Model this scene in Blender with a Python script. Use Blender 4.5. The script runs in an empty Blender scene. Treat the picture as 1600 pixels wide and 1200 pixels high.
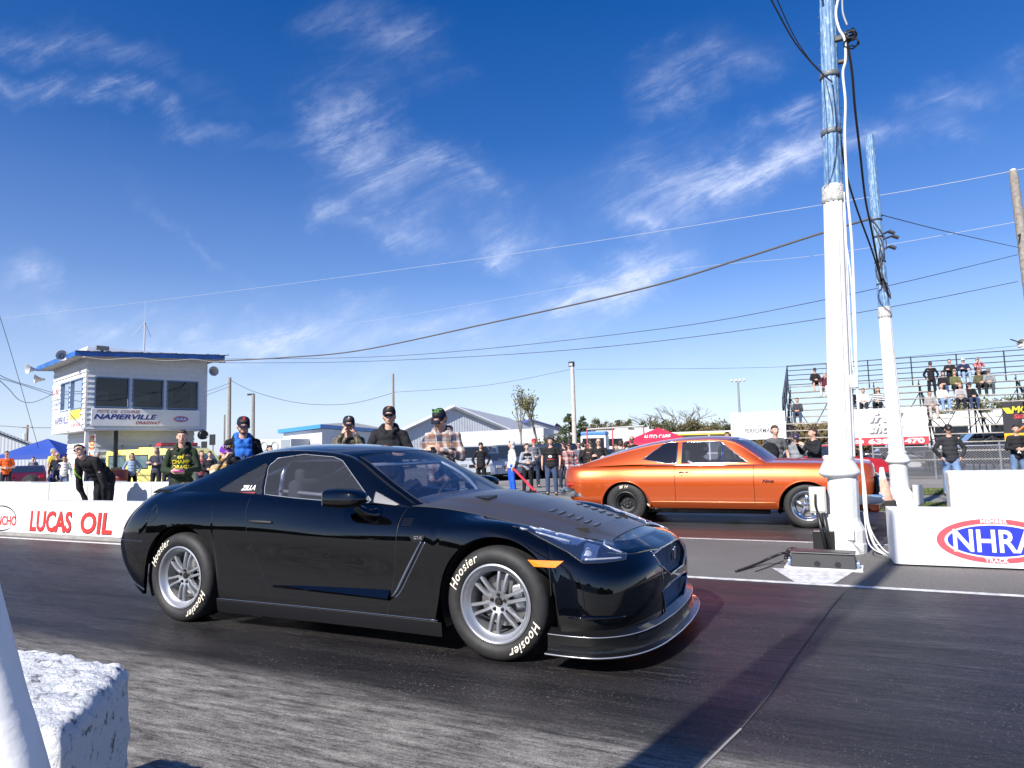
import bpy, bmesh, math, random
import numpy as np
from mathutils import Vector, Matrix, Euler
R = math.radians
def wsdg():
 with bpy.context.temp_override(scene=WS, view_layer=WS.view_layers[0]): return bpy.context.evaluated_depsgraph_get()
D = bpy.data
scene = bpy.context.scene
COL = scene.collection
WS = D.scenes.new('workshop')      # a spare scene in which meshes are prepared, removed at the end
rnd = random.Random(7)
# ------------------------------------------------------------- camera
FP, HC, YAW, PIT, ROL = 1069.0, 1.29, R(25.7), R(5.4), R(1.45)
f0 = Vector((-math.sin(YAW), math.cos(YAW), 0)); r0 = Vector((math.cos(YAW), math.sin(YAW), 0)); u0 = Vector((0, 0, 1))
cf = f0 * math.cos(PIT) + u0 * math.sin(PIT); cu = r0.cross(cf)
cr = r0 * math.cos(ROL) - cu * math.sin(ROL); cu = cu * math.cos(ROL) + r0 * math.sin(ROL)
cam = D.cameras.new('camera'); camo = D.objects.new('camera', cam); COL.objects.link(camo)
camo.matrix_world = Matrix(((cr.x, cu.x, -cf.x, 0), (cr.y, cu.y, -cf.y, 0), (cr.z, cu.z, -cf.z, HC), (0, 0, 0, 1)))
cam.sensor_width = 36; cam.lens = 36 * FP / 1600; cam.clip_start = .05; cam.clip_end = 3000
scene.camera = camo
CAM = Vector((0, 0, HC))
def ray(px, py): return cf * FP + cr * (px - 800) - cu * (py - 600)
def gp(px, py, z=0.0):
 d = ray(px, py); return CAM + d * ((z - HC) / d.z)
def gz(y): return 0.0 if y < 14.2 else -.30 * (1 - math.exp(-(y - 14.2) / 6))     # the paddock falls away gently
def yp(px, py, y):
 d = ray(px, py); return CAM + d * (y / d.y)
# ------------------------------------------------------------- light
SUN_EL, SUN_DIR = R(37), Vector((.196, .981, 0))          # horizontal direction the light travels
sd = D.lights.new('sun', 'SUN'); sd.energy = 4.6; sd.angle = R(.55); sd.color = (1, .955, .89)
so = D.objects.new('sun', sd); COL.objects.link(so)
ld = Vector((SUN_DIR.x * math.cos(SUN_EL), SUN_DIR.y * math.cos(SUN_EL), -math.sin(SUN_EL)))
so.rotation_euler = ld.to_track_quat('-Z', 'Y').to_euler()
w = D.worlds.new('World'); scene.world = w; w.use_nodes = True
NT = w.node_tree; N = NT.nodes; bg = N['Background']
def nn(t, typ, **k):
 n = t.nodes.new(typ)
 for a, b in k.items():
  if a in ('inp',):
   for i, v in b.items(): n.inputs[i].default_value = v
  else: setattr(n, a, b)
 return n
def lk(t, a, b): t.links.new(a, b)
def ramp(t, fac, stops, interp='LINEAR'):
 r_ = t.nodes.new('ShaderNodeValToRGB'); e = r_.color_ramp.elements; r_.color_ramp.interpolation = interp
 while len(e) < len(stops): e.new(.5)
 for el, (p, c) in zip(e, stops):
  el.position = p; el.color = c if len(c) == 4 else (*c, 1)
 if fac is not None: lk(t, fac, r_.inputs[0])
 return r_.outputs[0]
def mth(t, op, a, b=None, c=None):
 n = t.nodes.new('ShaderNodeMath'); n.operation = op
 for i, v in enumerate((a, b, c)):
  if v is None: continue
  if hasattr(v, 'links'): lk(t, v, n.inputs[i])
  else: n.inputs[i].default_value = v
 return n.outputs[0]
def mixc(t, fac, a, b, bt='MIX'):
 n = t.nodes.new('ShaderNodeMix'); n.data_type = 'RGBA'; n.blend_type = bt
 for i, v in ((0, fac), (6, a), (7, b)):
  if hasattr(v, 'links'): lk(t, v, n.inputs[i])
  else: n.inputs[i].default_value = v if i == 0 or len(v) == 4 else (*v, 1)
 return n.outputs[2]
sky = nn(NT, 'ShaderNodeTexSky', sky_type='NISHITA', sun_disc=False)
sky.sun_elevation = SUN_EL; sky.sun_rotation = math.atan2(-SUN_DIR.x, -SUN_DIR.y)
sky.air_density = 1.0; sky.dust_density = .35; sky.ozone_density = 3.5; sky.altitude = 100
hs = nn(NT, 'ShaderNodeHueSaturation'); hs.inputs['Saturation'].default_value = 1.38; hs.inputs['Hue'].default_value = .515; hs.inputs['Value'].default_value = 1.0
lk(NT, sky.outputs[0], hs.inputs['Color'])
tc = nn(NT, 'ShaderNodeTexCoord'); GEN = tc.outputs['Generated']; sx = nn(NT, 'ShaderNodeSeparateXYZ'); lk(NT, GEN, sx.inputs[0])
def vdot(vec):
 n = nn(NT, 'ShaderNodeVectorMath', operation='DOT_PRODUCT'); lk(NT, GEN, n.inputs[0]); n.inputs[1].default_value = vec; return n.outputs['Value']
ff = vdot(f0); fp_ = mth(NT, 'MAXIMUM', ff, .05)
cb = nn(NT, 'ShaderNodeCombineXYZ'); lk(NT, mth(NT, 'DIVIDE', vdot(r0), fp_), cb.inputs[0]); lk(NT, mth(NT, 'DIVIDE', sx.outputs[2], fp_), cb.inputs[1])
def cl_noise(scale, rot, sc, detail, dist, rough, loc=(0, 0, 0)):
 mp = nn(NT, 'ShaderNodeMapping', vector_type='TEXTURE'); mp.inputs['Rotation'].default_value = (0, 0, rot); mp.inputs['Scale'].default_value = sc; mp.inputs['Location'].default_value = loc
 lk(NT, cb.outputs[0], mp.inputs[0]); n = nn(NT, 'ShaderNodeTexNoise'); n.inputs['Scale'].default_value = scale; n.inputs['Detail'].default_value = detail; n.inputs['Roughness'].default_value = rough; n.inputs['Distortion'].default_value = dist
 lk(NT, mp.outputs[0], n.inputs['Vector']); return n.outputs[0]
CL = [(600, 40, 130, 70, -20, .34), (545, 165, 110, 90, -10, .42), (585, 245, 170, 90, -25, .62), (710, 280, 150, 42, -32, .5), (590, 352, 150, 45, -22, .72), (507, 318, 30, 50, -60, .5), (100, 60, 300, 40, -20, .30), (150, 150, 330, 30, -15, .42),
      (1180, 262, 170, 48, 18, 1.25), (1085, 285, 110, 60, 30, .8), (1010, 280, 170, 90, 20, .45), (1085, 110, 130, 70, 20, .5), (985, 350, 50, 50, 45, .85), (965, 440, 190, 60, 28, 1.15), (900, 480, 110, 60, 15, .85), (800, 385, 100, 50, -20, .7), (773, 402, 28, 30, -50, 1.0),
      (1230, 190, 80, 35, 10, .5), (1470, 150, 100, 40, 5, .55), (1370, 228, 150, 40, 12, .5), (1590, 110, 60, 40, 0, .3), (430, 528, 170, 34, 12, 1.3), (235, 548, 110, 24, 0, 1.1), (660, 530, 220, 36, 0, .8), (180, 512, 130, 30, 0, .5), (60, 482, 100, 25, 0, .4), (15, 430, 70, 40, 10, .55), (320, 380, 260, 20, -45, .12), (900, 590, 260, 30, 0, .35), (560, 590, 300, 40, 5, .35), (1230, 560, 200, 40, 0, .2)]
wn = nn(NT, 'ShaderNodeTexNoise'); wn.inputs['Scale'].default_value = 5.5; wn.inputs['Detail'].default_value = 7; wn.inputs['Roughness'].default_value = .62; lk(NT, cb.outputs[0], wn.inputs[0])
wm_ = nn(NT, 'ShaderNodeVectorMath', operation='SUBTRACT'); lk(NT, wn.outputs[1], wm_.inputs[0]); wm_.inputs[1].default_value = (.5, .5, .5)
ws_ = nn(NT, 'ShaderNodeVectorMath', operation='MULTIPLY_ADD'); lk(NT, wm_.outputs[0], ws_.inputs[0]); ws_.inputs[1].default_value = (.34, .2, 0); lk(NT, cb.outputs[0], ws_.inputs[2]); WPC = ws_.outputs[0]
acc = None
for (px, py, ax, ay, an, wgt) in CL:
 d = cf * FP + cr * (px - 800) - cu * (py - 600); q = d.dot(f0)
 mp = nn(NT, 'ShaderNodeMapping', vector_type='TEXTURE'); mp.inputs['Location'].default_value = (d.dot(r0) / q, d.z / q, 0); mp.inputs['Rotation'].default_value = (0, 0, R(an)); mp.inputs['Scale'].default_value = (ax * 1.3 / 1069, ay * 1.35 / 1069, 1)
 lk(NT, WPC, mp.inputs[0]); g = nn(NT, 'ShaderNodeTexGradient', gradient_type='QUADRATIC_SPHERE'); lk(NT, mp.outputs[0], g.inputs[0])
 acc = mth(NT, 'MULTIPLY_ADD', g.outputs[1], wgt * 1.3, acc if acc is not None else 0.0)
n1 = cl_noise(17, R(24), (3.0, .8, 1), 12, .5, .72); n2 = cl_noise(3.2, R(-15), (1.2, .9, 1), 8, .8, .6, (3, 1, 0))
wv = mth(NT, 'MULTIPLY', ramp(NT, n1, [(.44, (.0, .0, .0)), (.80, (1, 1, 1))]), ramp(NT, n2, [(.32, (.25,) * 3), (.62, (1, 1, 1))]))
dens = mth(NT, 'MULTIPLY', acc, mth(NT, 'ADD', mth(NT, 'MULTIPLY', wv, 1.05), .13))
dens = mth(NT, 'MULTIPLY', mth(NT, 'MINIMUM', dens, .8), mth(NT, 'GREATER_THAN', ff, .06))
hz_ = ramp(NT, sx.outputs[2], [(.0, (.66,) * 3), (.10, (.42,) * 3), (.24, (.14,) * 3), (.42, (.02,) * 3), (.6, (0, 0, 0))])
skh = mixc(NT, hz_, hs.outputs[0], (5.5, 6.1, 8.4))
skc = mixc(NT, dens, skh, (6.6, 7.2, 8.9))
lk(NT, skc, bg.inputs[0]); bg.inputs[1].default_value = .085
scene.view_settings.view_transform = 'Standard'; scene.view_settings.look = 'None'
scene.view_settings.gamma = 1; scene.view_settings.use_curve_mapping = False
scene.view_settings.exposure = .75
# ------------------------------------------------------------- materials
MC = {}
def M(name, col=(.5, .5, .5), rough=.5, metal=0, coat=0, spec=.5, bump=0, bscale=60, var=0, vscale=6, emit=0, alpha=None, croughness=.03):
 if name in MC: return MC[name]
 m = D.materials.new(name); m.use_nodes = True; t = m.node_tree; p = t.nodes['Principled BSDF']
 p.inputs['Base Color'].default_value = (*col, 1); p.inputs['Roughness'].default_value = rough
 p.inputs['Metallic'].default_value = metal; p.inputs['Coat Weight'].default_value = coat; p.inputs['Coat Roughness'].default_value = croughness
 p.inputs['Specular IOR Level'].default_value = spec
 if emit: p.inputs['Emission Color'].default_value = (*col, 1); p.inputs['Emission Strength'].default_value = emit
 if bump or var:
  o = t.nodes.new('ShaderNodeTexCoord')
 if bump:
  n = t.nodes.new('ShaderNodeTexNoise'); n.inputs['Scale'].default_value = bscale; n.inputs['Detail'].default_value = 4
  lk(t, o.outputs['Object'], n.inputs['Vector'])
  b = t.nodes.new('ShaderNodeBump'); b.inputs['Strength'].default_value = bump; b.inputs['Distance'].default_value = .01
  lk(t, n.outputs[0], b.inputs['Height']); lk(t, b.outputs[0], p.inputs['Normal'])
 if var:
  n = t.nodes.new('ShaderNodeTexNoise'); n.inputs['Scale'].default_value = vscale; n.inputs['Detail'].default_value = 5
  lk(t, o.outputs['Object'], n.inputs['Vector'])
  c0 = tuple(max(0, c * (1 - var)) for c in col); c1 = tuple(min(1, c * (1 + var)) for c in col)
  lk(t, ramp(t, n.outputs[0], [(.3, c0), (.7, c1)]), p.inputs['Base Color'])
 MC[name] = m; return m
def Mglass(name, tint=(.5, .5, .5), gloss=1.0, haze=0.0):
 if name in MC: return MC[name]
 m = D.materials.new(name); m.use_nodes = True; t = m.node_tree
 for n in list(t.nodes): t.nodes.remove(n)
 out = nn(t, 'ShaderNodeOutputMaterial'); tr = nn(t, 'ShaderNodeBsdfTransparent'); tr.inputs[0].default_value = (*tint, 1)
 gl = nn(t, 'ShaderNodeBsdfGlossy'); gl.inputs['Roughness'].default_value = .02; gl.inputs[0].default_value = (1, 1, 1, 1)
 fr = nn(t, 'ShaderNodeFresnel'); fr.inputs[0].default_value = 1.5
 mx = nn(t, 'ShaderNodeMixShader'); lk(t, mth(t, 'MULTIPLY', fr.outputs[0], gloss), mx.inputs[0])
 lk(t, tr.outputs[0], mx.inputs[1]); lk(t, gl.outputs[0], mx.inputs[2]); last = mx
 if haze:
  df = nn(t, 'ShaderNodeBsdfDiffuse'); df.inputs[0].default_value = (.6, .65, .75, 1); m2 = nn(t, 'ShaderNodeMixShader'); m2.inputs[0].default_value = haze  # pale diffuse film stands in for whitish reflections on the glass
  lk(t, mx.outputs[0], m2.inputs[1]); lk(t, df.outputs[0], m2.inputs[2]); last = m2
 lk(t, last.outputs[0], out.inputs[0]); MC[name] = m; return m
# ------------------------------------------------------------- mesh helpers
def link_mesh(name, verts, faces, mat, parent=None, smooth=False, loc=None):
 me = D.meshes.new(name); me.from_pydata([tuple(v) for v in verts], [], [tuple(f) for f in faces]); me.update()
 o = D.objects.new(name, me); COL.objects.link(o)
 if mat: me.materials.append(mat)
 if smooth is True:
  me.polygons.foreach_set('use_smooth', [True] * len(me.polygons))
 elif smooth: me.polygons.foreach_set('use_smooth', [True] * len(me.polygons)); me.set_sharp_from_angle(angle=R(smooth))
 if parent: o.parent = parent
 if loc: o.location = loc
 return o
class MB:
 def __init__(s): s.v = []; s.f = []
 def add(s, V, F, mx=None):
  k = len(s.v)
  if mx is not None: V = [mx @ Vector(v) for v in V]
  s.v.extend([tuple(v) for v in V]); s.f.extend([tuple(i + k for i in f) for f in F]); return s
 def box(s, c, d, rz=0, mx=None, bev=0):
  x, y, z = d[0] / 2, d[1] / 2, d[2] / 2
  V = [(a, b, e) for a in (-x, x) for b in (-y, y) for e in (-z, z)]
  F = [(0, 1, 3, 2), (4, 6, 7, 5), (0, 4, 5, 1), (2, 3, 7, 6), (0, 2, 6, 4), (1, 5, 7, 3)]
  if bev:
   bm = bmesh.new(); bv = [bm.verts.new(q) for q in V]
   for f in F: bm.faces.new([bv[i] for i in f])
   bmesh.ops.bevel(bm, geom=bm.edges[:], offset=bev, segments=2, affect='EDGES', profile=.5)
   bm.verts.index_update(); V = [q.co.copy() for q in bm.verts]; F = [[q.index for q in f.verts] for f in bm.faces]; bm.free()
  m = Matrix.Translation(c) @ Matrix.Rotation(rz, 4, 'Z')
  if mx is not None: m = mx @ m
  return s.add(V, F, m)
 def b2(s, a, b, bev=0, mx=None):      # box from min and max corner
  return s.box([(a[i] + b[i]) / 2 for i in range(3)], [abs(b[i] - a[i]) for i in range(3)], 0, mx, bev)
 def tube(s, pts, r, n=8, cap=True, closed=False):
  pts = [Vector(p) for p in pts]; L = len(pts); rs = r if hasattr(r, '__len__') else [r] * L
  k = len(s.v); up = None
  for i, p in enumerate(pts):
   if closed: d = pts[(i + 1) % L] - pts[i - 1]
   else: d = pts[min(i + 1, L - 1)] - pts[max(i - 1, 0)]
   if d.length < 1e-9: d = Vector((0, 0, 1))
   d.normalize()
   if up is None:
    up = Vector((0, 0, 1)) if abs(d.z) < .9 else Vector((1, 0, 0))
   a = d.cross(up)
   if a.length < 1e-6: a = d.orthogonal()
   a.normalize(); b = a.cross(d); up = b
   for j in range(n):
    t = 2 * math.pi * j / n; s.v.append(tuple(p + (a * math.cos(t) + b * math.sin(t)) * rs[i]))
  for i in range(L if closed else L - 1):
   i2 = (i + 1) % L
   for j in range(n):
    j2 = (j + 1) % n; s.f.append((k + i * n + j, k + i * n + j2, k + i2 * n + j2, k + i2 * n + j))
  if cap and not closed:
   s.f.append(tuple(k + j for j in range(n))[::-1]); s.f.append(tuple(k + (L - 1) * n + j for j in range(n)))
  return s
 def lathe(s, prof, n=32, mx=None, closed=False):     # prof (r,z) about Z
  V = []; F = []; L = len(prof)
  for r_, z in prof:
   for j in range(n):
    t = 2 * math.pi * j / n; V.append((r_ * math.cos(t), r_ * math.sin(t), z))
  for i in range(L if closed else L - 1):
   i2 = (i + 1) % L
   for j in range(n):
    j2 = (j + 1) % n; F.append((i * n + j, i * n + j2, i2 * n + j2, i2 * n + j))
  return s.add(V, F, mx)
 def prism(s, poly, a, b, mx=None):     # poly in XZ-style 2D list, extruded between two mappings a,b : f(p)->3d
  n = len(poly); V = [a(p) for p in poly] + [b(p) for p in poly]
  F = [tuple(range(n))[::-1], tuple(range(n, 2 * n))] + [(i, (i + 1) % n, n + (i + 1) % n, n + i) for i in range(n)]
  return s.add(V, F, mx)
 def ell(s, c, rad, n=12, mx=None):
  V = []; F = []; h = n // 2
  for i in range(h + 1):
   a = math.pi * i / h
   for j in range(n):
    t = 2 * math.pi * j / n; V.append((c[0] + rad[0] * math.sin(a) * math.cos(t), c[1] + rad[1] * math.sin(a) * math.sin(t), c[2] + rad[2] * math.cos(a)))
  for i in range(h):
   for j in range(n):
    j2 = (j + 1) % n; F.append((i * n + j, (i + 1) * n + j, (i + 1) * n + j2, i * n + j2))
  return s.add(V, F, mx)
 def grid(s, P, flip=False):
  P = np.asarray(P); a, b = P.shape[:2]; k = len(s.v); s.v.extend(map(tuple, P.reshape(-1, 3)))
  for i in range(a - 1):
   for j in range(b - 1):
    q = (k + i * b + j, k + (i + 1) * b + j, k + (i + 1) * b + j + 1, k + i * b + j + 1); s.f.append(q[::-1] if flip else q)
  return s
 def build(s, name, mat, parent=None, smooth=False, merge=0, mirror=False, recalc=False):
  if mirror:
   k = len(s.v); s.f += [tuple(i + k for i in f[::-1]) for f in s.f]; s.v += [(v[0], -v[1], v[2]) for v in s.v]
  o = link_mesh(name, s.v, s.f, mat, parent, smooth)
  if merge or recalc:
   bm = bmesh.new(); bm.from_mesh(o.data)
   if merge: bmesh.ops.remove_doubles(bm, verts=bm.verts, dist=merge)
   if recalc: bmesh.ops.recalc_face_normals(bm, faces=bm.faces)
   bm.to_mesh(o.data); bm.free()
  return o
def tag(o, label, cat, group=None, kind=None):
 o['label'] = label; o['category'] = cat
 if group: o['group'] = group
 if kind: o['kind'] = kind
 return o
def struct(o, kind='structure'): o['kind'] = kind; return o
def empty(name, loc=(0, 0, 0), rz=0, label=None, cat=None, group=None):
 o = D.objects.new(name, None); COL.objects.link(o); o.location = loc; o.rotation_euler = (0, 0, rz); o.empty_display_size = .2
 if label: tag(o, label, cat, group)
 return o
def copy_tree(o, parent=None):
 c = o.copy(); COL.objects.link(c)
 if parent: c.parent = parent
 for ch in list(o.children): copy_tree(ch, c)
 return c
def move_to(o, loc, rz): o.location = loc; o.rotation_euler = (0, 0, rz)
def bez(pts, n=8):                        # Catmull-Rom through points
 P = [Vector(p) for p in pts]; out = []
 for i in range(len(P) - 1):
  a = P[max(i - 1, 0)]; b = P[i]; c = P[i + 1]; d = P[min(i + 2, len(P) - 1)]
  for j in range(n):
   t = j / n; out.append(.5 * ((2 * b) + (c - a) * t + (2 * a - 5 * b + 4 * c - d) * t * t + (3 * b - a - 3 * c + d) * t ** 3))
 return out + [P[-1]]
def txt(s, size=1, offset=0, shear=0, extr=0, sx=1, space=1, align='CENTER', res=3):
 c = D.curves.new('lettering', 'FONT'); c.body = s; c.size = size; c.offset = offset; c.shear = shear; c.extrude = extr; c.space_character = space
 c.align_x = align; c.align_y = 'CENTER'; c.resolution_u = res
 o = D.objects.new('lettering', c); WS.collection.objects.link(o); dg = wsdg(); me = o.evaluated_get(dg).to_mesh()
 V = [(v.co.x * sx, v.co.y, v.co.z) for v in me.vertices]; F = [tuple(p.vertices) for p in me.polygons]
 o.evaluated_get(dg).to_mesh_clear(); D.objects.remove(o); D.curves.remove(c); return V, F
def frame(o, xdir, zdir):                 # matrix with local x,z axes given, y = z cross x
 x = Vector(xdir).normalized(); z = Vector(zdir).normalized(); y = z.cross(x).normalized(); x = y.cross(z)
 return Matrix(((x.x, y.x, z.x, o[0]), (x.y, y.y, z.y, o[1]), (x.z, y.z, z.z, o[2]), (0, 0, 0, 1)))
def lettering(s, mx, mat, parent, name='lettering', **k):
 V, F = txt(s, **k); m = MB(); m.add(V, F, mx); return m.build(name, mat, parent)
def inpoly(x, y, poly):
 c = False; n = len(poly)
 for i in range(n):
  x1, y1 = poly[i]; x2, y2 = poly[i - 1]
  if (y1 > y) != (y2 > y) and x < (x2 - x1) * (y - y1) / (y2 - y1) + x1: c = not c
 return c
# natural cubic spline through rows of control points
def spl(k, P):
 k = np.asarray(k, float); P = np.asarray(P, float); n = len(k); h = np.diff(k); A = np.zeros((n, n)); B = np.zeros((n,) + P.shape[1:])
 A[0, 0] = A[-1, -1] = 1
 for i in range(1, n - 1):
  A[i, i - 1] = h[i - 1]; A[i, i] = 2 * (h[i - 1] + h[i]); A[i, i + 1] = h[i]; B[i] = 6 * ((P[i + 1] - P[i]) / h[i] - (P[i] - P[i - 1]) / h[i - 1])
 Mm = np.linalg.solve(A, B.reshape(n, -1)).reshape(B.shape)
 def ev(t):
  t = np.atleast_1d(np.asarray(t, float)); i = np.clip(np.searchsorted(k, t, 'right') - 1, 0, n - 2); hh = h[i]; sh = (-1,) + (1,) * (P.ndim - 1)
  a = ((k[i + 1] - t) / hh).reshape(sh); b = ((t - k[i]) / hh).reshape(sh); h2 = (hh ** 2).reshape(sh)
  return a * P[i] + b * P[i + 1] + ((a ** 3 - a) * Mm[i] + (b ** 3 - b) * Mm[i + 1]) * h2 / 6
 return ev
# ============================================================= GROUND
def asphalt(name, base, streak=0.0, rough=(.5, .8), tint=None, gritty=1.0, dust=None, spec=.5):
 m = D.materials.new(name); m.use_nodes = True; t = m.node_tree; p = t.nodes['Principled BSDF']; o = nn(t, 'ShaderNodeTexCoord')
 def noise(sc, scale=(1, 1, 1), det=6, loc=(0, 0, 0), ro=.6):
  mp = nn(t, 'ShaderNodeMapping'); mp.inputs['Scale'].default_value = scale; mp.inputs['Location'].default_value = loc; lk(t, o.outputs['Object'], mp.inputs[0])
  n = nn(t, 'ShaderNodeTexNoise'); n.inputs['Scale'].default_value = sc; n.inputs['Detail'].default_value = det; n.inputs['Roughness'].default_value = ro; lk(t, mp.outputs[0], n.inputs[0]); return n.outputs[0]
 g = noise(90, det=3); big = noise(.35, det=5); b0 = tuple(c * .6 for c in base); b1 = tuple(c * 1.45 for c in base)
 col = mixc(t, .5, ramp(t, g, [(.3, b0), (.75, b1)]), ramp(t, big, [(.3, b0), (.7, b1)]))
 if streak:
  s1 = noise(2.2, (.2, 2.4, 1), 11, ro=.72); s2 = noise(9.0, (.45, 3.2, 1), 10, (3, 5, 0), .78); s3 = noise(1.2, (.2, 1.2, 1), 6, (9, 1, 0)); sp_ = noise(75, (.6, 1, 1), 4)
  wet = ramp(t, s1, [(.40, (0, 0, 0)), (.58, (1, 1, 1))])
  col = mixc(t, mth(t, 'MULTIPLY', wet, streak), col, tint or (.012, .010, .012))
  col = mixc(t, mth(t, 'MULTIPLY', ramp(t, s2, [(.55, (0, 0, 0)), (.72, (1, 1, 1))]), .32), col, (.075, .07, .067))
  col = mixc(t, mth(t, 'MULTIPLY', ramp(t, sp_, [(.62, (0, 0, 0)), (.72, (1, 1, 1))]), .5), col, (.13, .125, .115))
  rg = ramp(t, s3, [(.3, (rough[0],) * 3), (.7, (rough[1],) * 3)])
  rr = mixc(t, .5, rg, ramp(t, s2, [(.35, (rough[0],) * 3), (.65, (rough[1],) * 3)])); lk(t, rr, p.inputs['Roughness'])
 else: p.inputs['Roughness'].default_value = rough[1]
 if dust:
  sx_ = nn(t, 'ShaderNodeSeparateXYZ'); lk(t, o.outputs['Object'], sx_.inputs[0])
  for (y0, y1, amt, cc) in dust:
   ed = mth(t, 'ADD', sx_.outputs[1], mth(t, 'MULTIPLY', noise(1.5, (.15, 1, 1), 5), .8)); yy = mth(t, 'ADD', ed, -.4)
   mr = nn(t, 'ShaderNodeMapRange'); mr.interpolation_type = 'SMOOTHSTEP'; lk(t, yy, mr.inputs[0]); mr.inputs[1].default_value = y0; mr.inputs[2].default_value = y1; mr.inputs[3].default_value = 1; mr.inputs[4].default_value = 0
   st = ramp(t, noise(7, (.4, 2.6, 1), 12, (1, 2, 0), .80), [(.40, (.15,) * 3), (.60, (1, 1, 1))])
   col = mixc(t, mth(t, 'MULTIPLY', mth(t, 'MULTIPLY', mr.outputs[0], st), amt), col, cc)
   rsock = p.inputs['Roughness']; prev = rsock.links[0].from_socket if rsock.links else None
   if prev: lk(t, mixc(t, mr.outputs[0], prev, (.75, .75, .75)), rsock)
 vo = nn(t, 'ShaderNodeTexVoronoi'); vo.inputs['Scale'].default_value = 75; lk(t, o.outputs['Object'], vo.inputs[0]); vs = nn(t, 'ShaderNodeSeparateColor'); lk(t, vo.outputs['Color'], vs.inputs[0])
 st_ = mth(t, 'MULTIPLY', mth(t, 'LESS_THAN', vo.outputs['Distance'], .30), mth(t, 'MULTIPLY', mth(t, 'GREATER_THAN', vs.outputs[0], .84), ramp(t, noise(2.6, (.5, 1.3, 1), 4, (4, 4, 0)), [(.42, (0, 0, 0)), (.66, (1, 1, 1))]))); col = mixc(t, mth(t, 'MULTIPLY', st_, .55), col, (.30, .29, .27))
 st2 = mth(t, 'MULTIPLY', mth(t, 'LESS_THAN', vo.outputs['Distance'], .34), mth(t, 'LESS_THAN', vs.outputs[0], .22)); col = mixc(t, mth(t, 'MULTIPLY', st2, .6), col, (.02, .02, .02))
 if streak:
  cs = ramp(t, noise(26, (.10, 2.4, 1), 5, (7, 3, 0), .6), [(.60, (0, 0, 0)), (.64, (1, 1, 1))]); col = mixc(t, mth(t, 'MULTIPLY', mth(t, 'MULTIPLY', cs, ramp(t, noise(1.1, (.3, 1, 1), 3, (2, 8, 0)), [(.45, (0, 0, 0)), (.6, (1, 1, 1))])), .45), col, (.13, .12, .105))
 gr_ = mth(t, 'ADD', mth(t, 'MULTIPLY', noise(170, det=2, ro=.7), 1.3), mth(t, 'MULTIPLY', noise(48, det=5, ro=.75), 1.1)); gf = nn(t, 'ShaderNodeMapRange'); lk(t, gr_, gf.inputs[0]); gf.inputs[1].default_value = .85; gf.inputs[2].default_value = 1.6; gf.inputs[3].default_value = .45; gf.inputs[4].default_value = 1.7
 col = mixc(t, 1.0, col, mixc(t, 0.0, gf.outputs[0], (1, 1, 1)), 'MULTIPLY')
 p.inputs['Specular IOR Level'].default_value = spec
 lk(t, col, p.inputs['Base Color'])
 b = nn(t, 'ShaderNodeBump'); b.inputs['Strength'].default_value = .8 * gritty; b.inputs['Distance'].default_value = .006; lk(t, noise(110, det=4), b.inputs['Height']); lk(t, b.outputs[0], p.inputs['Normal'])
 return m
def sheet(name, x0, x1, y0, y1, z, mat, nx=1):
 m = MB(); m.add([(x0, y0, z), (x1, y0, z), (x1, y1, z), (x0, y1, z)], [(0, 1, 2, 3)]); return struct(m.build(name, mat))
GRASS = M('grass ground', (.09, .11, .035), .9, var=.5, vscale=1.2, bump=.6, bscale=30)
sheet('ground', -900, 900, -500, 1400, -.33, M('field', (.14, .13, .085), .95, var=.4, vscale=.05))
def slope_sheet(name, x0, x1, ys, dz, mat):
 m = MB(); m.grid(np.array([[(x, y, gz(y) + dz) for y in ys] for x in (x0, x1)]), True); return struct(m.build(name, mat))
slope_sheet('paddock', -160, 160, [-60, 13.9] + list(np.linspace(14.2, 40, 30)) + [60, 100, 160], -.004, asphalt('paddock asphalt', (.23, .22, .205), spec=.12))
sheet('track_lane', -160, 160, 1.95, 6.82, 0, asphalt('rubbered asphalt', (.024, .0215, .022), 1.0, (.30, .66), (.010, .009, .010), .6, dust=[(2.75, 3.35, .85, (.31, .29, .26))], spec=.3))
sheet('starting_apron', -160, 160, -14, 1.95, .0, asphalt('pale concrete', (.20, .195, .185), .25, (.6, .85), (.1, .1, .1), spec=.2))
sheet('median', -160, 160, 6.82, 9.70, .0, asphalt('median asphalt', (.15, .142, .135), spec=.15))
sheet('track_lane', -160, 160, 9.70, 14.0, 0, asphalt('far rubbered asphalt', (.05, .047, .048), 1.0, (.34, .7), (.018, .016, .018), .6, spec=.3))
WP = M('road paint', (.62, .61, .6), .6, var=.35, vscale=14)
WP2 = asphalt('worn road paint', (.5, .49, .48), 0)
for y0, y1 in ((6.83, 6.92), (9.62, 9.70), (13.9, 13.98)): sheet('road_marking', -60, 60, y0, y1, .004, WP)
m = MB(); a, b = gp(1240, 915), gp(1335, 917); m.add([(a.x, 6.92, .005), (-.17, 6.92, .005), (.0, 7.62, .005), (-.75, 7.60, .005)], [(0, 1, 2, 3)]); struct(m.build('road_marking', WP))
def crack(pts, w, mat=M('tar crack', (.02, .02, .02), .8), name='crack'):
 m = MB(); P = []
 for i, p in enumerate(pts):
  d = Vector(pts[min(i + 1, len(pts) - 1)]) - Vector(pts[max(i - 1, 0)]); n = Vector((-d.y, d.x, 0)).normalized() * w; P.append([Vector(p) - n, Vector(p) + n])
 V = [q for r in P for q in r]; m.add(V, [(2 * i, 2 * i + 1, 2 * i + 3, 2 * i + 2) for i in range(len(pts) - 1)]); return struct(m.build(name, mat))
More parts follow.
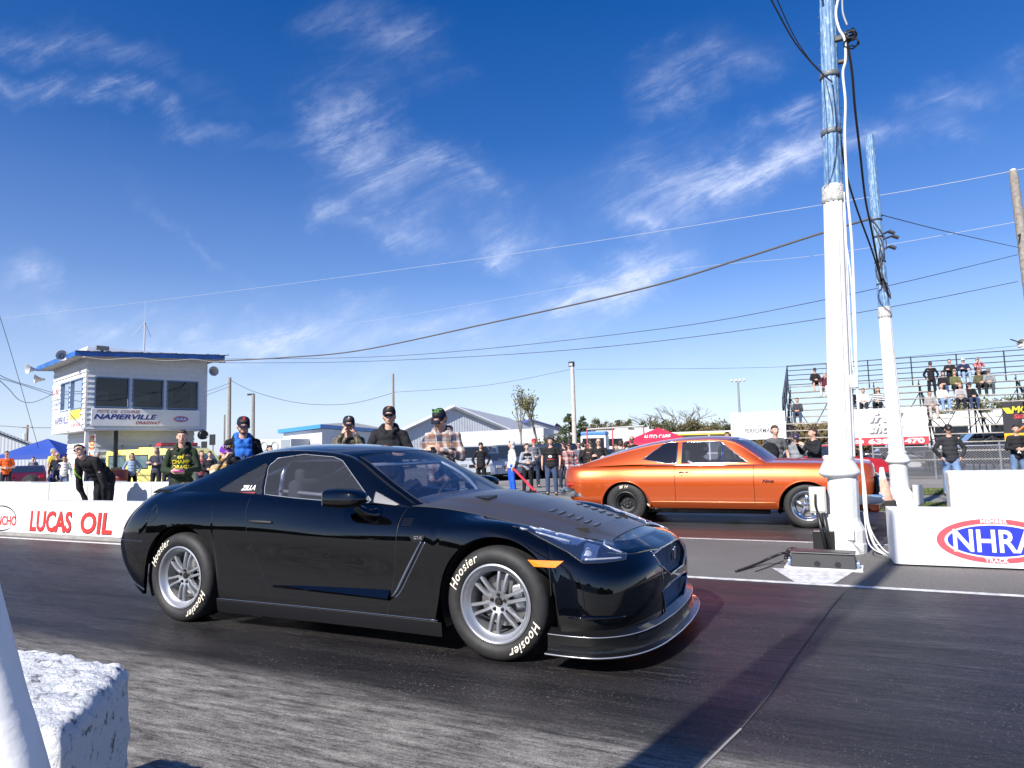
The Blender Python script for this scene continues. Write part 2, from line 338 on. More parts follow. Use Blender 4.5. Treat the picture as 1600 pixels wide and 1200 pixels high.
crack([gp(x, y, .004) for x, y in ((1095, 1200), (1135, 1160), (1158, 1138))], .006, M('pale seam', (.28, .27, .26), .8), 'seam'); crack([gp(x, y, .004) for x, y in ((1158, 1138), (1200, 1088), (1262, 1000), (1300, 948), (1322, 921))], .003, M('dull seam', (.09, .085, .08), .8), 'seam')
crack([gp(x, y, .004) for x, y in ((1180, 893), (1200, 886), (1224, 876))], .012)
# grass beyond the far lane
def tuft_patch(name, poly_fn, n, h, seed, mat, lab=None):
 r = random.Random(seed); V = []; F = []
 for _ in range(n):
  x, y = poly_fn(r); z = gz(y); a = r.uniform(0, 6.28); hh = h * r.uniform(.5, 1.3); k = len(V); w_ = .012 * r.uniform(.7, 1.6)
  dx, dy = math.cos(a) * w_, math.sin(a) * w_; lx, ly = r.uniform(-.04, .04), r.uniform(-.04, .04)
  V += [(x - dx, y - dy, z), (x + dx, y + dy, z), (x + lx, y + ly, z + hh)]; F.append((k, k + 1, k + 2))
 o = link_mesh(name, V, F, mat); tag(o, lab, 'grass', kind='stuff'); return o
# ============================================================= STRUCTURES
def dp(px, py, dep):
 d = ray(px, py); return CAM + d * (dep / FP)
WHITE = M('white paint', (.68, .68, .665), .55, var=.13, vscale=2.2, bump=.35, bscale=25)
WOOD = M('grey pole wood', (.26, .23, .20), .85, var=.3, vscale=12)
BLACKM = M('black plastic', (.015, .015, .016), .4)
STEEL = M('galvanised steel', (.38, .39, .41), .4, .7, var=.15)
DARK = M('dark steel', (.03, .03, .034), .5, .3)
def blue_peel():
 m = M('peeling blue paint', (.12, .27, .52), .55); t = m.node_tree; p = t.nodes['Principled BSDF']; o = nn(t, 'ShaderNodeTexCoord')
 mp = nn(t, 'ShaderNodeMapping'); mp.inputs['Scale'].default_value = (1, 1, .25); lk(t, o.outputs['Object'], mp.inputs[0])
 n = nn(t, 'ShaderNodeTexNoise'); n.inputs['Scale'].default_value = 38; n.inputs['Detail'].default_value = 6; lk(t, mp.outputs[0], n.inputs[0])
 lk(t, ramp(t, n.outputs[0], [(.36, (.09, .17, .30)), (.5, (.12, .24, .42)), (.62, (.24, .36, .50)), (.72, (.42, .45, .48))]), p.inputs['Base Color'])
 b = nn(t, 'ShaderNodeBump'); b.inputs['Strength'].default_value = .8; b.inputs['Distance'].default_value = .01; lk(t, n.outputs[0], b.inputs['Height']); lk(t, b.outputs[0], p.inputs['Normal']); return m
BLUEP = blue_peel()
def fluted(m, pts, rs, nf=12, amp=.07, n=96):       # fluted column along a 3d line
 V = []; F = []; L = len(pts)
 for p, r in zip(pts, rs):
  for j in range(n):
   t = 2 * math.pi * j / n; q = r * (1 - amp * (.5 + .5 * math.cos(nf * t)) ** 3); V.append((p[0] + q * math.cos(t), p[1] + q * math.sin(t), p[2]))
 for i in range(L - 1):
  for j in range(n): j2 = (j + 1) % n; F.append((i * n + j, i * n + j2, (i + 1) * n + j2, (i + 1) * n + j))
 m.add(V, F)
def light_column(base, top, s, split, label):
 b, t = Vector(base), Vector(top); root = empty('lamp_column', b, 0, label, 'light pole', 'old fluted light poles'); H = t.z - b.z; ax = (t - b) / H
 at = lambda z: ax * z
 m = MB(); prof = [(.235, 0), (.235, .10), (.225, .12), (.225, .26), (.185, .36), (.178, .40), (.172, .86)]
 V = []; n = 16
 for r, z in prof:
  for j in range(n):
   a = 2 * math.pi * (j + .5) / n; k = .96 if z > .3 else 1.0; V.append(tuple(at(z * s) + Vector((r * s * math.cos(a) * k, r * s * math.sin(a) * k, 0))))
 F = [(i * n + j, i * n + (j + 1) % n, (i + 1) * n + (j + 1) % n, (i + 1) * n + j) for i in range(len(prof) - 1) for j in range(n)]
 m.add(V, F); m.build('plinth', WHITE, root)
 m = MB(); prof = [(.172, .855), (.178, .865), (.195, .875), (.225, .90), (.225, .925), (.215, .945), (.18, 1.02), (.165, 1.045), (.165, 1.07), (.172, 1.085), (.168, 1.105), (.15, 1.12)]
 m.lathe([(r * s, z * s) for r, z in prof], 48); m.build('collar', WHITE, root, True)
 m = MB(); r0_, r1_ = .147 * s, .117 * s; zs = [1.1 * s, split]; fluted(m, [at(z) for z in zs], [r0_, r1_], 12, .13); m.build('lower_shaft', WHITE, root, 60)
 m = MB(); m.lathe([(.118 * s, 0), (.133 * s, .02), (.133 * s, .06), (.125 * s, .10), (.122 * s, .2), (.108 * s, .22)], 24, Matrix.Translation(at(split - .05))); m.build('joint_ring', M('chipped grey paint', (.45, .45, .43), .8, var=.5, vscale=50, bump=.5, bscale=60), root, True)
 m = MB(); zs = np.linspace(split + .1, H, 6); fluted(m, [at(z) for z in zs], [.108 * s - .022 * s * i / 5 for i in range(6)], 10, .08); m.add([tuple(at(H) + Vector((.085 * s * math.cos(a), .085 * s * math.sin(a), 0))) for a in np.linspace(0, 6.28, 24, endpoint=False)], [tuple(range(24))]); m.build('upper_shaft', BLUEP, root, 60)
 return root, at
def cable(name, pts, r, mat, label, n=6, cat='cable', group=None, sub=6):
 m = MB(); m.tube(bez(pts, sub), r, n); o = m.build(name, mat, None, True); tag(o, label, cat, group); return o
WIRE = M('wire', (.05, .05, .055), .6); WIREL = M('pale wire', (.45, .47, .5), .5)
# near column in the median
pb = Vector((-.075, 8.97, 0)); pt = yp(1288, -60, 8.97); pt.z = pt.z + 0
root, at1 = light_column(pb, (pt.x + .03, 8.97, pt.z + .3), 1.0, 4.2, 'tall fluted white column with peeling blue upper shaft, standing in the median nearest the camera')
for z in (5.72, 5.0):
 m = MB(); m.lathe([(.112, 0), (.119, .01), (.119, .05), (.112, .06)], 24, Matrix.Translation(at1(z))); m.build('strap_band', M('rusty band', (.16, .17, .18), .6, .4), root, True)
m = MB()
for i in range(26):
 z = 4.5 + i * .1 + rnd.uniform(-.03, .03); a = rnd.choice((R(0), R(20), R(-25), R(180))); p = at1(z) + Vector((.1 * math.cos(a), -.04, 0)); m.tube([p, p + Vector((math.cos(a) * rnd.uniform(.01, .035), 0, rnd.uniform(-.01, .02)))], .005, 5)
m.build('climbing_studs', DARK, root)
m = MB(); m.b2((.03, -.21, .16), (.11, -.24, .29), .01); m.build('outlet_box', M('outlet grey', (.6, .6, .58), .4), root)
m = MB(); m.tube(bez([(.07, -.225, .17), (.12, -.235, .10), (.2, -.24, .02)], 5), .005, 5); m.build('outlet_lead', M('grey lead', (.3, .3, .3), .5), root, True)
m = MB(); m.b2((.02, -.19, .32), (.05, -.2, .36)); m.build('outlet_tag', M('outlet grey'), root)
# electric box strapped on the column's left, with black conduits
o = empty('switch_box', (-.31, 8.78, 0), 0, 'beige electrical box with black conduits strapped to the near column', 'electrical box')
m = MB(); m.b2((-.10, -.07, .46), (.08, .07, .76), .008); m.build('enclosure', M('beige metal', (.42, .41, .37), .5), o, 30)
m = MB(); m.b2((-.085, -.078, .48), (.065, -.07, .74), .004); m.build('cover', M('beige metal light', (.5, .49, .45), .45), o)
m = MB(); m.tube([(-.02, -.06, .47), (.05, -.05, .02)], .022, 10); m.tube([(.04, -.06, .47), (.09, -.05, .02)], .022, 10); m.tube(bez([(-.03, -.09, .68), (-.035, -.10, .56), (-.02, -.08, .48)], 5), .012, 8); m.build('conduits', BLACKM, o, True)
m = MB(); m.b2((-.09, -.03, .0), (.14, .1, .26), .01); m.build('base_box', BLACKM, o)
m = MB(); m.b2((.06, .0, .22), (.22, .05, .44), .02); m.build('bracket', WHITE, o)
# black housing on the ground (timing beam box)
a, b = gp(1240, 889), gp(1337, 893); a = Vector((-.57, 7.64, 0))
o = empty('beam_box', (-.27, 7.80, 0), R(-2), 'long black ground box with two round openings in front of the near column', 'timing box')
m = MB(); V = [(-.30, -.14, .02), (.30, -.14, .02), (.31, .14, .02), (-.31, .14, .02), (-.285, -.115, .155), (.285, -.115, .155), (.285, .12, .155), (-.285, .12, .155)]
m.add(V, [(0, 1, 5, 4), (1, 2, 6, 5), (2, 3, 7, 6), (3, 0, 4, 7)]); m.build('housing', M('housing black', (.02, .02, .022), .38, bump=.1, bscale=200), o)
m = MB(); m.b2((-.30, -.13, .153), (.30, .135, .165), .004); m.b2((-.25, -.09, .165), (.25, .09, .17)); m.build('lid', M('housing black'), o)
for x in (-.05, .14):
 m = MB(); m.lathe([(0, 0), (.030, 0), (.032, -.012), (.026, -.012)], 20, frame((x, -.134, .055), (1, 0, 0), (0, -1, .18))); m.build('lens_port', M('port black', (.003,) * 3, .3), o)
for x in (-.32, .32):
 m = MB(); m.box((x, -.05, .05), (.03, .05, .05), bev=.004); m.tube([(x, -.09, .02), (x, -.02, .09)], .012, 8); m.build('clamp', M('blue clamp', (.3, .38, .55), .4, .5), o)
m = MB(); m.b2((-.36, -.16, 0), (.36, .16, .018)); m.build('base_plate', WHITE, o)
o = cable('cable_conduit', [gp(1150, 893, .01), gp(1185, 880, .03), gp(1203, 872, .07), gp(1225, 864, .13), gp(1233, 868, .03)], .014, BLACKM, 'thin black cable trailing on the asphalt left of the black ground box')
m = MB(); m.tube(bez([gp(1228, 874, 0), gp(1231, 862, .07), gp(1240, 858, .10), gp(1250, 862, .09), gp(1256, 868, .06)], 5), .024, 10); o = m.build('conduit_elbow', BLACKM, None, True); tag(o, 'fat black conduit elbow rising from the asphalt beside the ground box', 'conduit')
# second column
p2 = yp(1358, 212, 15.1)
root2, at2 = light_column((.90, 15.1, 0), (p2.x, 15.1, p2.z), .95, 3.7, 'fluted white column with bare blue top, standing beyond the far lane by the traffic cone')
m = MB(); m.b2((-.30, -.28, -.08), (.30, .2, .07), .01); m.b2((.2, -.2, .07), (.36, -.05, .42), .01); m.b2((-.34, -.1, .1), (-.2, .0, .42), .02); m.build('base_block', WHITE, root2)
m = MB()
for z in (5.6, 5.25, 4.75, 4.3): m.lathe([(.095, 0), (.104, .01), (.104, .03), (.095, .04)], 16, Matrix.Translation(at2(z)))
m.build('strap_bands', DARK, root2)
m = MB()
for z, a in ((5.30, .0), (5.2, .06), (5.0, .0)): p = at2(z) + Vector((.08, -.08, 0)); m.tube([p, p + Vector((.10 + a, -.05, .03))], .018, 6); m.tube([p + Vector((.10 + a, -.05, .03)), p + Vector((.20 + a, -.06, -.03))], .035, 8)
m.build('spot_lamps', DARK, root2)
m = MB()
for k in range(5): m.tube(bez([at2(5.7 - k * .2) + Vector((-.12 + .05 * k, -.10, 0)), at2(5.1 - k * .1) + Vector((.13 - .05 * k, -.12, 0)), at2(4.6 - k * .1) + Vector((-.1 + .05 * k, -.12, 0)), at2(4.0) + Vector((.12, -.1, 0))], 6), .010, 5)
m.build('wrapped_leads', WIRE, root2, True)
# cables around the columns
A = lambda px, py, Y=8.8: yp(px, py, Y)
def c1(pts, r, mat, lab, Y0=8.8, Y1=8.8, **k):
 n = len(pts); return cable('hanging_cable' if 'Y1' not in k else 'cable', [yp(x, y, Y0 + (Y1 - Y0) * i / (n - 1)) for i, (x, y) in enumerate(pts)], r, mat, lab, **k)
WC = M('white cable', (.66, .66, .64), .5)
c1([(1312, -10), (1306, 20), (1311, 45), (1320, 62), (1321, 95), (1317, 115), (1321, 160), (1320, 215), (1324, 300), (1331, 380), (1336, 500), (1340, 620), (1348, 740), (1352, 800), (1366, 850), (1390, 872)], .016, WC, 'thick white cable hanging beside the near column down to the ground')
c1([(1322, 380), (1330, 440), (1336, 560), (1343, 680), (1352, 760), (1358, 820), (1378, 856), (1396, 868)], .009, WC, 'slimmer white cable running close along the thick one beside the near column')
c1([(1319, 300), (1325, 430), (1331, 560), (1336, 585)], .007, WC, 'short white lead hanging to the small box beside the near column')
m = MB(); m.b2((-.045, -.035, -.075), (.045, .035, .075), .012); o = m.build('junction_box', M('box white', (.62, .62, .62), .5), None, 30); o.location = yp(1334, 596, 8.8); tag(o, 'small white junction box hanging on a lead beside the near column', 'junction box')
c1([(1350, 800), (1358, 850), (1385, 868), (1400, 876)], .007, WC, 'thin white lead curling on the ground at the foot of the near column', Y0=8.8, Y1=8.3)
c1([(1322, 60), (1331, 110), (1336, 170), (1344, 240), (1352, 310), (1362, 360), (1377, 440)], .018, M('black cable', (.012,) * 3, .5), 'twisted black cable slung from the near column to the far column', Y0=8.85, Y1=15.0, group='black cables slung between the columns')
c1([(1283, -5), (1296, 25), (1301, 50), (1308, 130), (1313, 210), (1322, 270), (1340, 330), (1362, 390), (1378, 440)], .016, M('black cable'), 'black cable hugging the near column, then slung down to the far column', Y0=8.8, Y1=15.0)
c1([(1316, -5), (1317, 20), (1324, 40)], .012, M('grey lead'), 'grey lead hanging into the black cable knot at the top of the near column')
m = MB()
for k in range(6):
 c = yp(1326 + rnd.uniform(-4, 6), 56 + rnd.uniform(-9, 12), 8.8); r = rnd.uniform(.04, .09); m.tube([c + Vector((r * math.cos(a), rnd.uniform(-.03, .03), r * .7 * math.sin(a))) for a in np.linspace(0, 6.28, 14, endpoint=False)], .010, 6, closed=True)
for q_, s_ in (((1312, 60, 8.82), (.12, .05, .07)), ((1316, 96, 8.82), (.10, .05, .05))): mb_ = MB(); mb_.box(yp(*q_) - pb, s_, bev=.01); mb_.build('cable_bracket', M('black cable'), root)
o = m.build('cable_knot', M('black cable'), None, 40); tag(o, 'tangled black cable knot on brackets at the side of the blue shaft', 'cable')
c1([(1200, -10), (1238, 60), (1268, 98), (1288, 118), (1300, 128)], .009, WIRE, 'black wire coming from upper left, tied to the blue shaft', Y0=7.0, Y1=8.85)
c1([(1210, -10), (1240, 55), (1266, 94), (1284, 112)], .006, WIRE, 'thinner black wire coming from upper left beside the tied one', Y0=7.0, Y1=8.85)
c1([(1290, 125), (1300, 170), (1306, 230), (1316, 300), (1330, 345)], .006, WIRE, 'thin black wire dropping from the tie down the blue shaft', Y0=8.82, Y1=9.0)
# long overhead lines (points px, py, depth)
def line(pts, r, mat, lab, g=None): return cable('overhead_wire', [dp(*p) for p in pts], r, mat, lab, 5, 'overhead wire', g, 8)
line([(342, 564, 29), (440, 559, 27), (560, 548, 25), (760, 506, 21), (1000, 452, 17), (1160, 404, 15), (1285, 364, 14), (1378, 337, 14)], .024, M('old cable', (.09, .08, .07), .8), 'thick twisted dark cable sagging from the tower roof to the far column')
line([(342, 561, 29), (620, 556, 24), (1000, 518, 19), (1290, 468, 16), (1590, 398, 20)], .009, WIRE, 'upper of the two thin dark lines between tower roof and wooden pole')
line([(342, 567, 29), (560, 565, 26), (900, 546, 20), (1290, 497, 17), (1590, 440, 20)], .009, WIRE, 'lower of the two thin dark lines between tower roof and wooden pole')
line([(-20, 500, 90), (240, 470, 75), (700, 411, 50), (1285, 320, 30), (1610, 262, 24)], .012, WIREL, 'pale line running highest across the sky to the right edge')
line([(300, 540, 90), (600, 498, 70), (1000, 430, 45), (1285, 398, 32), (1610, 343, 26)], .010, WIREL, 'second pale line across the sky, below the highest one')
line([(1378, 336, 14), (1480, 362, 17), (1597, 388, 23)], .010, WIRE, 'dark line from the far column to the wooden pole')
line([(900, 577, 60), (1200, 574, 45), (1400, 559, 40), (1610, 538, 36)], .012, WIRE, 'dark line passing low above the top rail of the grandstand')
line([(360, 594, 60), (400, 613, 60), (470, 630, 60), (545, 631, 60), (614, 614, 60)], .02, WIRE, 'slack line between the two bare poles left of centre')
line([(614, 613, 60), (760, 602, 60), (893, 577, 60)], .015, WIRE, 'line from the bare pole behind the capped man to the tall lamp pole')
line([(322, 612, 50), (345, 604, 52), (360, 598, 60)], .015, WIRE, 'upper short line from the tower to the wooden pole right of it')
line([(322, 618, 50), (345, 609, 52), (360, 604, 60)], .015, WIRE, 'lower short line from the tower to the wooden pole right of it')
line([(-5, 480, 30), (20, 560, 32), (60, 700, 35)], .012, WIRE, 'guy wire slanting down at the left edge of the picture')
line([(-5, 583, 22), (20, 595, 24), (84, 614, 30)], .012, WIRE, 'upper line from the left edge to the tower')
line([(-5, 590, 22), (30, 600, 24), (84, 618, 30)], .012, WIRE, 'middle line from the left edge to the tower')
line([(-5, 590, 22), (14, 608, 23), (30, 625, 25), (48, 629, 27), (70, 622, 29), (84, 614, 30)], .012, WIRE, 'slackest line looping from the left edge to the tower')
line([(-5, 665, 80), (43, 668, 80), (84, 668, 82), (110, 664, 90)], .03, WIRE, 'upper distribution line behind the tower at the far left pole')
line([(-5, 700, 80), (43, 697, 80), (110, 702, 90)], .025, WIRE, 'lower distribution line behind the tower at the far left pole')
def pole(name, px, ytop, ybot, dep, r, lab, mat=WOOD, lean=0, cat='pole', g=None):
 a = dp(px, ytop, dep); b = Vector((a.x + lean, a.y, 0)); o = empty(name, b, 0, lab, cat, g)
 m = MB(); m.tube([(0, 0, -.5), a - b], [r * 1.15, r * .85], 12); m.build('shaft', mat, o, 50); return o, a - b
o, t = pole('wooden_pole', 1583, 268, 700, 23, .15, 'grey wooden utility pole with a white insulator at the right edge', lean=.25)
m = MB(); m.lathe([(.05, 0), (.09, .03), (.09, .06), (.03, .10)], 12, Matrix.Translation(t + Vector((0, 0, 0)))); m.build('insulator', M('ceramic', (.8, .8, .78), .3), o, True)
m = MB(); m.tube([t + Vector((0, -.12, -2.2)), t + Vector((-.1, -.35, -2.3))], .03, 6); m.build('bracket', DARK, o)
o = empty('loudspeaker', dp(1594, 537, 24), R(200), 'pale round loudspeaker horn near the right edge beside the grandstand', 'loudspeaker')
m = MB(); m.lathe([(0, .12), (.06, .12), (.08, .05), (.17, -.08), (.18, -.1), (.16, -.09), (.05, .04), (0, .05)], 24, Matrix.Rotation(R(80), 4, 'X')); m.build('horn', M('horn grey', (.45, .45, .45), .4), o, True)
m = MB(); m.tube([(0, .12, 0), (.6, .5, .1)], .02, 6); m.build('arm', DARK, o)
pole('wooden_pole', 359, 590, 700, 60, .16, 'bare wooden pole just right of the tower'); 
o, t = pole('lamp_pole', 396, 616, 700, 58, .15, 'shorter wooden pole with a lamp head, right of the bare pole by the tower')
m = MB(); m.box(t + Vector((-.3, 0, .0)), (.7, .2, .14), bev=.03); m.build('lamp_head', DARK, o)
pole('bare_pole', 614, 584, 700, 60, .12, 'thin bare pole rising behind the man in the dark hoodie')
o, t = pole('lamp_pole', 894, 572, 700, 52, .17, 'tall pale wooden pole with a floodlight on top, centre of the picture', M('pale pole wood', (.5, .46, .42), .85, var=.2, vscale=4))
m = MB(); m.box(t + Vector((-.05, 0, .15)), (.42, .34, .4), bev=.05); m.build('floodlight', DARK, o); m = MB(); m.box(t + Vector((-.05, -.18, .1)), (.3, .03, .2), bev=.01); m.build('floodlight_glass', M('lamp grey', (.4, .4, .4), .2), o)
o, t = pole('floodlight_mast', 1153, 596, 660, 130, .2, 'distant mast with a crossbar of floodlights above the bonnet of the orange car', STEEL)
m = MB(); m.box(t, (2.6, .15, .12)); 
for k in range(4): m.box(t + Vector((-1.1 + .75 * k, -.15, .25)), (.42, .3, .42), bev=.05)
m.build('lamp_heads', M('pale lamp', (.5, .5, .52), .4), o)
o, t = pole('utility_pole', 43, 664, 705, 80, .14, 'distant utility pole with transformer left of the tower'); m = MB(); m.lathe([(.0, 0), (.3, 0), (.3, .9), (0, .95)], 14, Matrix.Translation(t + Vector((-.35, 0, -1.9)))); m.build('transformer', M('transformer grey', (.45, .5, .55), .5), o, 40)
m = MB(); m.box(t + Vector((0, 0, -.3)), (1.8, .12, .12)); m.build('crossarm', WOOD, o)
pole('utility_pole', 351, 648, 700, 90, .12, 'small distant pole between tower and shorter lamp pole')
# ---- median barrier with the oil sign
o = empty('barrier_wall', (-12, 7.1, 0), 0, 'low white concrete barrier carrying the LUCAS OIL lettering', 'barrier')
m = MB(); m.b2((-8, 0.02, 0.0), (4.4, .36, .60), .02); m.build('wall_body', WHITE, o)
m = MB(); m.b2((-8, -.03, 0.0), (4.4, .0, .055), .006); m.build('kerb', M('concrete', (.28, .27, .25), .85, var=.2, vscale=4, bump=.3), o)
PAN = M('sign panel white', (.78, .78, .77), .45, var=.04)
m = MB(); m.b2((-8, -.004, .06), (-.97, .018, .575), .003); m.build('sign_panel', PAN, o); m = MB(); m.b2((-.955, -.004, .06), (1.72, .018, .575), .003); m.build('sign_panel', PAN, o); m = MB(); m.b2((1.735, -.004, .06), (4.4, .018, .575), .003); m.build('sign_panel', PAN, o)
RED = M('sign red', (.62, .035, .03), .5); BLU = M('sign blue', (.02, .03, .38), .5); BLK_S = M('sign black', (.015, .015, .02), .5)
def flat(s, x, z, hgt, wid, mat, parent, y=-.0065, shear=0, off=0.0, name='lettering', space=1):
 V, F = txt(s, size=1, offset=off, shear=shear, space=space); V = np.array(V); w0 = V[:, 0].max() - V[:, 0].min(); h0 = V[:, 1].max() - V[:, 1].min(); cx, cy = (V[:, 0].max() + V[:, 0].min()) / 2, (V[:, 1].max() + V[:, 1].min()) / 2
 V = [(x + (v[0] - cx) / w0 * wid, y, z + (v[1] - cy) / h0 * hgt) for v in V]; m = MB(); m.add(V, F); return m.build(name, mat, parent)
flat('LUCAS', -.07, .265, .36, 1.17, BLK_S, o, -.0055, .12, .035); flat('LUCAS', -.08, .272, .345, 1.15, RED, o, -.0075, .12, .028)
flat('OIL', 1.13, .265, .36, .80, BLK_S, o, -.0055, .12, .035); flat('OIL', 1.12, .272, .345, .78, RED, o, -.0075, .12, .028)
flat('RANCHO', -1.46, .255, .17, .84, RED, o, -.0075, 0, .03)
m = MB(); 
for a0, a1, r0_ in ((R(-30), R(150), .42), (R(205), R(325), .40)):
 A_ = np.linspace(a0, a1, 30); m.tube([(-1.5 + r0_ * 1.05 * math.cos(a), -.005, .29 + r0_ * .52 * math.sin(a)) for a in A_], [.002 + .012 * math.sin(math.pi * i / 29) for i in range(30)], 4)
m.build('emblem_ring', BLK_S, o)
o = empty('block_wall', (-14, 8.5, 0), 0, 'higher white block wall behind the lettered barrier', 'wall'); m = MB()
x = -8.0; i = 0
while x < 6.2:
 w_ = .62; m.b2((x + .006, 0 + rnd.uniform(-.006, .006), 0), (x + w_ - .006, .4, .84 + rnd.uniform(-.012, .012)), .018); x += w_
m.build('blocks', WHITE, o)
# NHRA box barrier
def oval(m, cx, cz, rx, rz, y, n=48): m.add([(cx + rx * math.cos(a), y, cz + rz * math.sin(a)) for a in np.linspace(0, 2 * math.pi, n, endpoint=False)], [tuple(range(n))]); return m
def nhra(o, cx, cz, rx, rz, y0, member=True, st=.0015):
 e = empty('emblem', (cx, y0, cz)); e.parent = o
 P = MB().__class__; a = MB(); oval(a, 0, 0, rx, rz, -st); a.build('red_ring', RED if not member else M('ring red', (.66, .08, .10), .5), e)
 a = MB(); oval(a, 0, 0, rx * .86, rz * .77, -2 * st); a.build('white_ring', PAN, e); a = MB(); oval(a, 0, 0, rx * .81, rz * .70, -3 * st); a.build('blue_field', M('emblem blue', (.02, .035, .48), .45), e)
 flat('NHRA', 0, 0, rz * 1.02, rx * 1.42, M('letter white', (.8, .8, .8), .5), e, -4.2 * st, 0, .02)
 if member:
  for s_, sg in (('MEMBER', 1), ('TRACK', -1)):
   V, F = txt(s_, size=rz * .24, offset=rz * .008, space=1.1); VV = []
   for v in V:
    th = v[0] / rx * 1.15; q = .885 + sg * v[1] / rz * .8 if False else 0
    VV.append((rx * .93 * math.sin(th), -4.4 * st, sg * (rz * .885) * math.cos(th) + v[1]))
   mm = MB(); mm.add(VV, F); mm.build('emblem_words', M('letter white'), e)
o = empty('box_barrier', (.38, 8.12, 0), R(2.0), 'white sheet-clad box barrier with a big red and blue oval emblem, right foreground', 'barrier')
m = MB(); V = []; n = 14; pts = [(0, .06)] + [(.06 - .06 * math.cos(a), .06 - .06 * math.sin(a)) for a in np.linspace(0.1, math.pi / 2, 8)] + [(3.4, 0), (3.4, .55), (0, .55)]
L_ = len(pts); m.add([(x, y, 0.02) for x, y in pts] + [(x, y, .555) for x, y in pts], [(i, (i + 1) % L_, L_ + (i + 1) % L_, L_ + i) for i in range(L_)] + [tuple(range(L_, 2 * L_))]); m.build('cladding', PAN, o, 50)
m = MB(); m.b2((.02, .02, 0), (3.38, .53, .02)); m.build('base', DARK, o)
m = MB()
for k in range(6): m.lathe([(0, .002), (.004, .002), (.005, 0)], 8, frame((.09, -.001, .05 + k * .088), (1, 0, 0), (0, -1, 0)))
m.build('rivets', DARK, o)
nhra(o, .88, .275, .49, .215, -.0005)
# rough concrete blocks at the right beyond the far lane
def rough_block(name, size, loc, rz, lab, cat='concrete block', seed=1, rough=.012, step=.04, mat=WHITE, g=None, warp=None):
 bm = bmesh.new(); bmesh.ops.create_cube(bm, size=1); bmesh.ops.scale(bm, vec=size, verts=bm.verts); bmesh.ops.translate(bm, vec=(0, 0, size[2] / 2), verts=bm.verts)
 bmesh.ops.bevel(bm, geom=bm.edges[:], offset=.05, segments=3, affect='EDGES', profile=.5)
 for _ in range(6):
  ed = [e for e in bm.edges if e.calc_length() > step]
  if not ed: break
  bmesh.ops.subdivide_edges(bm, edges=ed, cuts=1, use_grid_fill=True)
 bmesh.ops.triangulate(bm, faces=[f for f in bm.faces if len(f.verts) > 4]); bm.normal_update()
 from mathutils import noise
 if warp:
  for v in bm.verts: warp(v)
  bm.normal_update()
 for v in bm.verts:
  p = v.co * 9 + Vector((seed, 0, 0)); d = noise.noise(p) * .35 + noise.noise(p * 2.5) * .35 + noise.noise(p * 6) * .4; v.co += v.normal * d * rough
 me = D.meshes.new(name); bm.to_mesh(me); bm.free(); me.materials.append(mat); me.polygons.foreach_set('use_smooth', [True] * len(me.polygons)); o = D.objects.new(name, me); COL.objects.link(o); o.location = loc; o.rotation_euler = (0, 0, rz); tag(o, lab, cat, g); return o
rough_block('concrete_block', (2.8, .6, .70), (1.6 + 1.4, 14.48, 0), 0, 'big white-painted concrete block beyond the far lane at the right edge', seed=3, rough=.015)
# traffic cone
o = empty('traffic_cone', (.60, 14.7, 0), 0, 'faded orange and white traffic cone on a dark base beside the far column', 'traffic cone')
m = MB(); m.b2((-.19, -.19, 0), (.19, .19, .16), .02); m.build('base', M('cone base', (.02, .02, .02), .8), o)
m = MB(); m.lathe([(.16, .15), (.07, .55), (.065, .55)], 24); m.build('cone_body', M('faded orange', (.62, .33, .24), .6, var=.25, vscale=12), o, True)
m = MB(); m.lathe([(.068, .55), (.035, .76), (.02, .77), (0, .77)], 24); m.build('cone_tip', M('cone white', (.7, .66, .62), .6), o, True)
# near foreground block and white post
bw = M('rough white paint', (.72, .73, .75), .6, bump=.0)
def rough_white():
 m = M('flaking white paint', (.74, .75, .76), .6); t = m.node_tree; p = t.nodes['Principled BSDF']; o = nn(t, 'ShaderNodeTexCoord'); n = nn(t, 'ShaderNodeTexNoise'); n.inputs['Scale'].default_value = 30; n.inputs['Detail'].default_value = 9; n.inputs['Roughness'].default_value = .7; lk(t, o.outputs['Object'], n.inputs[0])
 lk(t, ramp(t, n.outputs[0], [(.35, (.05, .05, .055)), (.40, (.42, .43, .45)), (.45, (.72, .73, .74))]), p.inputs['Base Color'])
 b = nn(t, 'ShaderNodeBump'); b.inputs['Strength'].default_value = 1; b.inputs['Distance'].default_value = .02; lk(t, n.outputs[0], b.inputs['Height']); lk(t, b.outputs[0], p.inputs['Normal']); return m
def fbw(v):
 u, q = v.co.x / 2 + .5, v.co.y + .5; A_, B_, D_ = gp(206, 1036, .79), gp(96, 1150, .79), gp(24, 1010, .79); D_ = A_ + (D_ - A_) * 3.0; C_ = B_ + (D_ - A_)
 P_ = (C_ * (1 - u) + B_ * u) * (1 - q) + (D_ * (1 - u) + A_ * u) * q; v.co.x, v.co.y = P_.x, P_.y
fb = rough_block('concrete_block', (2, 1, .79), (0, 0, 0), 0, 'rough white-painted concrete block in the bottom left corner', seed=8, rough=.016, step=.024, mat=rough_white(), warp=fbw)
m = MB(); a_, b_ = dp(34, 1200, .9), dp(2, 1080, .9); d_ = (b_ - a_).normalized(); k0 = -a_.z / d_.z
m.tube(bez([a_ + d_ * k0, a_ + d_ * k0 * .4, a_, dp(6, 1100, .9), dp(-18, 1000, .9), dp(-42, 900, .9), dp(-66, 780, .9)], 6), [.032 - .008 * i / 36 for i in range(37)], 20)
o = m.build('slanting_post', M('post white', (.72, .72, .73), .5, bump=.5, bscale=14, var=.1), None, True); tag(o, 'leaning round white post at the bottom left edge in front of the rough block', 'post')
# the third column of the row stands behind the photographer and throws its shadow across the track
light_column((-1.5, -.8, 0), (-1.45, -.8, 7.4), 1.0, 4.2, 'fluted white and blue column behind the camera whose shadow crosses the track')
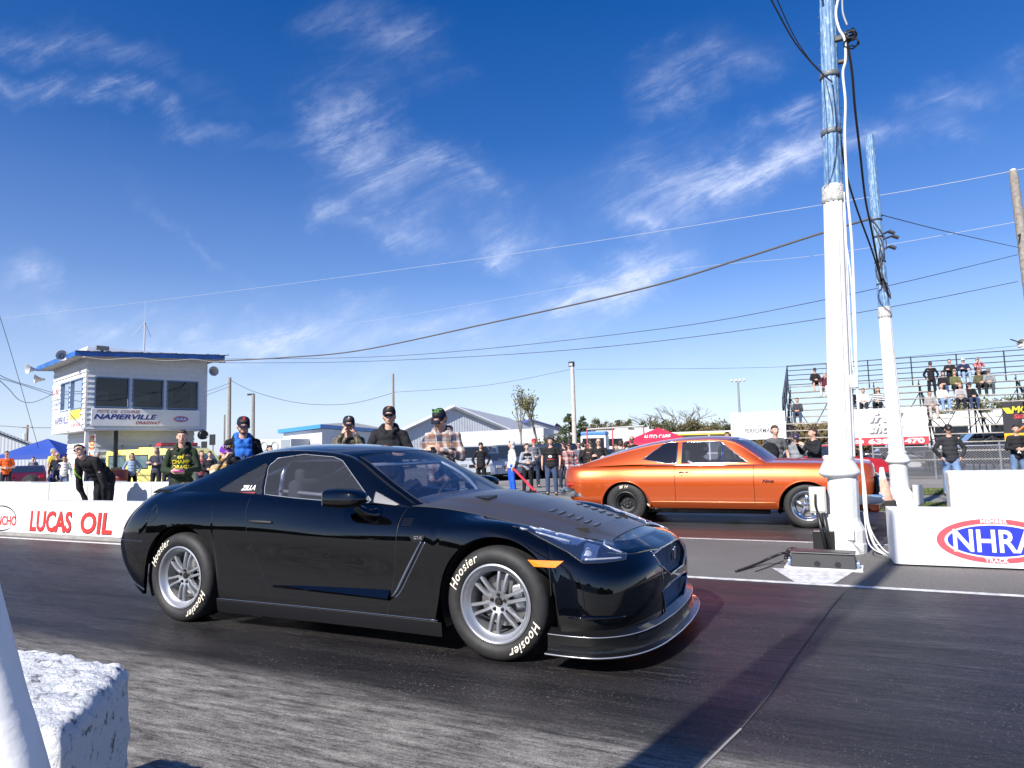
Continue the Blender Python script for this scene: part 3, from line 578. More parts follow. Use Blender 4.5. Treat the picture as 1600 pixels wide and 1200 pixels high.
# ============================================================= TOWER
TW = R(72); TC = dp(133, 670, 26); TC.z = 0; e1 = Vector((math.cos(TW), math.sin(TW), 0)); e2 = Vector((-e1.y, e1.x, 0))
def tl(px, py, wall):                        # pixel -> local (along, z) on the right (0) or left (1) wall of the tower
 d = ray(px, py); n = Vector((e1.y, -e1.x, 0)) if wall == 0 else -e1
 t = (TC - CAM).dot(n) / d.dot(n); p = CAM + d * t; return ((p - TC).dot(e1 if wall == 0 else e2), p.z)
tow = empty('control_tower', TC, TW, 'white two-storey timing tower with blue roof edge, wide windows and loudspeakers', 'tower')
LR = tl(322, 620, 0)[0]; LL = tl(84, 620, 1)[0]; zb_, zt_ = 2.44, 5.12
print('tower', LR, LL, [tl(x, y, 0) for x, y in ((150, 586), (200, 629), (209, 587), (253, 630), (262, 589), (307, 631), (142, 636), (311, 667))], [tl(x, y, 1) for x, y in ((98, 598), (108, 636), (113, 591), (129, 633))])
SID = M('white siding', (.66, .67, .68), .5, var=.05)
def siding(m, o, ax, L, z0, z1, nrm, holes=(), step=.2, axd=None):
 z = z0
 while z < z1 - .01:
  zz_ = min(z + step, z1); cuts = [(0, L)]
  for (a0, b0, a1, b1) in holes:
   if b0 < zz_ - .02 and b1 > z + .02: cuts = [q for c in cuts for q in ((c[0], min(c[1], a0)), (max(c[0], a1), c[1])) if q[1] - q[0] > .01]
  for c0, c1_ in cuts:
   p = [o + ax * c0, o + ax * c1_]; V = [p[0] + nrm * .045 + Vector((0, 0, z)), p[1] + nrm * .045 + Vector((0, 0, z)), p[1] + nrm * .002 + Vector((0, 0, zz_)), p[0] + nrm * .002 + Vector((0, 0, zz_)), p[0] + Vector((0, 0, z)), p[1] + Vector((0, 0, z))]
   m.add(V, [(0, 1, 2, 3), (4, 5, 1, 0)])
  z = zz_
X, Y, Z = Vector((1, 0, 0)), Vector((0, 1, 0)), Vector((0, 0, 1)); O = Vector((0, 0, 0))
wr = [(tl(150, 586, 0), tl(199, 629, 0)), (tl(209, 587, 0), tl(253, 630, 0)), (tl(262.5, 589, 0), tl(307, 631, 0))]
wl = [(tl(98, 597, 1), tl(108.5, 636, 1)), (tl(113, 591, 1), tl(129, 633, 1))]
wr = [(a[0], 3.32, b[0], 4.42) for a, b in wr]; wl = [(min(a[0], b[0]), 3.30, max(a[0], b[0]), 4.42) for a, b in wl]
m = MB(); siding(m, O, X, LR, zb_, zt_ + .5, -Y, wr); siding(m, O, Y, LL, zb_, zt_ + .5, -X, wl)
siding(m, Vector((LR, 0, 0)), Y, LL, zb_, zt_ + .5, X); siding(m, Vector((0, LL, 0)), X, LR, zb_, zt_ + .5, Y)
m.b2((0, 0, zb_ - .02), (LR, LL, zb_)); m.build('cabin_wall', SID, tow)
m = MB(); m.b2((-.03, -.03, zb_), (.05, .0, zt_ + .1)); m.b2((-.03, 0, zb_), (0, .05, zt_ + .1)); m.b2((LR - .05, -.03, zb_), (LR + .03, 0, zt_ + .1)); m.b2((-.035, -.035, zb_ - .05), (LR + .035, LL, zb_ - .02)); m.build('corner_trim', WHITE, tow)
FRM = M('blue window frame', (.12, .19, .32), .5); GLW = Mglass('window glass', (.35, .38, .42), 1.3)
for i, h in enumerate(wr + wl):
 r_ = i >= 3; w_ = empty('window', (0, 0, 0)); w_.parent = tow
 P = (lambda a, d, z: (d, a, z)) if r_ else (lambda a, d, z: (a, d, z)); a0, z0, a1, z1 = h; t = .05
 m = MB()
 for A_, B_ in (((a0 - t, z0 - t), (a1 + t, z0)), ((a0 - t, z1), (a1 + t, z1 + t)), ((a0 - t, z0), (a0, z1)), ((a1, z0), (a1 + t, z1))): m.b2(P(A_[0], -.05, A_[1]), P(B_[0], .04, B_[1]))
 if r_: pass
 m.build('window_frame', FRM, w_)
 m = MB(); m.add([P(a0, .02, z0), P(a1, .02, z0), P(a1, .02, z1), P(a0, .02, z1)], [(0, 1, 2, 3)]); m.build('pane', GLW, w_)
INK = M('tower interior', (.05, .05, .055), .8)
m = MB(); m.b2((.05, 1.6, zb_), (LR - .05, 1.65, zt_)); m.b2((.05, .12, 3.05), (LR - .05, .7, 3.12)); m.build('inner_partition', INK, tow)
for c_, d_ in (((wr[1][0] + .55, .55, 3.45), (.45, .05, .32)), ((wr[0][0] + .5, .5, 3.4), (.3, .2, .25))): m = MB(); m.box(c_, d_, bev=.01); m.build('monitor', BLACKM, tow)
m = MB(); m.box((wr[1][0] + .62, 1.2, 3.65), (.75, .03, .7)); m.box((wr[2][0] + .6, 1.3, 3.7), (.16, .05, .7)); m.box((wr[0][0] + .42, 1.2, 3.75), (.75, .04, .55), R(8)); m.build('inner_board', M('inner light', (.5, .52, .56), .5), tow)
# sign on the right wall
s0, s1 = tl(142, 640, 0)[0], tl(311.5, 650, 0)[0]; so_ = empty('wall_sign', (0, 0, 0)); so_.parent = tow
m = MB(); m.b2((s0, -.06, 2.56), (s1, -.03, 3.24), .012); m.build('board', PAN, so_); sl = s1 - s0
NAV = M('sign navy', (.02, .03, .22), .5); MAR = M('sign maroon', (.30, .015, .03), .5)
flat('PISTE DE  COURSE', s0 + sl * .235, 3.13, .115, sl * .38, MAR, so_, -.064, .3, .008)
flat('NAPIERVILLE', s0 + sl * .30, 2.925, .20, sl * .56, NAV, so_, -.064, .3, .03); flat('DRAGWAY', s0 + sl * .50, 2.70, .125, sl * .23, MAR, so_, -.064, .3, .025)
nhra(so_, s0 + sl * .81, 2.86, .30, .125, -.064, False, .003)
# signs on the left wall
for (a, b, c, d), mat, word, wc in (((84, 603, 95, 623), PAN, 'LUBE', MAR), ((86, 627, 96, 638), PAN, 'TIRES', NAV), ((86, 644, 110.5, 672), PAN, 'NAPIERVILLE', NAV), ((112, 640, 127, 654), M('sign yellow', (.72, .55, .08), .5), None, None), ((112, 657, 129, 671), PAN, 'DRAG', RED)):
 p, q = tl(a, b, 1), tl(c, d, 1); y0, y1 = min(p[0], q[0]), max(p[0], q[0]); z1, z0 = p[1] - .0, q[1]; zc = (z0 + z1) / 2
 sg_ = MB(); sg_.b2((-.045, y0, z0), (-.025, y1, z1)); sg = sg_.build('wall_sign', mat, tow)
 if word:
  V, F = txt(word, size=1, offset=.01, shear=.2); V = np.array(V); w0 = np.ptp(V[:, 0]); h0 = np.ptp(V[:, 1]); cx, cy = V[:, 0].mean(), V[:, 1].mean(); V[:, 0] -= (V[:, 0].max() + V[:, 0].min()) / 2; V[:, 1] -= (V[:, 1].max() + V[:, 1].min()) / 2
  mm = MB(); mm.add([(-.049, (y0 + y1) / 2 - v[0] / w0 * (y1 - y0) * .85, zc + v[1] / h0 * (z1 - z0) * .35) for v in V], F); mm.build('lettering', wc, sg)
# roof
rz = lambda x: 5.17 + .05 * x; ov = .55
V = []; 
for dz in (0, .19):
 V += [(-ov, -ov, rz(-ov) + dz), (LR + ov, -ov, rz(LR + ov) + dz), (LR + ov, LL + ov, rz(LR + ov) + dz), (-ov, LL + ov, rz(-ov) + dz)]
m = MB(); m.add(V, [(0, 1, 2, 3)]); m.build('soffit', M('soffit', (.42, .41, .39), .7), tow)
m = MB(); m.add([(v[0], v[1], v[2] + .004) for v in V], [(4, 5, 6, 7), (0, 1, 5, 4), (1, 2, 6, 5), (2, 3, 7, 6), (3, 0, 4, 7)]); m.build('roof', M('blue fascia', (.03, .13, .42), .45, var=.3, vscale=2.5, bump=.5, bscale=8), tow)
m = MB()
for k in range(40):
 x = -ov + (LR + 2 * ov) * k / 39; m.tube([(x, -ov - .01, rz(x) + .19), (x + .17, -ov - .015, rz(x + .17) + .19 + rnd.uniform(-.02, .03))], .02, 4)
m.build('roof_edge', M('roof edge', (.09, .10, .13), .7), tow)
m = MB(); m.tube(bez([(x, -ov + .35 * abs(x - 2) / 2.6 * 0 - .04, rz(x) - .08 - .05 * math.sin(x * 3)) for x in np.linspace(-.3, LR + ov, 9)], 5), .03, 6); m.build('eave_cable', M('dirty cable', (.4, .38, .34), .8), tow, True)
m = MB(); m.box((.35, -ov, rz(.3) + .33), (.46, .1, .17), .08, bev=.02); m.box((.35, -ov + .05, rz(.3) + .28), (.1, .1, .12)); m.build('roof_floodlight', M('lamp grey2', (.22, .22, .21), .5), tow)
def horn(x, y, z, az, el=0, s=.82):
 m = MB(); mx = Matrix.Translation((x, y, z)) @ Matrix.Rotation(az, 4, 'Z') @ Matrix.Rotation(R(90) + el, 4, 'X')
 m.lathe([(0, -.16 * s), (.05 * s, -.16 * s), (.07 * s, -.05 * s), (.13 * s, .14 * s), (.25 * s, .30 * s), (.26 * s, .30 * s), (.235 * s, .285 * s), (.10 * s, .12 * s), (.0, .02 * s)], 28, mx); m.lathe([(0, .2 * s), (.05 * s, .19 * s), (.06 * s, .12 * s)], 16, mx); return m.build('loudspeaker', M('horn grey', (.45, .45, .45), .4), tow, True)
horn(-ov - .1, .9, 5.28, R(-10)); horn(-ov - .15, LL + .3, 5.18, R(-75)); horn(-ov + .1, LL + .1, 4.75, R(-95)); horn(LR + .25, .1, 4.95, R(0))
# antenna
o = empty('antenna', TC + e1 * (LR * .48) + e2 * .5, 0, 'thin whip antenna with slanting radials on the tower roof', 'antenna'); z0 = rz(LR * .48) + .27
m = MB(); m.tube([(0, 0, z0), (0, 0, z0 + 1.35)], .028, 8); m.tube([(0, 0, z0 + 1.35), (.01, 0, z0 + 2.2)], .010, 6); m.build('mast', M('antenna metal', (.5, .5, .5), .4, .5), o)
m = MB()
for a in (0, 1.57, 3.14, 4.71): m.tube([(0, 0, z0 + 1.33), (.5 * math.cos(a + YAW), .5 * math.sin(a + YAW), z0 + .8)], .010, 5)
m.build('radial', M('antenna metal'), o)
# ground floor
bx0, by0 = .55, .75
m = MB(); siding(m, Vector((bx0, by0, 0)), X, LR - bx0 - .2, -.2, zb_ - .02, -Y, step=.22); siding(m, Vector((bx0, by0, 0)), Y, LL - by0 - .2, -.2, zb_ - .02, -X, step=.22)
siding(m, Vector((LR - .2, by0, 0)), Y, LL - by0 - .2, -.2, zb_ - .02, X, step=.22); m.build('ground_floor_wall', SID, tow)
px_ = tl(179, 700, 0)[0]; m = MB(); m.b2((px_, .02, 0), (px_ + .12, .14, zb_)); m.build('dark_post', DARK, tow)
m = MB(); m.b2((.02, .02, 0), (.14, .14, zb_)); m.build('white_post', WHITE, tow)
pm = [((.62, 1.25, 1.9), (.40, .03, .45), M('poster white', (.65, .65, .6), .6)), ((.62, .9, 2.1), (.30, .03, .35), M('poster orange', (.75, .16, .05), .6)), ((.62, 1.1, 1.45), (.4, .03, .45), M('poster white'))]
for (c, s_, mt), (dy, z, wy, hz, mt2, nm) in zip(pm, ((1.55, 1.75, .36, .7, 'poster white', 'W'), (1.0, 1.95, .5, .55, 'poster orange', 'O'), (1.0, 1.35, .55, .5, 'poster white', 'R'))):
 m = MB(); m.b2((bx0 - .04, dy - wy / 2, z - hz / 2), (bx0 - .025, dy + wy / 2, z + hz / 2)); ps = m.build('poster', mt, tow)
 m = MB()
 if nm == 'W':
  m.tube([(bx0 - .05, dy - .1, z - .1), (bx0 - .05, dy - .1, z + .1), (bx0 - .05, dy, z + .25), (bx0 - .05, dy + .1, z + .1), (bx0 - .05, dy + .1, z - .1)], .03, 6); m.build('poster_mark', M('poster green', (.03, .3, .12), .6), ps)
 else:
  for k in range(3): m.b2((bx0 - .045, dy - wy * .4, z - hz * .35 + k * hz * .25), (bx0 - .041, dy + wy * (.2 + .1 * k), z - hz * .25 + k * hz * .25))
  m.build('poster_mark', M('poster yellow', (.75, .6, .2), .6) if nm == 'O' else M('poster orange'), ps)
o = empty('dark_speaker', TC + e1 * (LR - .15) + e2 * -.1, TW, 'round black loudspeaker hung under the right corner of the tower cabin', 'loudspeaker')
m = MB(); m.lathe([(0, .1), (.14, .1), (.17, .14), (.19, .12), (.19, -.1), (0, -.1)], 24, Matrix.Translation((0, 0, 2.2)) @ Matrix.Rotation(R(90), 4, 'X')); m.tube([(0, 0, 2.2), (0, .05, 2.44)], .02); m.build('speaker_body', BLACKM, o, 50)
# drums beside the tower
for k, (x, lab) in enumerate(((172, 'dark red oil drum in front of the tower, left of the yellow van'), (186, 'red drum with a pale label, right of the darker drum by the yellow van'))):
 p = dp(x, 740, 24.5); p.z = 0; o = empty('oil_drum', p, 0, lab, 'drum', 'oil drums by the tower'); m = MB(); m.lathe([(0, 0), (.29, 0), (.29, .3), (.30, .31), (.29, .32), (.29, .6), (.30, .61), (.29, .62), (.29, .9), (.28, .9), (.28, .87), (0, .87)], 24); m.build('drum', M('drum red%d' % k, ((.16, .03, .03), (.28, .06, .05))[k], .5, var=.3, bump=.2), o, 50)
 if k: m = MB(); m.b2((-.12, -.31, .55), (.06, -.29, .75)); m.build('label', M('label', (.6, .55, .5), .6), o)
 else: m = MB(); m.box((.2, -.2, .93), (.7, .3, .1)); m.build('lid_board', M('brown board', (.3, .22, .12), .8), o)
# ============================================================= GRANDSTAND
GY0, GDY, GZ0, GDZ, NR_ = 32.9, .66, .78, .345, 11
GX0, GX1 = -2.55, 13.5
gs = empty('grandstand', (0, 33, 0), 0, 'long steel grandstand with wooden plank benches and railings, spectators sitting on it', 'grandstand')
BEN = M('bench wood', (.34, .31, .27), .75, var=.3, vscale=3); GDK = M('grandstand steel', (.045, .045, .055), .5, .3)
for i in range(NR_):
 y, z = GY0 + GDY * i - 33, GZ0 + GDZ * i
 m = MB(); m.b2((GX0 + .1, y - .14, z - .04), (GX1, y + .14, z)); m.build('bench', BEN, gs)
 m = MB(); m.b2((GX0 + .1, y - .42, z - .38), (GX1, y - .16, z - .345)); m.build('foot_board', BEN, gs)
xs_ = np.linspace(GX0 + .1, GX1, 9)
for x in xs_:
 m = MB(); y1, z1 = GY0 + GDY * 10.3 - 33, GZ0 + GDZ * 10.3
 m.tube([(x, -.45, -.32), (x, -.45, .4)], .035, 6); m.tube([(x, -.5, .28), (x, y1, z1 - .3)], .04, 6)
 for k in (2.5, 5, 7.5, 10): yy, z_ = GY0 + GDY * k - 33, GZ0 + GDZ * k - .35; m.tube([(x, yy, -.32), (x, yy, z_)], .035, 6)
 m.tube([(x, 1.3, 0), (x, 6.2, z1 - .6)], .025, 5)
 for i in range(NR_):
  y, z = GY0 + GDY * i - 33, GZ0 + GDZ * i; m.tube([(x, y, z - .38), (x, y, z - .03)], .022, 5); m.tube([(x, y - .4, z - .36), (x, y + .1, z - .36)], .02, 5)
 m.build('support_frame', GDK, gs)
for a, b in zip(xs_[:-1], xs_[1:]):
 m = MB()
 for yy, z_ in ((1.2, 1.3), (3.0, 2.2), (6.2, 3.6)): m = MB(); m.tube([(a, yy, .1), (b, yy, z_)], .022, 5); m.tube([(a, yy + .03, z_), (b, yy + .03, .1)], .022, 5); m.build('cross_brace', GDK, gs)
ry = GY0 + GDY * 10.6 - 33
m = MB()
for k in range(5): m.tube([(GX0, ry, 4.35 + .26 * k), (GX1, ry, 4.35 + .26 * k)], .024, 6)
for x in np.arange(GX0, GX1 + .1, 1.95): m.tube([(x, ry, 3.9), (x, ry, 5.42)], .032, 6)
m.build('back_rail', GDK, gs)
m = MB()
for k in range(5): m.tube([(GX0, ry, 4.35 + .26 * k), (GX0 - .02, 2.6, 2.75 + .26 * k - .35), (GX0, 2.0, 2.1 + .2 * k)], .022, 6)
for y, z in ((ry, 4.2), (5.2, 3.3), (3.7, 2.6), (2.4, 1.9)): m.tube([(GX0, y, z - .3), (GX0, y, z + 1.15)], .03, 6)
m.build('side_rail', GDK, gs)
def banner(name, x0, x1, z0, z1, y, mat, lab):
 o = empty(name, ((x0 + x1) / 2, y, (z0 + z1) / 2), 0, lab, 'banner'); m = MB(); m.b2((-(x1 - x0) / 2, 0, -(z1 - z0) / 2), ((x1 - x0) / 2, .03, (z1 - z0) / 2)); m.build('banner_sheet', mat, o); return o
BW_ = M('banner white', (.60, .60, .60), .6)
o = banner('sponsor_banner', -4.55, -2.25, 1.42, 2.64, 32, BW_, 'white banner reading FEDERAL PERFORMANCE left of the grandstand')
flat('F', -.86, .22, .66, .46, M('letter outline', (.30, .30, .31), .5), o, -.004, .3, .02); flat('F', -.84, .23, .60, .40, BW_, o, -.007, .3, .0)
flat('EDERAL', .2, .2, .40, 1.62, M('letter outline'), o, -.004, .3, .03); flat('EDERAL', .21, .205, .35, 1.58, BW_, o, -.007, .3, .012)
flat('PERFORMANCE', .18, -.22, .20, 1.50, M('letter grey', (.12, .12, .13), .5), o, -.004, .2, .012)
o = banner('sponsor_banner', .0, 3.06, 1.06, 2.56, 32, BW_, 'white banner with grey shadowed lettering and a red telephone strip, behind the columns')
m = MB(); m.b2((-1.53, -.006, -.75), (1.53, -.002, -.44)); m.build('red_strip', M('strip red', (.62, .04, .05), .5), o)
for w_, z_, x_ in (('fred', .38, .05), ('show', -.06, .0)):
 flat(w_, x_ + .05, z_ - .05, .42, 1.25, M('letter shade', (.12, .12, .13), .5), o, -.005, .35, .05); flat(w_, x_, z_, .40, 1.2, M('letter outline'), o, -.008, .35, .045); flat(w_, x_, z_, .38, 1.18, BW_, o, -.011, .35, .02)
flat('450', -1.05, -.60, .15, .50, BW_, o, -.012, .0, .04); flat('638', -.25, -.60, .22, .78, BW_, o, -.012, .0, .05); flat('1470', .95, -.60, .22, .85, BW_, o, -.012, .0, .05)
o = banner('sponsor_banner', 5.52, 8.2, 1.12, 2.58, 31.8, M('banner black', (.02, .02, .025), .6), 'black banner with yellow lettering at the right edge')
m = MB(); m.b2((-1.34, -.006, -.73), (1.34, -.002, -.45)); m.build('yellow_strip', M('strip yellow', (.8, .42, .02), .5), o)
YEL = M('letter yellow', (.8, .60, .03), .5)
m = MB(); m.add([(-1.33, -.005, .52), (-1.12, -.005, .52), (-1.0, -.005, .30), (-1.2, -.005, .30)], [(0, 1, 2, 3)]); m.build('chevron', YEL, o)
flat('MONROE', -.3, .44, .26, 1.5, YEL, o, -.006, .15, .03); flat('SENSATRAC', -.25, .18, .16, 1.5, M('letter red', (.55, .05, .05), .5), o, -.006, .15, .03); flat('Shocks & Struts', -.1, .0, .12, 1.3, BW_, o, -.006, 0, .02)
m = MB(); m.tube([(-.95, -.01, -.42), (-.7, -.01, -.2), (-.3, -.01, -.12), (.1, -.01, -.25), (.5, -.01, -.3)], .035, 5); m.build('banner_swoosh', M('swoosh orange', (.75, .2, .04), .5), o)
# chain link fence
fe_ = empty('chain_link_fence', (0, 31, gz(31)), 0, 'grey chain-link fence in front of the grandstand', 'fence')
m = MB(); fx0, fx1, fh = 1.0, 9.5, 1.25
k = fx0 - fh
while k < fx1:
 for sg in (-1, 1):
  a = k if sg > 0 else k + fh; b = a + sg * fh; z0, z1 = 0.05, fh
  if a < fx0: z0 += (fx0 - a); a = fx0
  if b < fx0: continue
  if a > fx1 or b > fx1: continue
  m.tube([(a, 0, z0), (b, 0, z1)], .007, 3, False)
 k += .10
m.build('fence_mesh', M('fence wire', (.30, .31, .33), .5, .5), fe_)
for x in np.arange(fx0, fx1 + .1, 2.1): m = MB(); m.tube([(x, .01, 0), (x, .01, fh + .1)], .03, 8); m.build('post', STEEL, fe_)
m = MB(); m.tube([(fx0, 0, fh), (fx1, 0, fh)], .02, 6); m.build('top_rail', STEEL, fe_)
tuft_patch('grass', lambda r: (r.uniform(-1.5, 12), r.choice((r.uniform(14.2, 17.8), r.uniform(15, 17.5), r.uniform(21.5, 24.5)))), 26000, .05, 5, M('grass blades', (.10, .13, .03), .8, var=.5, vscale=1.5), 'short patchy grass strips beyond the far lane')
slope_sheet('grass_verge', -1.6, 60, list(np.linspace(14.2, 18.0, 8)), .006, GRASS); slope_sheet('grass_verge', -1.6, 60, list(np.linspace(21.3, 24.8, 6)), .006, GRASS)
# ============================================================= BUILDINGS FAR AWAY
def corr(name, col): 
 m = M(name, col, .5); t = m.node_tree; p = t.nodes['Principled BSDF']; o = nn(t, 'ShaderNodeTexCoord'); w_ = nn(t, 'ShaderNodeTexWave'); w_.inputs['Scale'].default_value = 1.6; lk(t, o.outputs['Object'], w_.inputs[0]); b = nn(t, 'ShaderNodeBump'); b.inputs['Strength'].default_value = .6; b.inputs['Distance'].default_value = .03; lk(t, w_.outputs[0], b.inputs['Height']); lk(t, b.outputs[0], p.inputs['Normal'])
 n = nn(t, 'ShaderNodeTexNoise'); n.inputs['Scale'].default_value = .6; lk(t, o.outputs['Object'], n.inputs[0]); lk(t, ramp(t, n.outputs[0], [(.3, tuple(c * .88 for c in col)), (.7, col)]), p.inputs['Base Color']); return m
def wallp(o, pts, mat, nm): m = MB(); m.add(pts, [tuple(range(len(pts)))]); return m.build(nm, mat, o)
def gable(name, A, B, C, eave, ridge, wm, rm, lab, trim=None, t0=.5):
 """A,B ends of the gable front on the ground, C the far end of the ridge direction from B"""
 A, B, C = Vector(A), Vector(B), Vector(C); o = empty(name, A, 0, lab, 'building'); b = B - A; c = C - B; up = Vector((0, 0, 1)); Mi = b * t0
 m = MB(); m.add([O, b, b + up * eave, Mi + up * ridge, up * eave], [(0, 1, 2, 3, 4)]); m.add([b, b + c, b + c + up * eave, b + up * eave], [(0, 1, 2, 3)]); m.add([c, b + c, b + c + up * eave, Mi + c + up * ridge, c + up * eave], [(0, 1, 2, 3, 4)]); m.add([O, c, c + up * eave, up * eave], [(0, 1, 2, 3)]); m.build('wall', wm, o)
 f = -c.normalized() * .5; q = .25; bb = b.normalized() * .6
 m = MB()
 for P in ([f + up * (eave) - bb, Mi + f + up * (ridge + q), Mi + c - f + up * (ridge + q), c - f + up * eave - bb], [Mi + f + up * (ridge + q), b + f + up * eave + bb, b + c - f + up * eave + bb, Mi + c - f + up * (ridge + q)]):
  P2 = [p - up * .18 for p in P]; m.add(P + P2, [(0, 1, 2, 3), (7, 6, 5, 4), (0, 4, 5, 1), (1, 5, 6, 2), (2, 6, 7, 3), (3, 7, 4, 0)])
 m.build('roof', rm, o)
 if trim:
  m = MB(); m.tube([f * 1.1 + up * (eave - .05) - bb, Mi + f * 1.1 + up * (ridge + .12)], .22, 4); m.tube([Mi + f * 1.1 + up * (ridge + .12), b + f * 1.1 + up * (eave - .05) + bb], .22, 4); m.build('verge_board', trim, o)
 return o
def g0(px, dep): p = dp(px, 700, dep); p.z = gz(p.y); return p
BWH = corr('white cladding', (.66, .67, .68)); BGR = corr('grey cladding', (.54, .57, .61)); RGR = corr('grey roof', (.50, .50, .49)); RBL = corr('blue roof', (.10, .13, .32))
gable('barn', g0(636, 78), g0(792, 84), g0(850, 120), 3.9, 6.6, BGR, RGR, 'large grey metal barn with a wide gable behind the parked cars', BWH, .47)
o = empty('white_annex', g0(712, 74), 0, 'long low white metal shed in front of the grey barn', 'building'); a, b, c = O, g0(850, 74) - g0(712, 74), g0(866, 80) - g0(712, 74)
m = MB()
for P, Q in ((a, b), (b, c)): m.add([P, Q, Q + Z * 3.75, P + Z * 3.5] if P is a else [P, Q, Q + Z * 3.75, P + Z * 3.75], [(0, 1, 2, 3)])
m.build('wall', BWH, o)
gable('hangar', g0(800, 118), g0(885, 122), g0(800, 150), 4.6, 6.4, BGR, RBL, 'blue-roofed hangar behind the barn and bare trees', None, .35)
o = gable('house', g0(862, 140), g0(880, 142), g0(884, 155), 4.4, 6.4, M('house brown', (.2, .14, .1), .8), M('house roof', (.10, .07, .06), .8), 'small dark-roofed house right of the blue hangar')
o = empty('retaining_wall', g0(640, 66), 0, 'pale concrete block wall behind the parked cars', 'wall'); b = g0(876, 70) - g0(640, 66); m = MB(); n_ = Vector((-b.y, b.x, 0)).normalized() * .5; m.add([O, b, b + n_, n_, Z * 1.6, b + Z * 2.3, b + n_ + Z * 2.3, n_ + Z * 1.6], [(0, 1, 5, 4), (1, 2, 6, 5), (3, 0, 4, 7), (4, 5, 6, 7)])
for k in range(1, 14): p = b * (k / 14); m.b2((p.x - .04, p.y - .07, 0), (p.x + .04, p.y + .1, 2.3)) if False else None
m.build('wall_body', M('cream concrete', (.45, .42, .36), .85, var=.15, vscale=1, bump=.4, bscale=4), o)
o = empty('low_building', g0(443, 52), 0, 'low white building with a blue fascia behind the men in caps', 'building'); b = g0(598, 60) - g0(443, 52) ; c = g0(520, 80) - g0(443, 52); d = b + Vector((b.y, -b.x, 0)) * -.0
H1 = 3.2; b2_ = g0(503, 50) - g0(443, 52); c2_ = g0(604, 66) - g0(443, 52)
m = MB(); m.add([O, b2_, b2_ + Z * 3.4, Z * H1], [(0, 1, 2, 3)]); m.add([b2_, c2_, c2_ + Z * 3.4, b2_ + Z * 3.4], [(0, 1, 2, 3)]); m.add([O, c2_ - b2_, c2_ - b2_ + Z * H1, Z * H1], [(0, 1, 2, 3)]); m.build('wall', BWH, o)
m = MB(); ov_ = Vector((-.3, -.3, 0)); pts = [ov_ + Z * (H1 + .0), b2_ + Vector((.2, -.4, 0)) + Z * 3.43, c2_ + Vector((.5, 0, 0)) + Z * 3.43, c2_ - b2_ + Z * H1]; rid = [p + Z * .28 for p in pts]; m.add(pts + rid, [(0, 1, 5, 4), (1, 2, 6, 5), (2, 3, 7, 6), (3, 0, 4, 7), (3, 2, 1, 0)]); m.build('fascia', M('bright blue fascia', (.05, .25, .6), .5), o)
ap = (b2_ + (c2_ - b2_) * .5) * .9 + Z * 4.15; m = MB(); m.add(rid + [ap], [(0, 1, 4), (1, 2, 4), (2, 3, 4), (3, 0, 4)]); m.build('roof', M('pale roof', (.55, .52, .46), .7), o)
m = MB(); q = b2_ * .15; m.add([q + Vector((0, -.05, 0)), b2_ * .95 + Vector((0, -.05, 0)), b2_ * .95 + Vector((0, -.05, 2.35)), q + Vector((0, -.05, 2.35))], [(0, 1, 2, 3)]); m.build('wide_door', M('door grey', (.35, .35, .36), .6), o)
gable('far_shed', g0(-60, 60), g0(76, 62), g0(60, 90), 2.3, 4.6, BGR, corr('slate roof', (.26, .29, .34)), 'grey-roofed shed at the far left behind the man in orange', None, .25)
o = empty('cooling_unit', g0(412, 50), 0, 'pale container with round fans behind the man in the blue hoodie', 'container'); m = MB(); m.b2((-1.7, 0, 0), (2.6, 2, 2.7), .05); m.build('container', M('container grey', (.5, .52, .54), .6), o)
m = MB()
for k in range(3): m.lathe([(.32, 0), (.34, .03), (.30, .03), (.29, 0)], 20, frame((-1.0 + k * 1.05, -.02, 2.2), (1, 0, 0), (0, -1, 0)))
m.build('fan_rings', M('fan grey', (.25, .25, .26), .6), o)
m = MB(); m.b2((1.7, -.03, .2), (2.5, 0, 2.65)); m.build('side_panel', M('panel grey', (.25, .28, .32), .6), o)
for i, (px, py, lab) in enumerate(((320, 698, 'left one'), (333, 687, 'right one'))):
 p = dp(px, py, 40); o = empty('traffic_sign', (p.x, p.y, 0), 0, 'small dark sign panel on a post, %s of two right of the tower' % lab, 'sign'); m = MB(); m.tube([(0, 0, 0), (0, 0, p.z)], .04, 6); m.build('post', STEEL, o); m = MB(); m.box((0, -.05, p.z), (.45, .06, .62), bev=.02); m.build('panel', DARK, o)
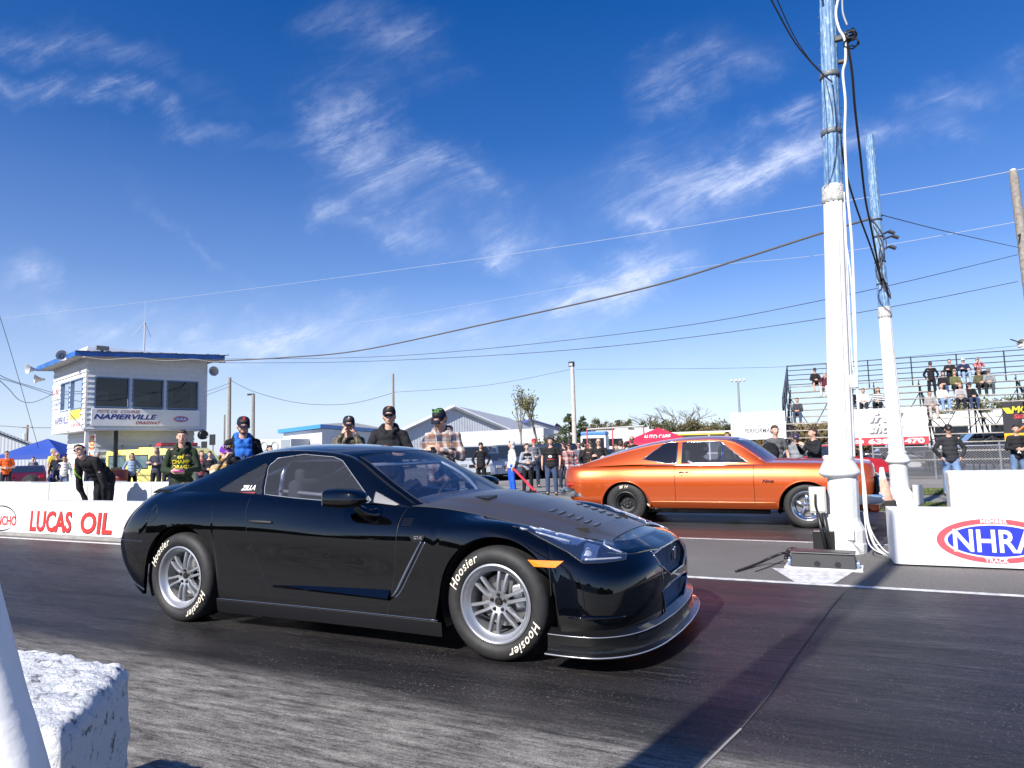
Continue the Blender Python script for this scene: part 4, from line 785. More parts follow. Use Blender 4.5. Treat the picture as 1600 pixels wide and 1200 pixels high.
# ============================================================= TREES
LEAFC = {}
def leafmat(name, c0, c1):
 if name in MC: return MC[name]
 m = M(name, c0, .7); t = m.node_tree; p = t.nodes['Principled BSDF']; o = nn(t, 'ShaderNodeTexCoord'); n = nn(t, 'ShaderNodeTexNoise'); n.inputs['Scale'].default_value = 1.3; n.inputs['Detail'].default_value = 4; lk(t, o.outputs['Object'], n.inputs[0])
 lk(t, ramp(t, n.outputs[0], [(.35, c0), (.65, c1)]), p.inputs['Base Color']); return m
BARK = M('bark', (.12, .10, .08), .9)
def tree(name, loc, h, w, kind, lab, seed, mat, n=2600, g=None, cat='tree'):
 r = random.Random(seed); o = empty(name, loc, 0, lab, cat, g); m = MB(); segs = []
 if kind == 'conifer':
  m.tube([(0, 0, 0), (0, 0, h * .95)], [h * .022, .02], 7)
  for k in range(90):
   z = h * r.uniform(.06, .98); rad = w / 2 * (1 - z / h) ** .75 * r.uniform(.75, 1.15) + .05; a = r.uniform(0, 6.28); segs.append((Vector((0, 0, z)), Vector((math.cos(a) * rad, math.sin(a) * rad, z - rad * .25)), .06 * rad + .04 * w / 3))
 else:
  def grow(p, d, L, rad, lev):
   q = p + d * L; m.tube([p, (p + q) / 2 + Vector((r.uniform(-1, 1), r.uniform(-1, 1), 0)) * L * .05, q], [rad, rad * .85, rad * .7], 5 if lev > 1 else 7, False)
   if lev >= 2: segs.append((p, q, L * .25))
   if lev >= (5 if kind == 'bare' else 4): return
   for _ in range(3 if lev < 3 else 2):
    dd = (d + Vector((r.uniform(-1, 1), r.uniform(-1, 1), r.uniform(-.2, .6))) * (.75 if kind != 'poplar' else .45)).normalized(); grow(q if r.random() < .6 else p + d * L * r.uniform(.5, 1), dd, L * r.uniform(.62, .82), rad * .6, lev + 1)
  grow(O, Vector((r.uniform(-.06, .06), r.uniform(-.06, .06), 1)).normalized(), h * .30, h * .018, 0)
  # fit to the wanted size
  V = np.array(m.v); zx = V[:, 2].max(); wx = max(np.ptp(V[:, 0]), np.ptp(V[:, 1])); sc = (w / wx, w / wx, h * .97 / zx)
  m.v = [tuple(q) for q in V * sc]; segs = [(Vector([a[i] * sc[i] for i in range(3)]), Vector([b[i] * sc[i] for i in range(3)]), c * sc[0]) for a, b, c in segs]
 m.build('trunk', BARK, o)
 if kind == 'bare': n = 0
 if n:
  V = []; F = []; ls = {'conifer': .045, 'poplar': .055, 'broad': .05}[kind] * (w * .5 + h * .2) * .6
  for _ in range(n):
   a, b, sp = r.choice(segs); t = r.uniform(.3, 1.05); c = a.lerp(b, t) + Vector((r.gauss(0, 1), r.gauss(0, 1), r.gauss(0, .8))) * sp; s = ls * r.uniform(.6, 1.5)
   ax = Vector((r.uniform(-1, 1), r.uniform(-1, 1), r.uniform(-1, 1))).normalized(); bx = ax.orthogonal().normalized(); k = len(V); V += [c - ax * s, c + bx * s * .55, c + ax * s, c - bx * s * .55]; F.append((k, k + 1, k + 2, k + 3))
  link_mesh('crown', V, F, mat, o)
 return o
LG = leafmat('conifer green', (.03, .05, .018), (.085, .105, .03)); LB = leafmat('autumn brown', (.09, .07, .03), (.19, .14, .06)); LY = leafmat('yellow green', (.10, .12, .03), (.22, .19, .05)); LGD = leafmat('olive green', (.05, .06, .02), (.13, .12, .045))
def tp(px, ytop, dep): a = dp(px, ytop, dep); z = gz(a.y); return Vector((a.x, a.y, z)), a.z - z
cf_ = [(888, 646, 66, 4.2, 'left conifer of the pair by the tall lamp pole'), (910, 650, 68, 3.6, 'right conifer of the pair by the tall lamp pole')]
for i, (px, yt, d, w_, lab) in enumerate(cf_): loc, h = tp(px, yt, d); tree('conifer', loc, h, w_, 'conifer', lab, 20 + i, LG, 4200, 'conifers beside the tall lamp pole')
row = [(948, 656, 3.4, 'broad', LGD, 'dark broad tree right of the pair of conifers'), (930, 668, 4, 'broad', LB, None), (966, 660, 2.6, 'conifer', LG, None), (983, 657, 2.4, 'conifer', LY, None), (1002, 662, 3, 'conifer', LG, None), (1020, 664, 3.4, 'broad', LB, None), (1036, 660, 3, 'conifer', LG, None), (1058, 659, 4, 'broad', LGD, None), (1078, 661, 3.6, 'broad', LB, None), (1100, 664, 4, 'broad', LB, None), (1122, 660, 4, 'broad', LGD, None)]
for i, (px, yt, w_, k, mt, lab) in enumerate(row):
 loc, h = tp(px, yt - 4, 105); tree('roadside_tree', loc, h, w_ * 1.9, k, lab or 'small tree in the row behind the red canopy, number %s from the left' % ('zero two three four five six seven eight nine ten eleven'.split()[i]), 40 + i, mt, 1600, 'trees in the row behind the red canopy')
loc, h = tp(1058, 628, 120); tree('bare_tree', loc, h, 13, 'bare', 'leafless branching tree above the red canopy, the tallest there', 61, LB, 0)
loc, h = tp(1010, 644, 122); tree('bare_tree', loc, h, 9, 'bare', 'smaller leafless tree left of the tallest leafless one', 62, LB, 0)
loc, h = tp(836, 597, 64); tree('poplar', loc, h, 3.0, 'poplar', 'thin young tree with sparse yellow leaves, taller right one before the hangar', 63, LY, 420, 'sparse young trees before the hangar')
loc, h = tp(812, 606, 64); tree('poplar', loc, h, 2.0, 'poplar', 'thin young tree with sparse yellow leaves, shorter left one before the hangar', 64, LY, 220, 'sparse young trees before the hangar')
# brush and hedge masses behind everything
def brush(name, px0, px1, dep, h, mat, lab, seed, n=9000, th=6, base=0):
 r = random.Random(seed); a, b = g0(px0, dep), g0(px1, dep); V = []; F = []
 for _ in range(n):
  t = r.random(); top = h * (.72 + .28 * math.sin(t * 23 + seed) * math.sin(t * 7.3)) ; c = a.lerp(b, t) + Vector((r.uniform(-1, 1), r.uniform(-1, 1), 0)) * th / 2; c.z = base + gz(c.y) + top * r.random() ** .6; s = r.uniform(.05, .2)
  ax = Vector((r.uniform(-1, 1), r.uniform(-1, 1), r.uniform(-1, 1))).normalized(); bx = ax.orthogonal().normalized(); k = len(V); V += [c - ax * s, c + bx * s * .7, c + ax * s, c - bx * s * .7]; F.append((k, k + 1, k + 2, k + 3))
 o = link_mesh(name, V, F, mat); tag(o, lab, 'bushes', kind='stuff'); return o
brush('brush', 905, 1240, 128, 4.6, LB, 'brown autumn brush running behind the trees and the red canopy', 3, 42000)
brush('brush', 1205, 1700, 56, 3.3, LB, 'brown brush seen under and behind the grandstand', 5, 34000)
brush('woods', 1525, 1900, 54, 5.4, LGD, 'green trees behind the right end of the grandstand', 6, 24000)
brush('hedge', 862, 880, 69, 3.2, LGD, 'dark hedge at the end of the pale wall', 7, 1500, 3)
brush('woods', -200, 460, 190, 3.2, LB, 'distant low tree line on the horizon at the left', 8, 9000)
# the world behind the photographer (seen in the bonnet and door reflections)
def tree_line(y, x0, x1, h, seed, lab):
 r = random.Random(seed); V = []; F = []
 for _ in range(7000):
  x = r.uniform(x0, x1); top = h * (.7 + .3 * math.sin(x * .35 + seed) * math.sin(x * .11)); c = Vector((x, y + r.uniform(-3, 3), top * r.random() ** .7)); s = r.uniform(.5, 1.3)
  ax = Vector((r.uniform(-1, 1), r.uniform(-1, 1), r.uniform(-1, 1))).normalized(); bx = ax.orthogonal().normalized(); k = len(V); V += [c - ax * s, c + bx * s, c + ax * s, c - bx * s]; F.append((k, k + 1, k + 2, k + 3))
 o = link_mesh('woods', V, F, LGD); tag(o, lab, 'trees', kind='stuff')
tree_line(-45, -90, 90, 7.5, 2, 'wood behind the near side of the track')
o = empty('service_building', (10, -30, 0), 0, 'long low white service building behind the photographer', 'building'); m = MB(); m.b2((-6, -5, 0), (12, 0, 3.4)); m.build('wall', BWH, o); m = MB(); m.b2((-6.4, -5.4, 3.41), (12.4, .4, 3.6)); m.build('roof', RGR, o)
m = MB(); 
for k in range(5): m.b2((-4 + 3.2 * k, .01, 1), (-2.6 + 3.2 * k, .04, 2.2))
m.build('window', M('dark pane', (.03, .04, .05), .1), o)
# ============================================================= CARS
class Shell:                                   # tensor product spline surface for a car body side
 def __init__(s, net):                      # net [rows][cols] of (x,y,z)
  n = np.array(net, float); s.n = n; s.nr, s.nc = n.shape[:2]
  s.uk = np.concatenate([[0], np.cumsum(np.linalg.norm(np.diff(n, axis=1), axis=2).mean(0))])
  s.vk = np.concatenate([[0], np.cumsum(np.linalg.norm(np.diff(n, axis=0), axis=2).mean(1))])
  s.eu = spl(s.uk, n.transpose(1, 0, 2)); s.U = s.uk[-1]; s.V = s.vk[-1]
 def at(s, u, v):                           # arrays of same length
  u = np.asarray(u, float).ravel(); v = np.asarray(v, float).ravel()
  P = s.eu(u).transpose(1, 0, 2)         # rows,K,3
  k = s.vk; n = len(k); h = np.diff(k); A = np.zeros((n, n)); B = np.zeros(P.shape); A[0, 0] = A[-1, -1] = 1
  for i in range(1, n - 1):
   A[i, i - 1] = h[i - 1]; A[i, i] = 2 * (h[i - 1] + h[i]); A[i, i + 1] = h[i]; B[i] = 6 * ((P[i + 1] - P[i]) / h[i] - (P[i] - P[i - 1]) / h[i - 1])
  Mm = np.linalg.solve(A, B.reshape(n, -1)).reshape(B.shape)
  i = np.clip(np.searchsorted(k, v, 'right') - 1, 0, n - 2); hh = h[i]; K = np.arange(len(v))
  a = ((k[i + 1] - v) / hh)[:, None]; b = ((v - k[i]) / hh)[:, None]; h2 = (hh ** 2)[:, None]
  return a * P[i, K] + b * P[i + 1, K] + ((a ** 3 - a) * Mm[i, K] + (b ** 3 - b) * Mm[i + 1, K]) * h2 / 6
 def prep(s, lo, hi):                       # x -> u tables on the straight side region (cols lo..hi)
  s.tv = np.linspace(0, s.V, 60); s.tu = np.linspace(s.uk[lo], s.uk[hi], 240)
  uu, vv = np.meshgrid(s.tu, s.tv); s.T = s.at(uu, vv).reshape(60, 240, 3)
 def u_of_x(s, x, v):
  j = np.clip(v / s.V * 59, 0, 58.999); j0 = int(j); f = j - j0; row = s.T[j0] * (1 - f) + s.T[j0 + 1] * f
  return float(np.interp(x, row[:, 0], s.tu)), row
 def point(s, x, z):                        # surface point above a given x,z (side region); also the normal
  lo, hi = 0.0, s.V
  for _ in range(30):
   m = (lo + hi) / 2; u, _r = s.u_of_x(x, m); p = s.at([u], [m])[0]
   if p[2] < z: lo = m
   else: hi = m
  e = 1e-3; a = s.at([u + e], [m])[0] - p; b = s.at([u], [m + e])[0] - p; n = np.cross(b, a); n /= np.linalg.norm(n)
  if n[1] < 0: n = -n
  return p, n
 def piece(s, ucols, nv, arches=(), ea=None, eb=None, va=0.0, vb=None, lip=.03, zb=None):
  """columns at ucols; ea/eb: functions z->x of the slanted left/right edge; returns grid (cols, nv+lip, 3)"""
  vb = s.V if vb is None else vb; vt = np.linspace(va, vb, 90); nc = len(ucols); u0, u1 = ucols[0], ucols[-1]
  def edge(fn, base):
   if fn is None: return np.full(90, base)
   out = []
   for v in vt:
    z = s.at([base], [v])[0][2]; out.append(s.u_of_x(fn(z), v)[0])
   return np.array(out)
  A_ = edge(ea, u0) - u0; B_ = edge(eb, u1) - u1; L = u1 - u0; grid = []
  Uall = []; Vall = []
  for c in ucols:
   t = (c - u0) / L
   wa = max(0, 1 - t / (.25 if eb is None else 1)); wb = max(0, 1 - (1 - t) / (.25 if ea is None else 1))
   Uall.append(c + A_ * wa + B_ * wb); Vall.append(vt)
  P = s.at(np.array(Uall), np.array(Vall)).reshape(nc, 90, 3)
  US = []; VS = []
  for i in range(nc):
   x, z = P[i, :, 0], P[i, :, 2]; vs = va
   lim = np.full(90, -9.0)
   for cx, cz, ra in arches:
    ins = np.abs(x - cx) < ra; lim[ins] = np.maximum(lim[ins], cz + np.sqrt(np.maximum(ra * ra - (x[ins] - cx) ** 2, 0)))
   if zb is not None: lim = np.maximum(lim, zb(x))
   g = z - lim; below = np.where(g < 0)[0]
   if len(below):
    k = below[-1]
    if k < 89: f = -g[k] / (g[k + 1] - g[k]); vs = vt[k] + f * (vt[k + 1] - vt[k])
    else: vs = vt[88]
   v = np.linspace(vs, vb, nv); US.append(np.interp(v, vt, Uall[i])); VS.append(v)
  G = s.at(np.array(US), np.array(VS)).reshape(nc, nv, 3)
  if lip:
   l1 = G[:, :1].copy(); l1[..., 1] -= np.sign(l1[..., 1]) * lip; G = np.concatenate([l1, G], 1)
  return G
def frange(a, b, n): return list(np.linspace(a, b, n))
def mirror_y(P): Q = np.array(P).copy(); Q[..., 1] *= -1; return Q
def wheel(parent, name, x, y, side, r_t, wid, rim_r, spokes, mats, steer=0, text=None, style='twin', tsize=.06, squat=0):
 """a wheel whose outer face looks to `side` (-1 near, +1 far); parts: tyre, rim, brake_disc, hub"""
 tyre_m, rim_m, dark_m = mats
 base = empty(name, (x, y, r_t)); base.parent = parent
 base.rotation_euler = (0, 0, steer)
 mx = Matrix.Rotation(R(90) * (1 if side < 0 else -1), 4, 'X')    # local z -> outward
 hw = wid / 2; m = MB(); rr = rim_r
 prof = [(rr - .012, -hw * .7), (rr + .002, -hw * .86), (rr + .02, -hw * .97), (rr + (r_t - rr) * .45, -hw * 1.04), (r_t - .035, -hw * .99), (r_t - .010, -hw * .88), (r_t, -hw * .7), (r_t, hw * .7), (r_t - .008, hw * .86), (r_t - .03, hw * .98), (rr + (r_t - rr) * .45, hw * 1.04), (rr + .03, hw * 1.0), (rr + .012, hw * .93), (rr + .002, hw * .86), (rr - .012, hw * .7)]
 m.lathe(prof, 72, mx, True); ty = m.build('tyre', tyre_m, base, 40)
 if text:
  for a0 in text[1]:
   V, F = txt(text[0], size=tsize, shear=.38, offset=.0007, extr=.0012, space=1.12, res=3); rad = rr + (r_t - rr) * .55; VV = []
   for v in V:
    th = a0 - v[0] / rad; q = rad + v[1]
    VV.append((q * math.cos(th), q * math.sin(th), hw * 1.045 - abs(v[1]) * .10 + v[2]))
   t = MB(); t.add(VV, F, mx); t.build('tyre_lettering', M('tyre letters', (.78, .72, .58), .6, var=.25, vscale=60), ty)
 m = MB()
 m.lathe([(rr + .004, hw * .90), (rr + .006, hw * .95), (rr - .004, hw * .97), (rr - .012, hw * .94), (rr - .018, hw * .84), (rr - .036, hw * .70), (rr - .044, hw * .66), (rr - .046, hw * .30), (rr - .05, -hw * .2), (rr - .05, -hw * .8), (rr - .01, -hw * .86), (rr + .004, -hw * .86)], 72, mx)
 zf = hw * (.60 if style == 'twin' else .42)
 if style == 'twin':
  for k in range(6):
   a = 2 * math.pi * k / 6 + R(18)
   for sg in (-1, 1):
    pts = []
    for q, off, z in ((.045, .012, zf - .01), (.075, .019, zf), (.12, .023, zf + .004), (rr * .75, .028, zf - .002), (rr - .042, .034, zf - .006)):
     pts.append((q * math.cos(a) - sg * off * math.sin(a), q * math.sin(a) + sg * off * math.cos(a), z))
    pp = bez(pts, 3); n = len(pp); V = []; F = []
    for i, p in enumerate(pp):
     d = (pp[min(i + 1, n - 1)] - pp[max(i - 1, 0)]).normalized(); s_ = Vector((-d.y, d.x, 0)) * (.0105 + .004 * abs(2 * i / n - 1) ** 2)
     for q, dz in ((-1, -.02), (-1, .004), (-.55, .010), (.55, .010), (1, .004), (1, -.02)): V.append(p + s_ * q + Vector((0, 0, dz)))
    for i in range(n - 1):
     for j in range(6): F.append((i * 6 + j, i * 6 + (j + 1) % 6, (i + 1) * 6 + (j + 1) % 6, (i + 1) * 6 + j))
    m.add(V, F, mx)
   a2 = a + math.pi / 6                     # web between pairs at hub
  m.lathe([(0.0, zf - .02), (.026, zf - .02), (.03, zf - .004), (.052, zf + .002), (.066, zf + .006), (.07, zf - .02)], 36, mx)
  rim = m.build('rim', rim_m, base, 40)
  h = MB()
  for k in range(5):
   a = 2 * math.pi * k / 5 + .3; h.lathe([(0, zf + .014), (.009, zf + .014), (.012, zf + .004), (.012, zf - .004)], 10, mx @ Matrix.Translation((.048 * math.cos(a), .048 * math.sin(a), 0)))
  h.lathe([(0, zf + .004), (.017, zf + .002), (.021, zf - .012)], 20, mx); h.build('wheel_nuts', dark_m, base, 40)
 elif style == 'five':
  for k in range(5):
   a = 2 * math.pi * k / 5 + R(90); V = []; F = []
   for q, hwid, z in ((.04, .03, zf), (.09, .026, zf + .008), (.14, .028, zf), (rr - .03, .04, zf - .03)):
    for sg, dz in ((-1, -.02), (-1, 0), (-.3, .012), (.3, .012), (1, 0), (1, -.02)):
     V.append((q * math.cos(a) - sg * hwid * math.sin(a), q * math.sin(a) + sg * hwid * math.cos(a), z + dz))
   for i in range(3):
    for j in range(6): F.append((i * 6 + j, i * 6 + (j + 1) % 6, (i + 1) * 6 + (j + 1) % 6, (i + 1) * 6 + j))
   m.add(V, F, mx)
  m.lathe([(0, zf + .03), (.028, zf + .028), (.034, zf + .01), (.06, zf + .006), (.07, zf - .03)], 24, mx)
  rim = m.build('rim', rim_m, base, 40)
 else:
  m.lathe([(0, zf - .01), (.03, zf - .01), (.035, zf - .03), (.075, zf - .025), (.09, zf - .045), (rr * .72, zf - .05), (rr * .8, zf - .03), (rr - .03, zf - .05)], 36, mx)
  rim = m.build('rim', rim_m, base, 40)
  h = MB()
  for k in range(5):
   a = 2 * math.pi * k / 5; h.lathe([(0, zf), (.01, zf), (.012, zf - .03)], 8, mx @ Matrix.Translation((.055 * math.cos(a), .055 * math.sin(a), 0)))
  h.build('wheel_nuts', M('steel nut', (.4, .4, .4), .3, 1), base)
 b = MB(); b.lathe([(.05, hw * .05), (.16, hw * .05), (.16, hw * .05 - .03), (.05, hw * .05 - .03)], 40, mx, True)
 b.build('brake_disc', M('brake steel', (.22, .21, .21), .45, .8), base, 40)
 bk = MB(); bk.lathe([(0, -hw * .55), (rr - .04, -hw * .55)], 24, mx); bk.build('inner_barrel', M('wheel dark', (.012, .012, .013), .8), base)
 if style == 'twin':
  c = MB(); c.box((.11, .03, hw * .05 - .01), (.07, .15, .09), .25, mx, bev=.012); c.build('brake_caliper', M('caliper', (.55, .56, .58), .35, .7), base)
 return base
TYRE = M('tyre rubber', (.022, .021, .021), .62, spec=.4, bump=.05, bscale=120, var=.25, vscale=25)
RIMS = M('silver rim', (.40, .41, .43), .4, .75)
def paint(name, col, flake=0.0, rough=.25, metal=0.0, coat=1.0, basespec=.5):
 m = M(name, col, rough, metal, coat, basespec); t = m.node_tree; p = t.nodes['Principled BSDF']; p.inputs['Coat IOR'].default_value = 1.62
 o = nn(t, 'ShaderNodeTexCoord'); n = nn(t, 'ShaderNodeTexNoise'); n.inputs['Scale'].default_value = 3.0; n.inputs['Detail'].default_value = 3; lk(t, o.outputs['Object'], n.inputs['Vector'])
 b = nn(t, 'ShaderNodeBump'); b.inputs['Strength'].default_value = .02; b.inputs['Distance'].default_value = .02; lk(t, n.outputs[0], b.inputs['Height']); lk(t, b.outputs[0], p.inputs['Coat Normal'])
 n2_ = nn(t, 'ShaderNodeTexNoise'); n2_.inputs['Scale'].default_value = 9; n2_.inputs['Detail'].default_value = 6; lk(t, o.outputs['Object'], n2_.inputs['Vector'])
 lk(t, ramp(t, n2_.outputs[0], [(.35, (.012,) * 3), (.8, (.04,) * 3)]), p.inputs['Coat Roughness'])
 return m
def panel_line(S, pts, r=.0016, n=10):
 out = []
 for i in range(len(pts) - 1):
  for j in range(n): t = j / n; out.append((pts[i][0] * (1 - t) + pts[i + 1][0] * t, pts[i][1] * (1 - t) + pts[i + 1][1] * t))
 out.append(pts[-1]); res = []
 for x, z in out:
  p, nrm = S.point(x, z); res.append(tuple(p))
 return res
def split_lr(root, names):
 allo = list(root.children) + [c for o in root.children for c in o.children]
 for o in allo:
  if o.type != 'MESH' or o.name.split('.')[0] not in names: continue
  bm = bmesh.new(); bm.from_mesh(o.data); bm.verts.ensure_lookup_table(); comp = {}; cid = 0
  for v in bm.verts:
   if v in comp: continue
   st = [v]; comp[v] = cid
   while st:
    a = st.pop()
    for e in a.link_edges:
     b = e.other_vert(a)
     if b not in comp: comp[b] = cid; st.append(b)
   cid += 1
  cen = {}
  for v, c in comp.items(): q = cen.setdefault(c, [0, 0]); q[0] += v.co.y; q[1] += 1
  neg = {c for c, q in cen.items() if q[0] / q[1] < -.01}; bm.free()
  if not neg or len(neg) == cid: continue
  idx = [v.index in () for v in ()]
  for keep_neg in (True, False):
   b2 = bmesh.new(); b2.from_mesh(o.data); b2.verts.ensure_lookup_table(); cm = {}; k = 0
   for v in b2.verts:
    if v.index in cm: continue
    st = [v]; cm[v.index] = k
    while st:
     a = st.pop()
     for e in a.link_edges:
      b = e.other_vert(a)
      if b.index not in cm: cm[b.index] = k; st.append(b)
    k += 1
   bmesh.ops.delete(b2, geom=[v for v in b2.verts if (cm[v.index] in neg) != keep_neg], context='VERTS')
   if keep_neg: n2 = o.copy(); n2.data = o.data.copy(); COL.objects.link(n2); b2.to_mesh(n2.data)
   else: b2.to_mesh(o.data)
   b2.free()
def make_gtr():
 root = empty('sports_coupe', (-3.335, 4.75, 0))
 tag(root, 'glossy black two-door coupe with bare-carbon bonnet and white lettered tyres, nearest car on the track', 'car')
 BLK = paint('black paint', (.0012, .0013, .0017), coat=1.0, rough=.5, basespec=.0)
 TRIM = M('dark trim', (.012, .012, .013), .45)
 r_ = [
     [(-2.24,0,.36),(-2.24,.45,.36),(-2.22,.76,.35),(-2.10,.875,.30),(-1.86,.925,.17),(-1.47,.935,.14),(-1.05,.92,.115),(-.5,.905,.11),(0,.905,.11),(.5,.91,.11),(.95,.925,.11),(1.345,.93,.12),(1.72,.93,.15),(1.96,.895,.16),(2.12,.74,.16),(2.20,.42,.16),(2.22,0,.16)],
     [(-2.28,0,.43),(-2.28,.45,.43),(-2.27,.77,.42),(-2.17,.885,.38),(-1.87,.938,.29),(-1.47,.945,.25),(-1.05,.935,.215),(-.5,.914,.205),(0,.912,.205),(.5,.916,.205),(.95,.935,.205),(1.345,.945,.22),(1.72,.94,.25),(1.975,.895,.26),(2.14,.74,.26),(2.225,.42,.26),(2.245,0,.26)],
     [(-2.33,0,.52),(-2.33,.45,.52),(-2.32,.78,.52),(-2.23,.89,.50),(-1.88,.943,.45),(-1.47,.95,.44),(-1.05,.926,.40),(-.5,.900,.38),(0,.897,.38),(.5,.902,.39),(.93,.925,.41),(1.345,.95,.43),(1.72,.935,.42),(1.97,.89,.41),(2.15,.73,.40),(2.235,.42,.39),(2.255,0,.39)],
     [(-2.34,0,.64),(-2.34,.45,.64),(-2.33,.78,.64),(-2.23,.89,.64),(-1.88,.948,.63),(-1.47,.957,.62),(-1.05,.925,.59),(-.5,.90,.56),(0,.90,.56),(.5,.905,.56),(.93,.925,.58),(1.345,.957,.61),(1.71,.925,.56),(1.95,.875,.54),(2.14,.71,.52),(2.235,.42,.51),(2.255,0,.50)],
     [(-2.31,0,.78),(-2.31,.45,.78),(-2.29,.75,.78),(-2.18,.87,.78),(-1.86,.933,.78),(-1.47,.947,.78),(-1.05,.927,.74),(-.5,.909,.71),(0,.909,.70),(.5,.908,.70),(.93,.918,.72),(1.345,.937,.745),(1.69,.895,.665),(1.90,.83,.62),(2.10,.67,.585),(2.21,.4,.57),(2.24,0,.56)],
     [(-2.26,0,.89),(-2.26,.45,.89),(-2.22,.71,.89),(-2.10,.83,.885),(-1.82,.9,.885),(-1.47,.915,.89),(-1.05,.90,.87),(-.5,.885,.84),(0,.883,.81),(.5,.883,.80),(.93,.885,.80),(1.345,.885,.805),(1.64,.83,.735),(1.85,.75,.685),(2.05,.61,.64),(2.17,.38,.62),(2.205,0,.61)],
     [(-2.22,0,.97),(-2.21,.43,.97),(-2.16,.66,.965),(-2.02,.78,.955),(-1.79,.84,.955),(-1.47,.86,.965),(-1.05,.855,.95),(-.5,.85,.92),(0,.842,.885),(.5,.83,.87),(.93,.80,.85),(1.345,.79,.828),(1.6,.745,.775),(1.79,.68,.725),(1.99,.55,.67),(2.12,.36,.65),(2.155,0,.64)],
     [(-2.17,0,1.0),(-2.16,.42,1.0),(-2.09,.63,1.0),(-1.95,.74,.995),(-1.76,.775,1.0),(-1.47,.785,1.005),(-1.05,.80,.995),(-.5,.803,.965),(0,.797,.93),(.55,.765,.915),(.93,.71,.887),(1.345,.68,.815),(1.58,.64,.768),(1.75,.595,.725),(1.91,.5,.692),(2.04,.32,.68),(2.085,0,.67)]]
 S = Shell(r_); S.prep(4, 12); XF, XR, WZ, RA = 1.345, -1.455, .345, .405
 zs = np.array([.1, .2, .29, .5, .73, .87, .97]); de = np.array([-.47, -.50, -.54, -.66, -.765, -.80, -.81]); fe = np.array([.51, .523, .54, .585, .598, .60, .60])
 dr = lambda z: float(np.interp(z, zs, de)); df = lambda z: float(np.interp(z, zs, fe))
 um = lambda x: S.u_of_x(x, S.vk[3])[0]
 def cols(x0, x1, cx, n1, n2):      # u columns with arch refinement
  xs = frange(x0, cx - RA - .0006, n1) + [cx - RA * math.cos(a) for a in np.linspace(.02, math.pi - .02, 44)]
  if x1 > cx + RA: xs += frange(cx + RA + .0006, x1, n2)
  return [um(x) for x in xs]
 G = .0018
 def put(name, P, far=True, mat=BLK, nm=None):
  m = MB(); m.grid(mirror_y(P), True)
  if far: m.grid(P)
  return m.build(name, mat, root, 50)
 # rear quarter + rear bumper in one skin, door, sill, front wing, front bumper
 rear = [u for u in np.linspace(0, S.uk[4], 30)[:-1]]
 rq = rear + cols(-1.86, -.68, XR, 2, 12)
 rq = rear + [u for u in rq[len(rear):] if u > rear[-1] + .01]
 zlo = lambda x: np.where((x > -1.06) & (x < .95), .206, -9.)
 P = S.piece(rq, 34, [(XR, WZ, RA)], eb=lambda z: dr(z) - G, zb=zlo)
 put('rear_body', P)
 zsill = .205
 P = S.piece([um(x) for x in frange(-.62, .585, 26)], 26, ea=lambda z: dr(z) + G, eb=lambda z: df(z) - G, va=S.vk[1] * .98)
 dn = put('door', P, False); m = MB(); m.grid(P); m.build('door', BLK, root, 50)
 P = S.piece([um(x) for x in frange(-1.046, .938, 40)], 5, va=0, vb=S.vk[1] * .97, lip=.06)
 put('side_skirt', P, mat=M('satin black', (.006, .006, .007), .35))
 fw = cols(.60, 1.742, XF, 8, 2)
 P = S.piece(fw, 34, [(XF, WZ, RA)], ea=lambda z: df(z) + G, eb=None, zb=zlo)
 ub = fw[-1]
 put('front_wing', P)
 # front bumper with the grille and intake cut out
 ucs = np.concatenate([np.linspace(ub + .003, S.uk[14], 26), np.linspace(S.uk[14], S.U, 120)[1:]])
 P = S.piece(list(ucs), 84, [(XF, WZ, RA)], lip=.03)
 gr = [(-.37, .60), (-.375, .53), (-.2, .445), (.2, .445), (.375, .53), (.37, .60), (.2, .612), (-.2, .612)]
 it = [(-.37, .37), (-.27, .205), (.27, .205), (.37, .37), (.2, .39), (-.2, .39)]
 fog = [(.60, .29), (.72, .27), (.84, .285), (.86, .305), (.72, .325), (.62, .31)]
 m = MB(); Pm = mirror_y(P)
 for Q, fl in ((P, False), (Pm, True)):
  a, b = Q.shape[:2]; k = len(m.v); m.v.extend(map(tuple, Q.reshape(-1, 3)))
  for i in range(a - 1):
   for j in range(b - 1):
    c = (Q[i, j] + Q[i + 1, j + 1]) / 2
    if c[0] > 1.9 and (inpoly(c[1], c[2], gr) or inpoly(c[1], c[2], it)): continue
    q = (k + i * b + j, k + (i + 1) * b + j, k + (i + 1) * b + j + 1, k + i * b + j + 1); m.f.append(q[::-1] if fl else q)
 bump = m.build('front_bumper', BLK, root, 50, merge=.0004)
 def fx(y, z):      # front surface x at (y,z)
  best = P.reshape(-1, 3); best = best[best[:, 0] > 1.6]; d = (best[:, 1] - abs(y)) ** 2 + (best[:, 2] - z) ** 2; k = np.argsort(d)[:3]; return float(best[k, 0].mean())
 def rimline(poly, r, name, mat, off=.002):
  pts = []
  for i in range(len(poly)):
   a, b = poly[i], poly[(i + 1) % len(poly)]
   for j in range(6): t = j / 6; y = a[0] * (1 - t) + b[0] * t; z = a[1] * (1 - t) + b[1] * t; pts.append((fx(y, z) + off, y, z))
  q = MB(); q.tube(pts, r, 6, closed=True); return q.build(name, mat, root, 60)
 GM = M('satin edge trim', (.16, .18, .24), .25, .7, coat=1)
 rimline(gr, .006, 'grille_surround', GM); rimline(it, .006, 'intake_surround', GM)
 # recess, mesh, badge
 m = MB()
 for pl, dep in ((gr, .09), (it, .12)):
  n = len(pl); V = [(fx(y, z) - .004, y, z) for y, z in pl] + [(fx(y, z) - dep, y * .97, z) for y, z in pl]
  m.add(V, [(i, (i + 1) % n, n + (i + 1) % n, n + i) for i in range(n)] + [tuple(range(n, 2 * n))])
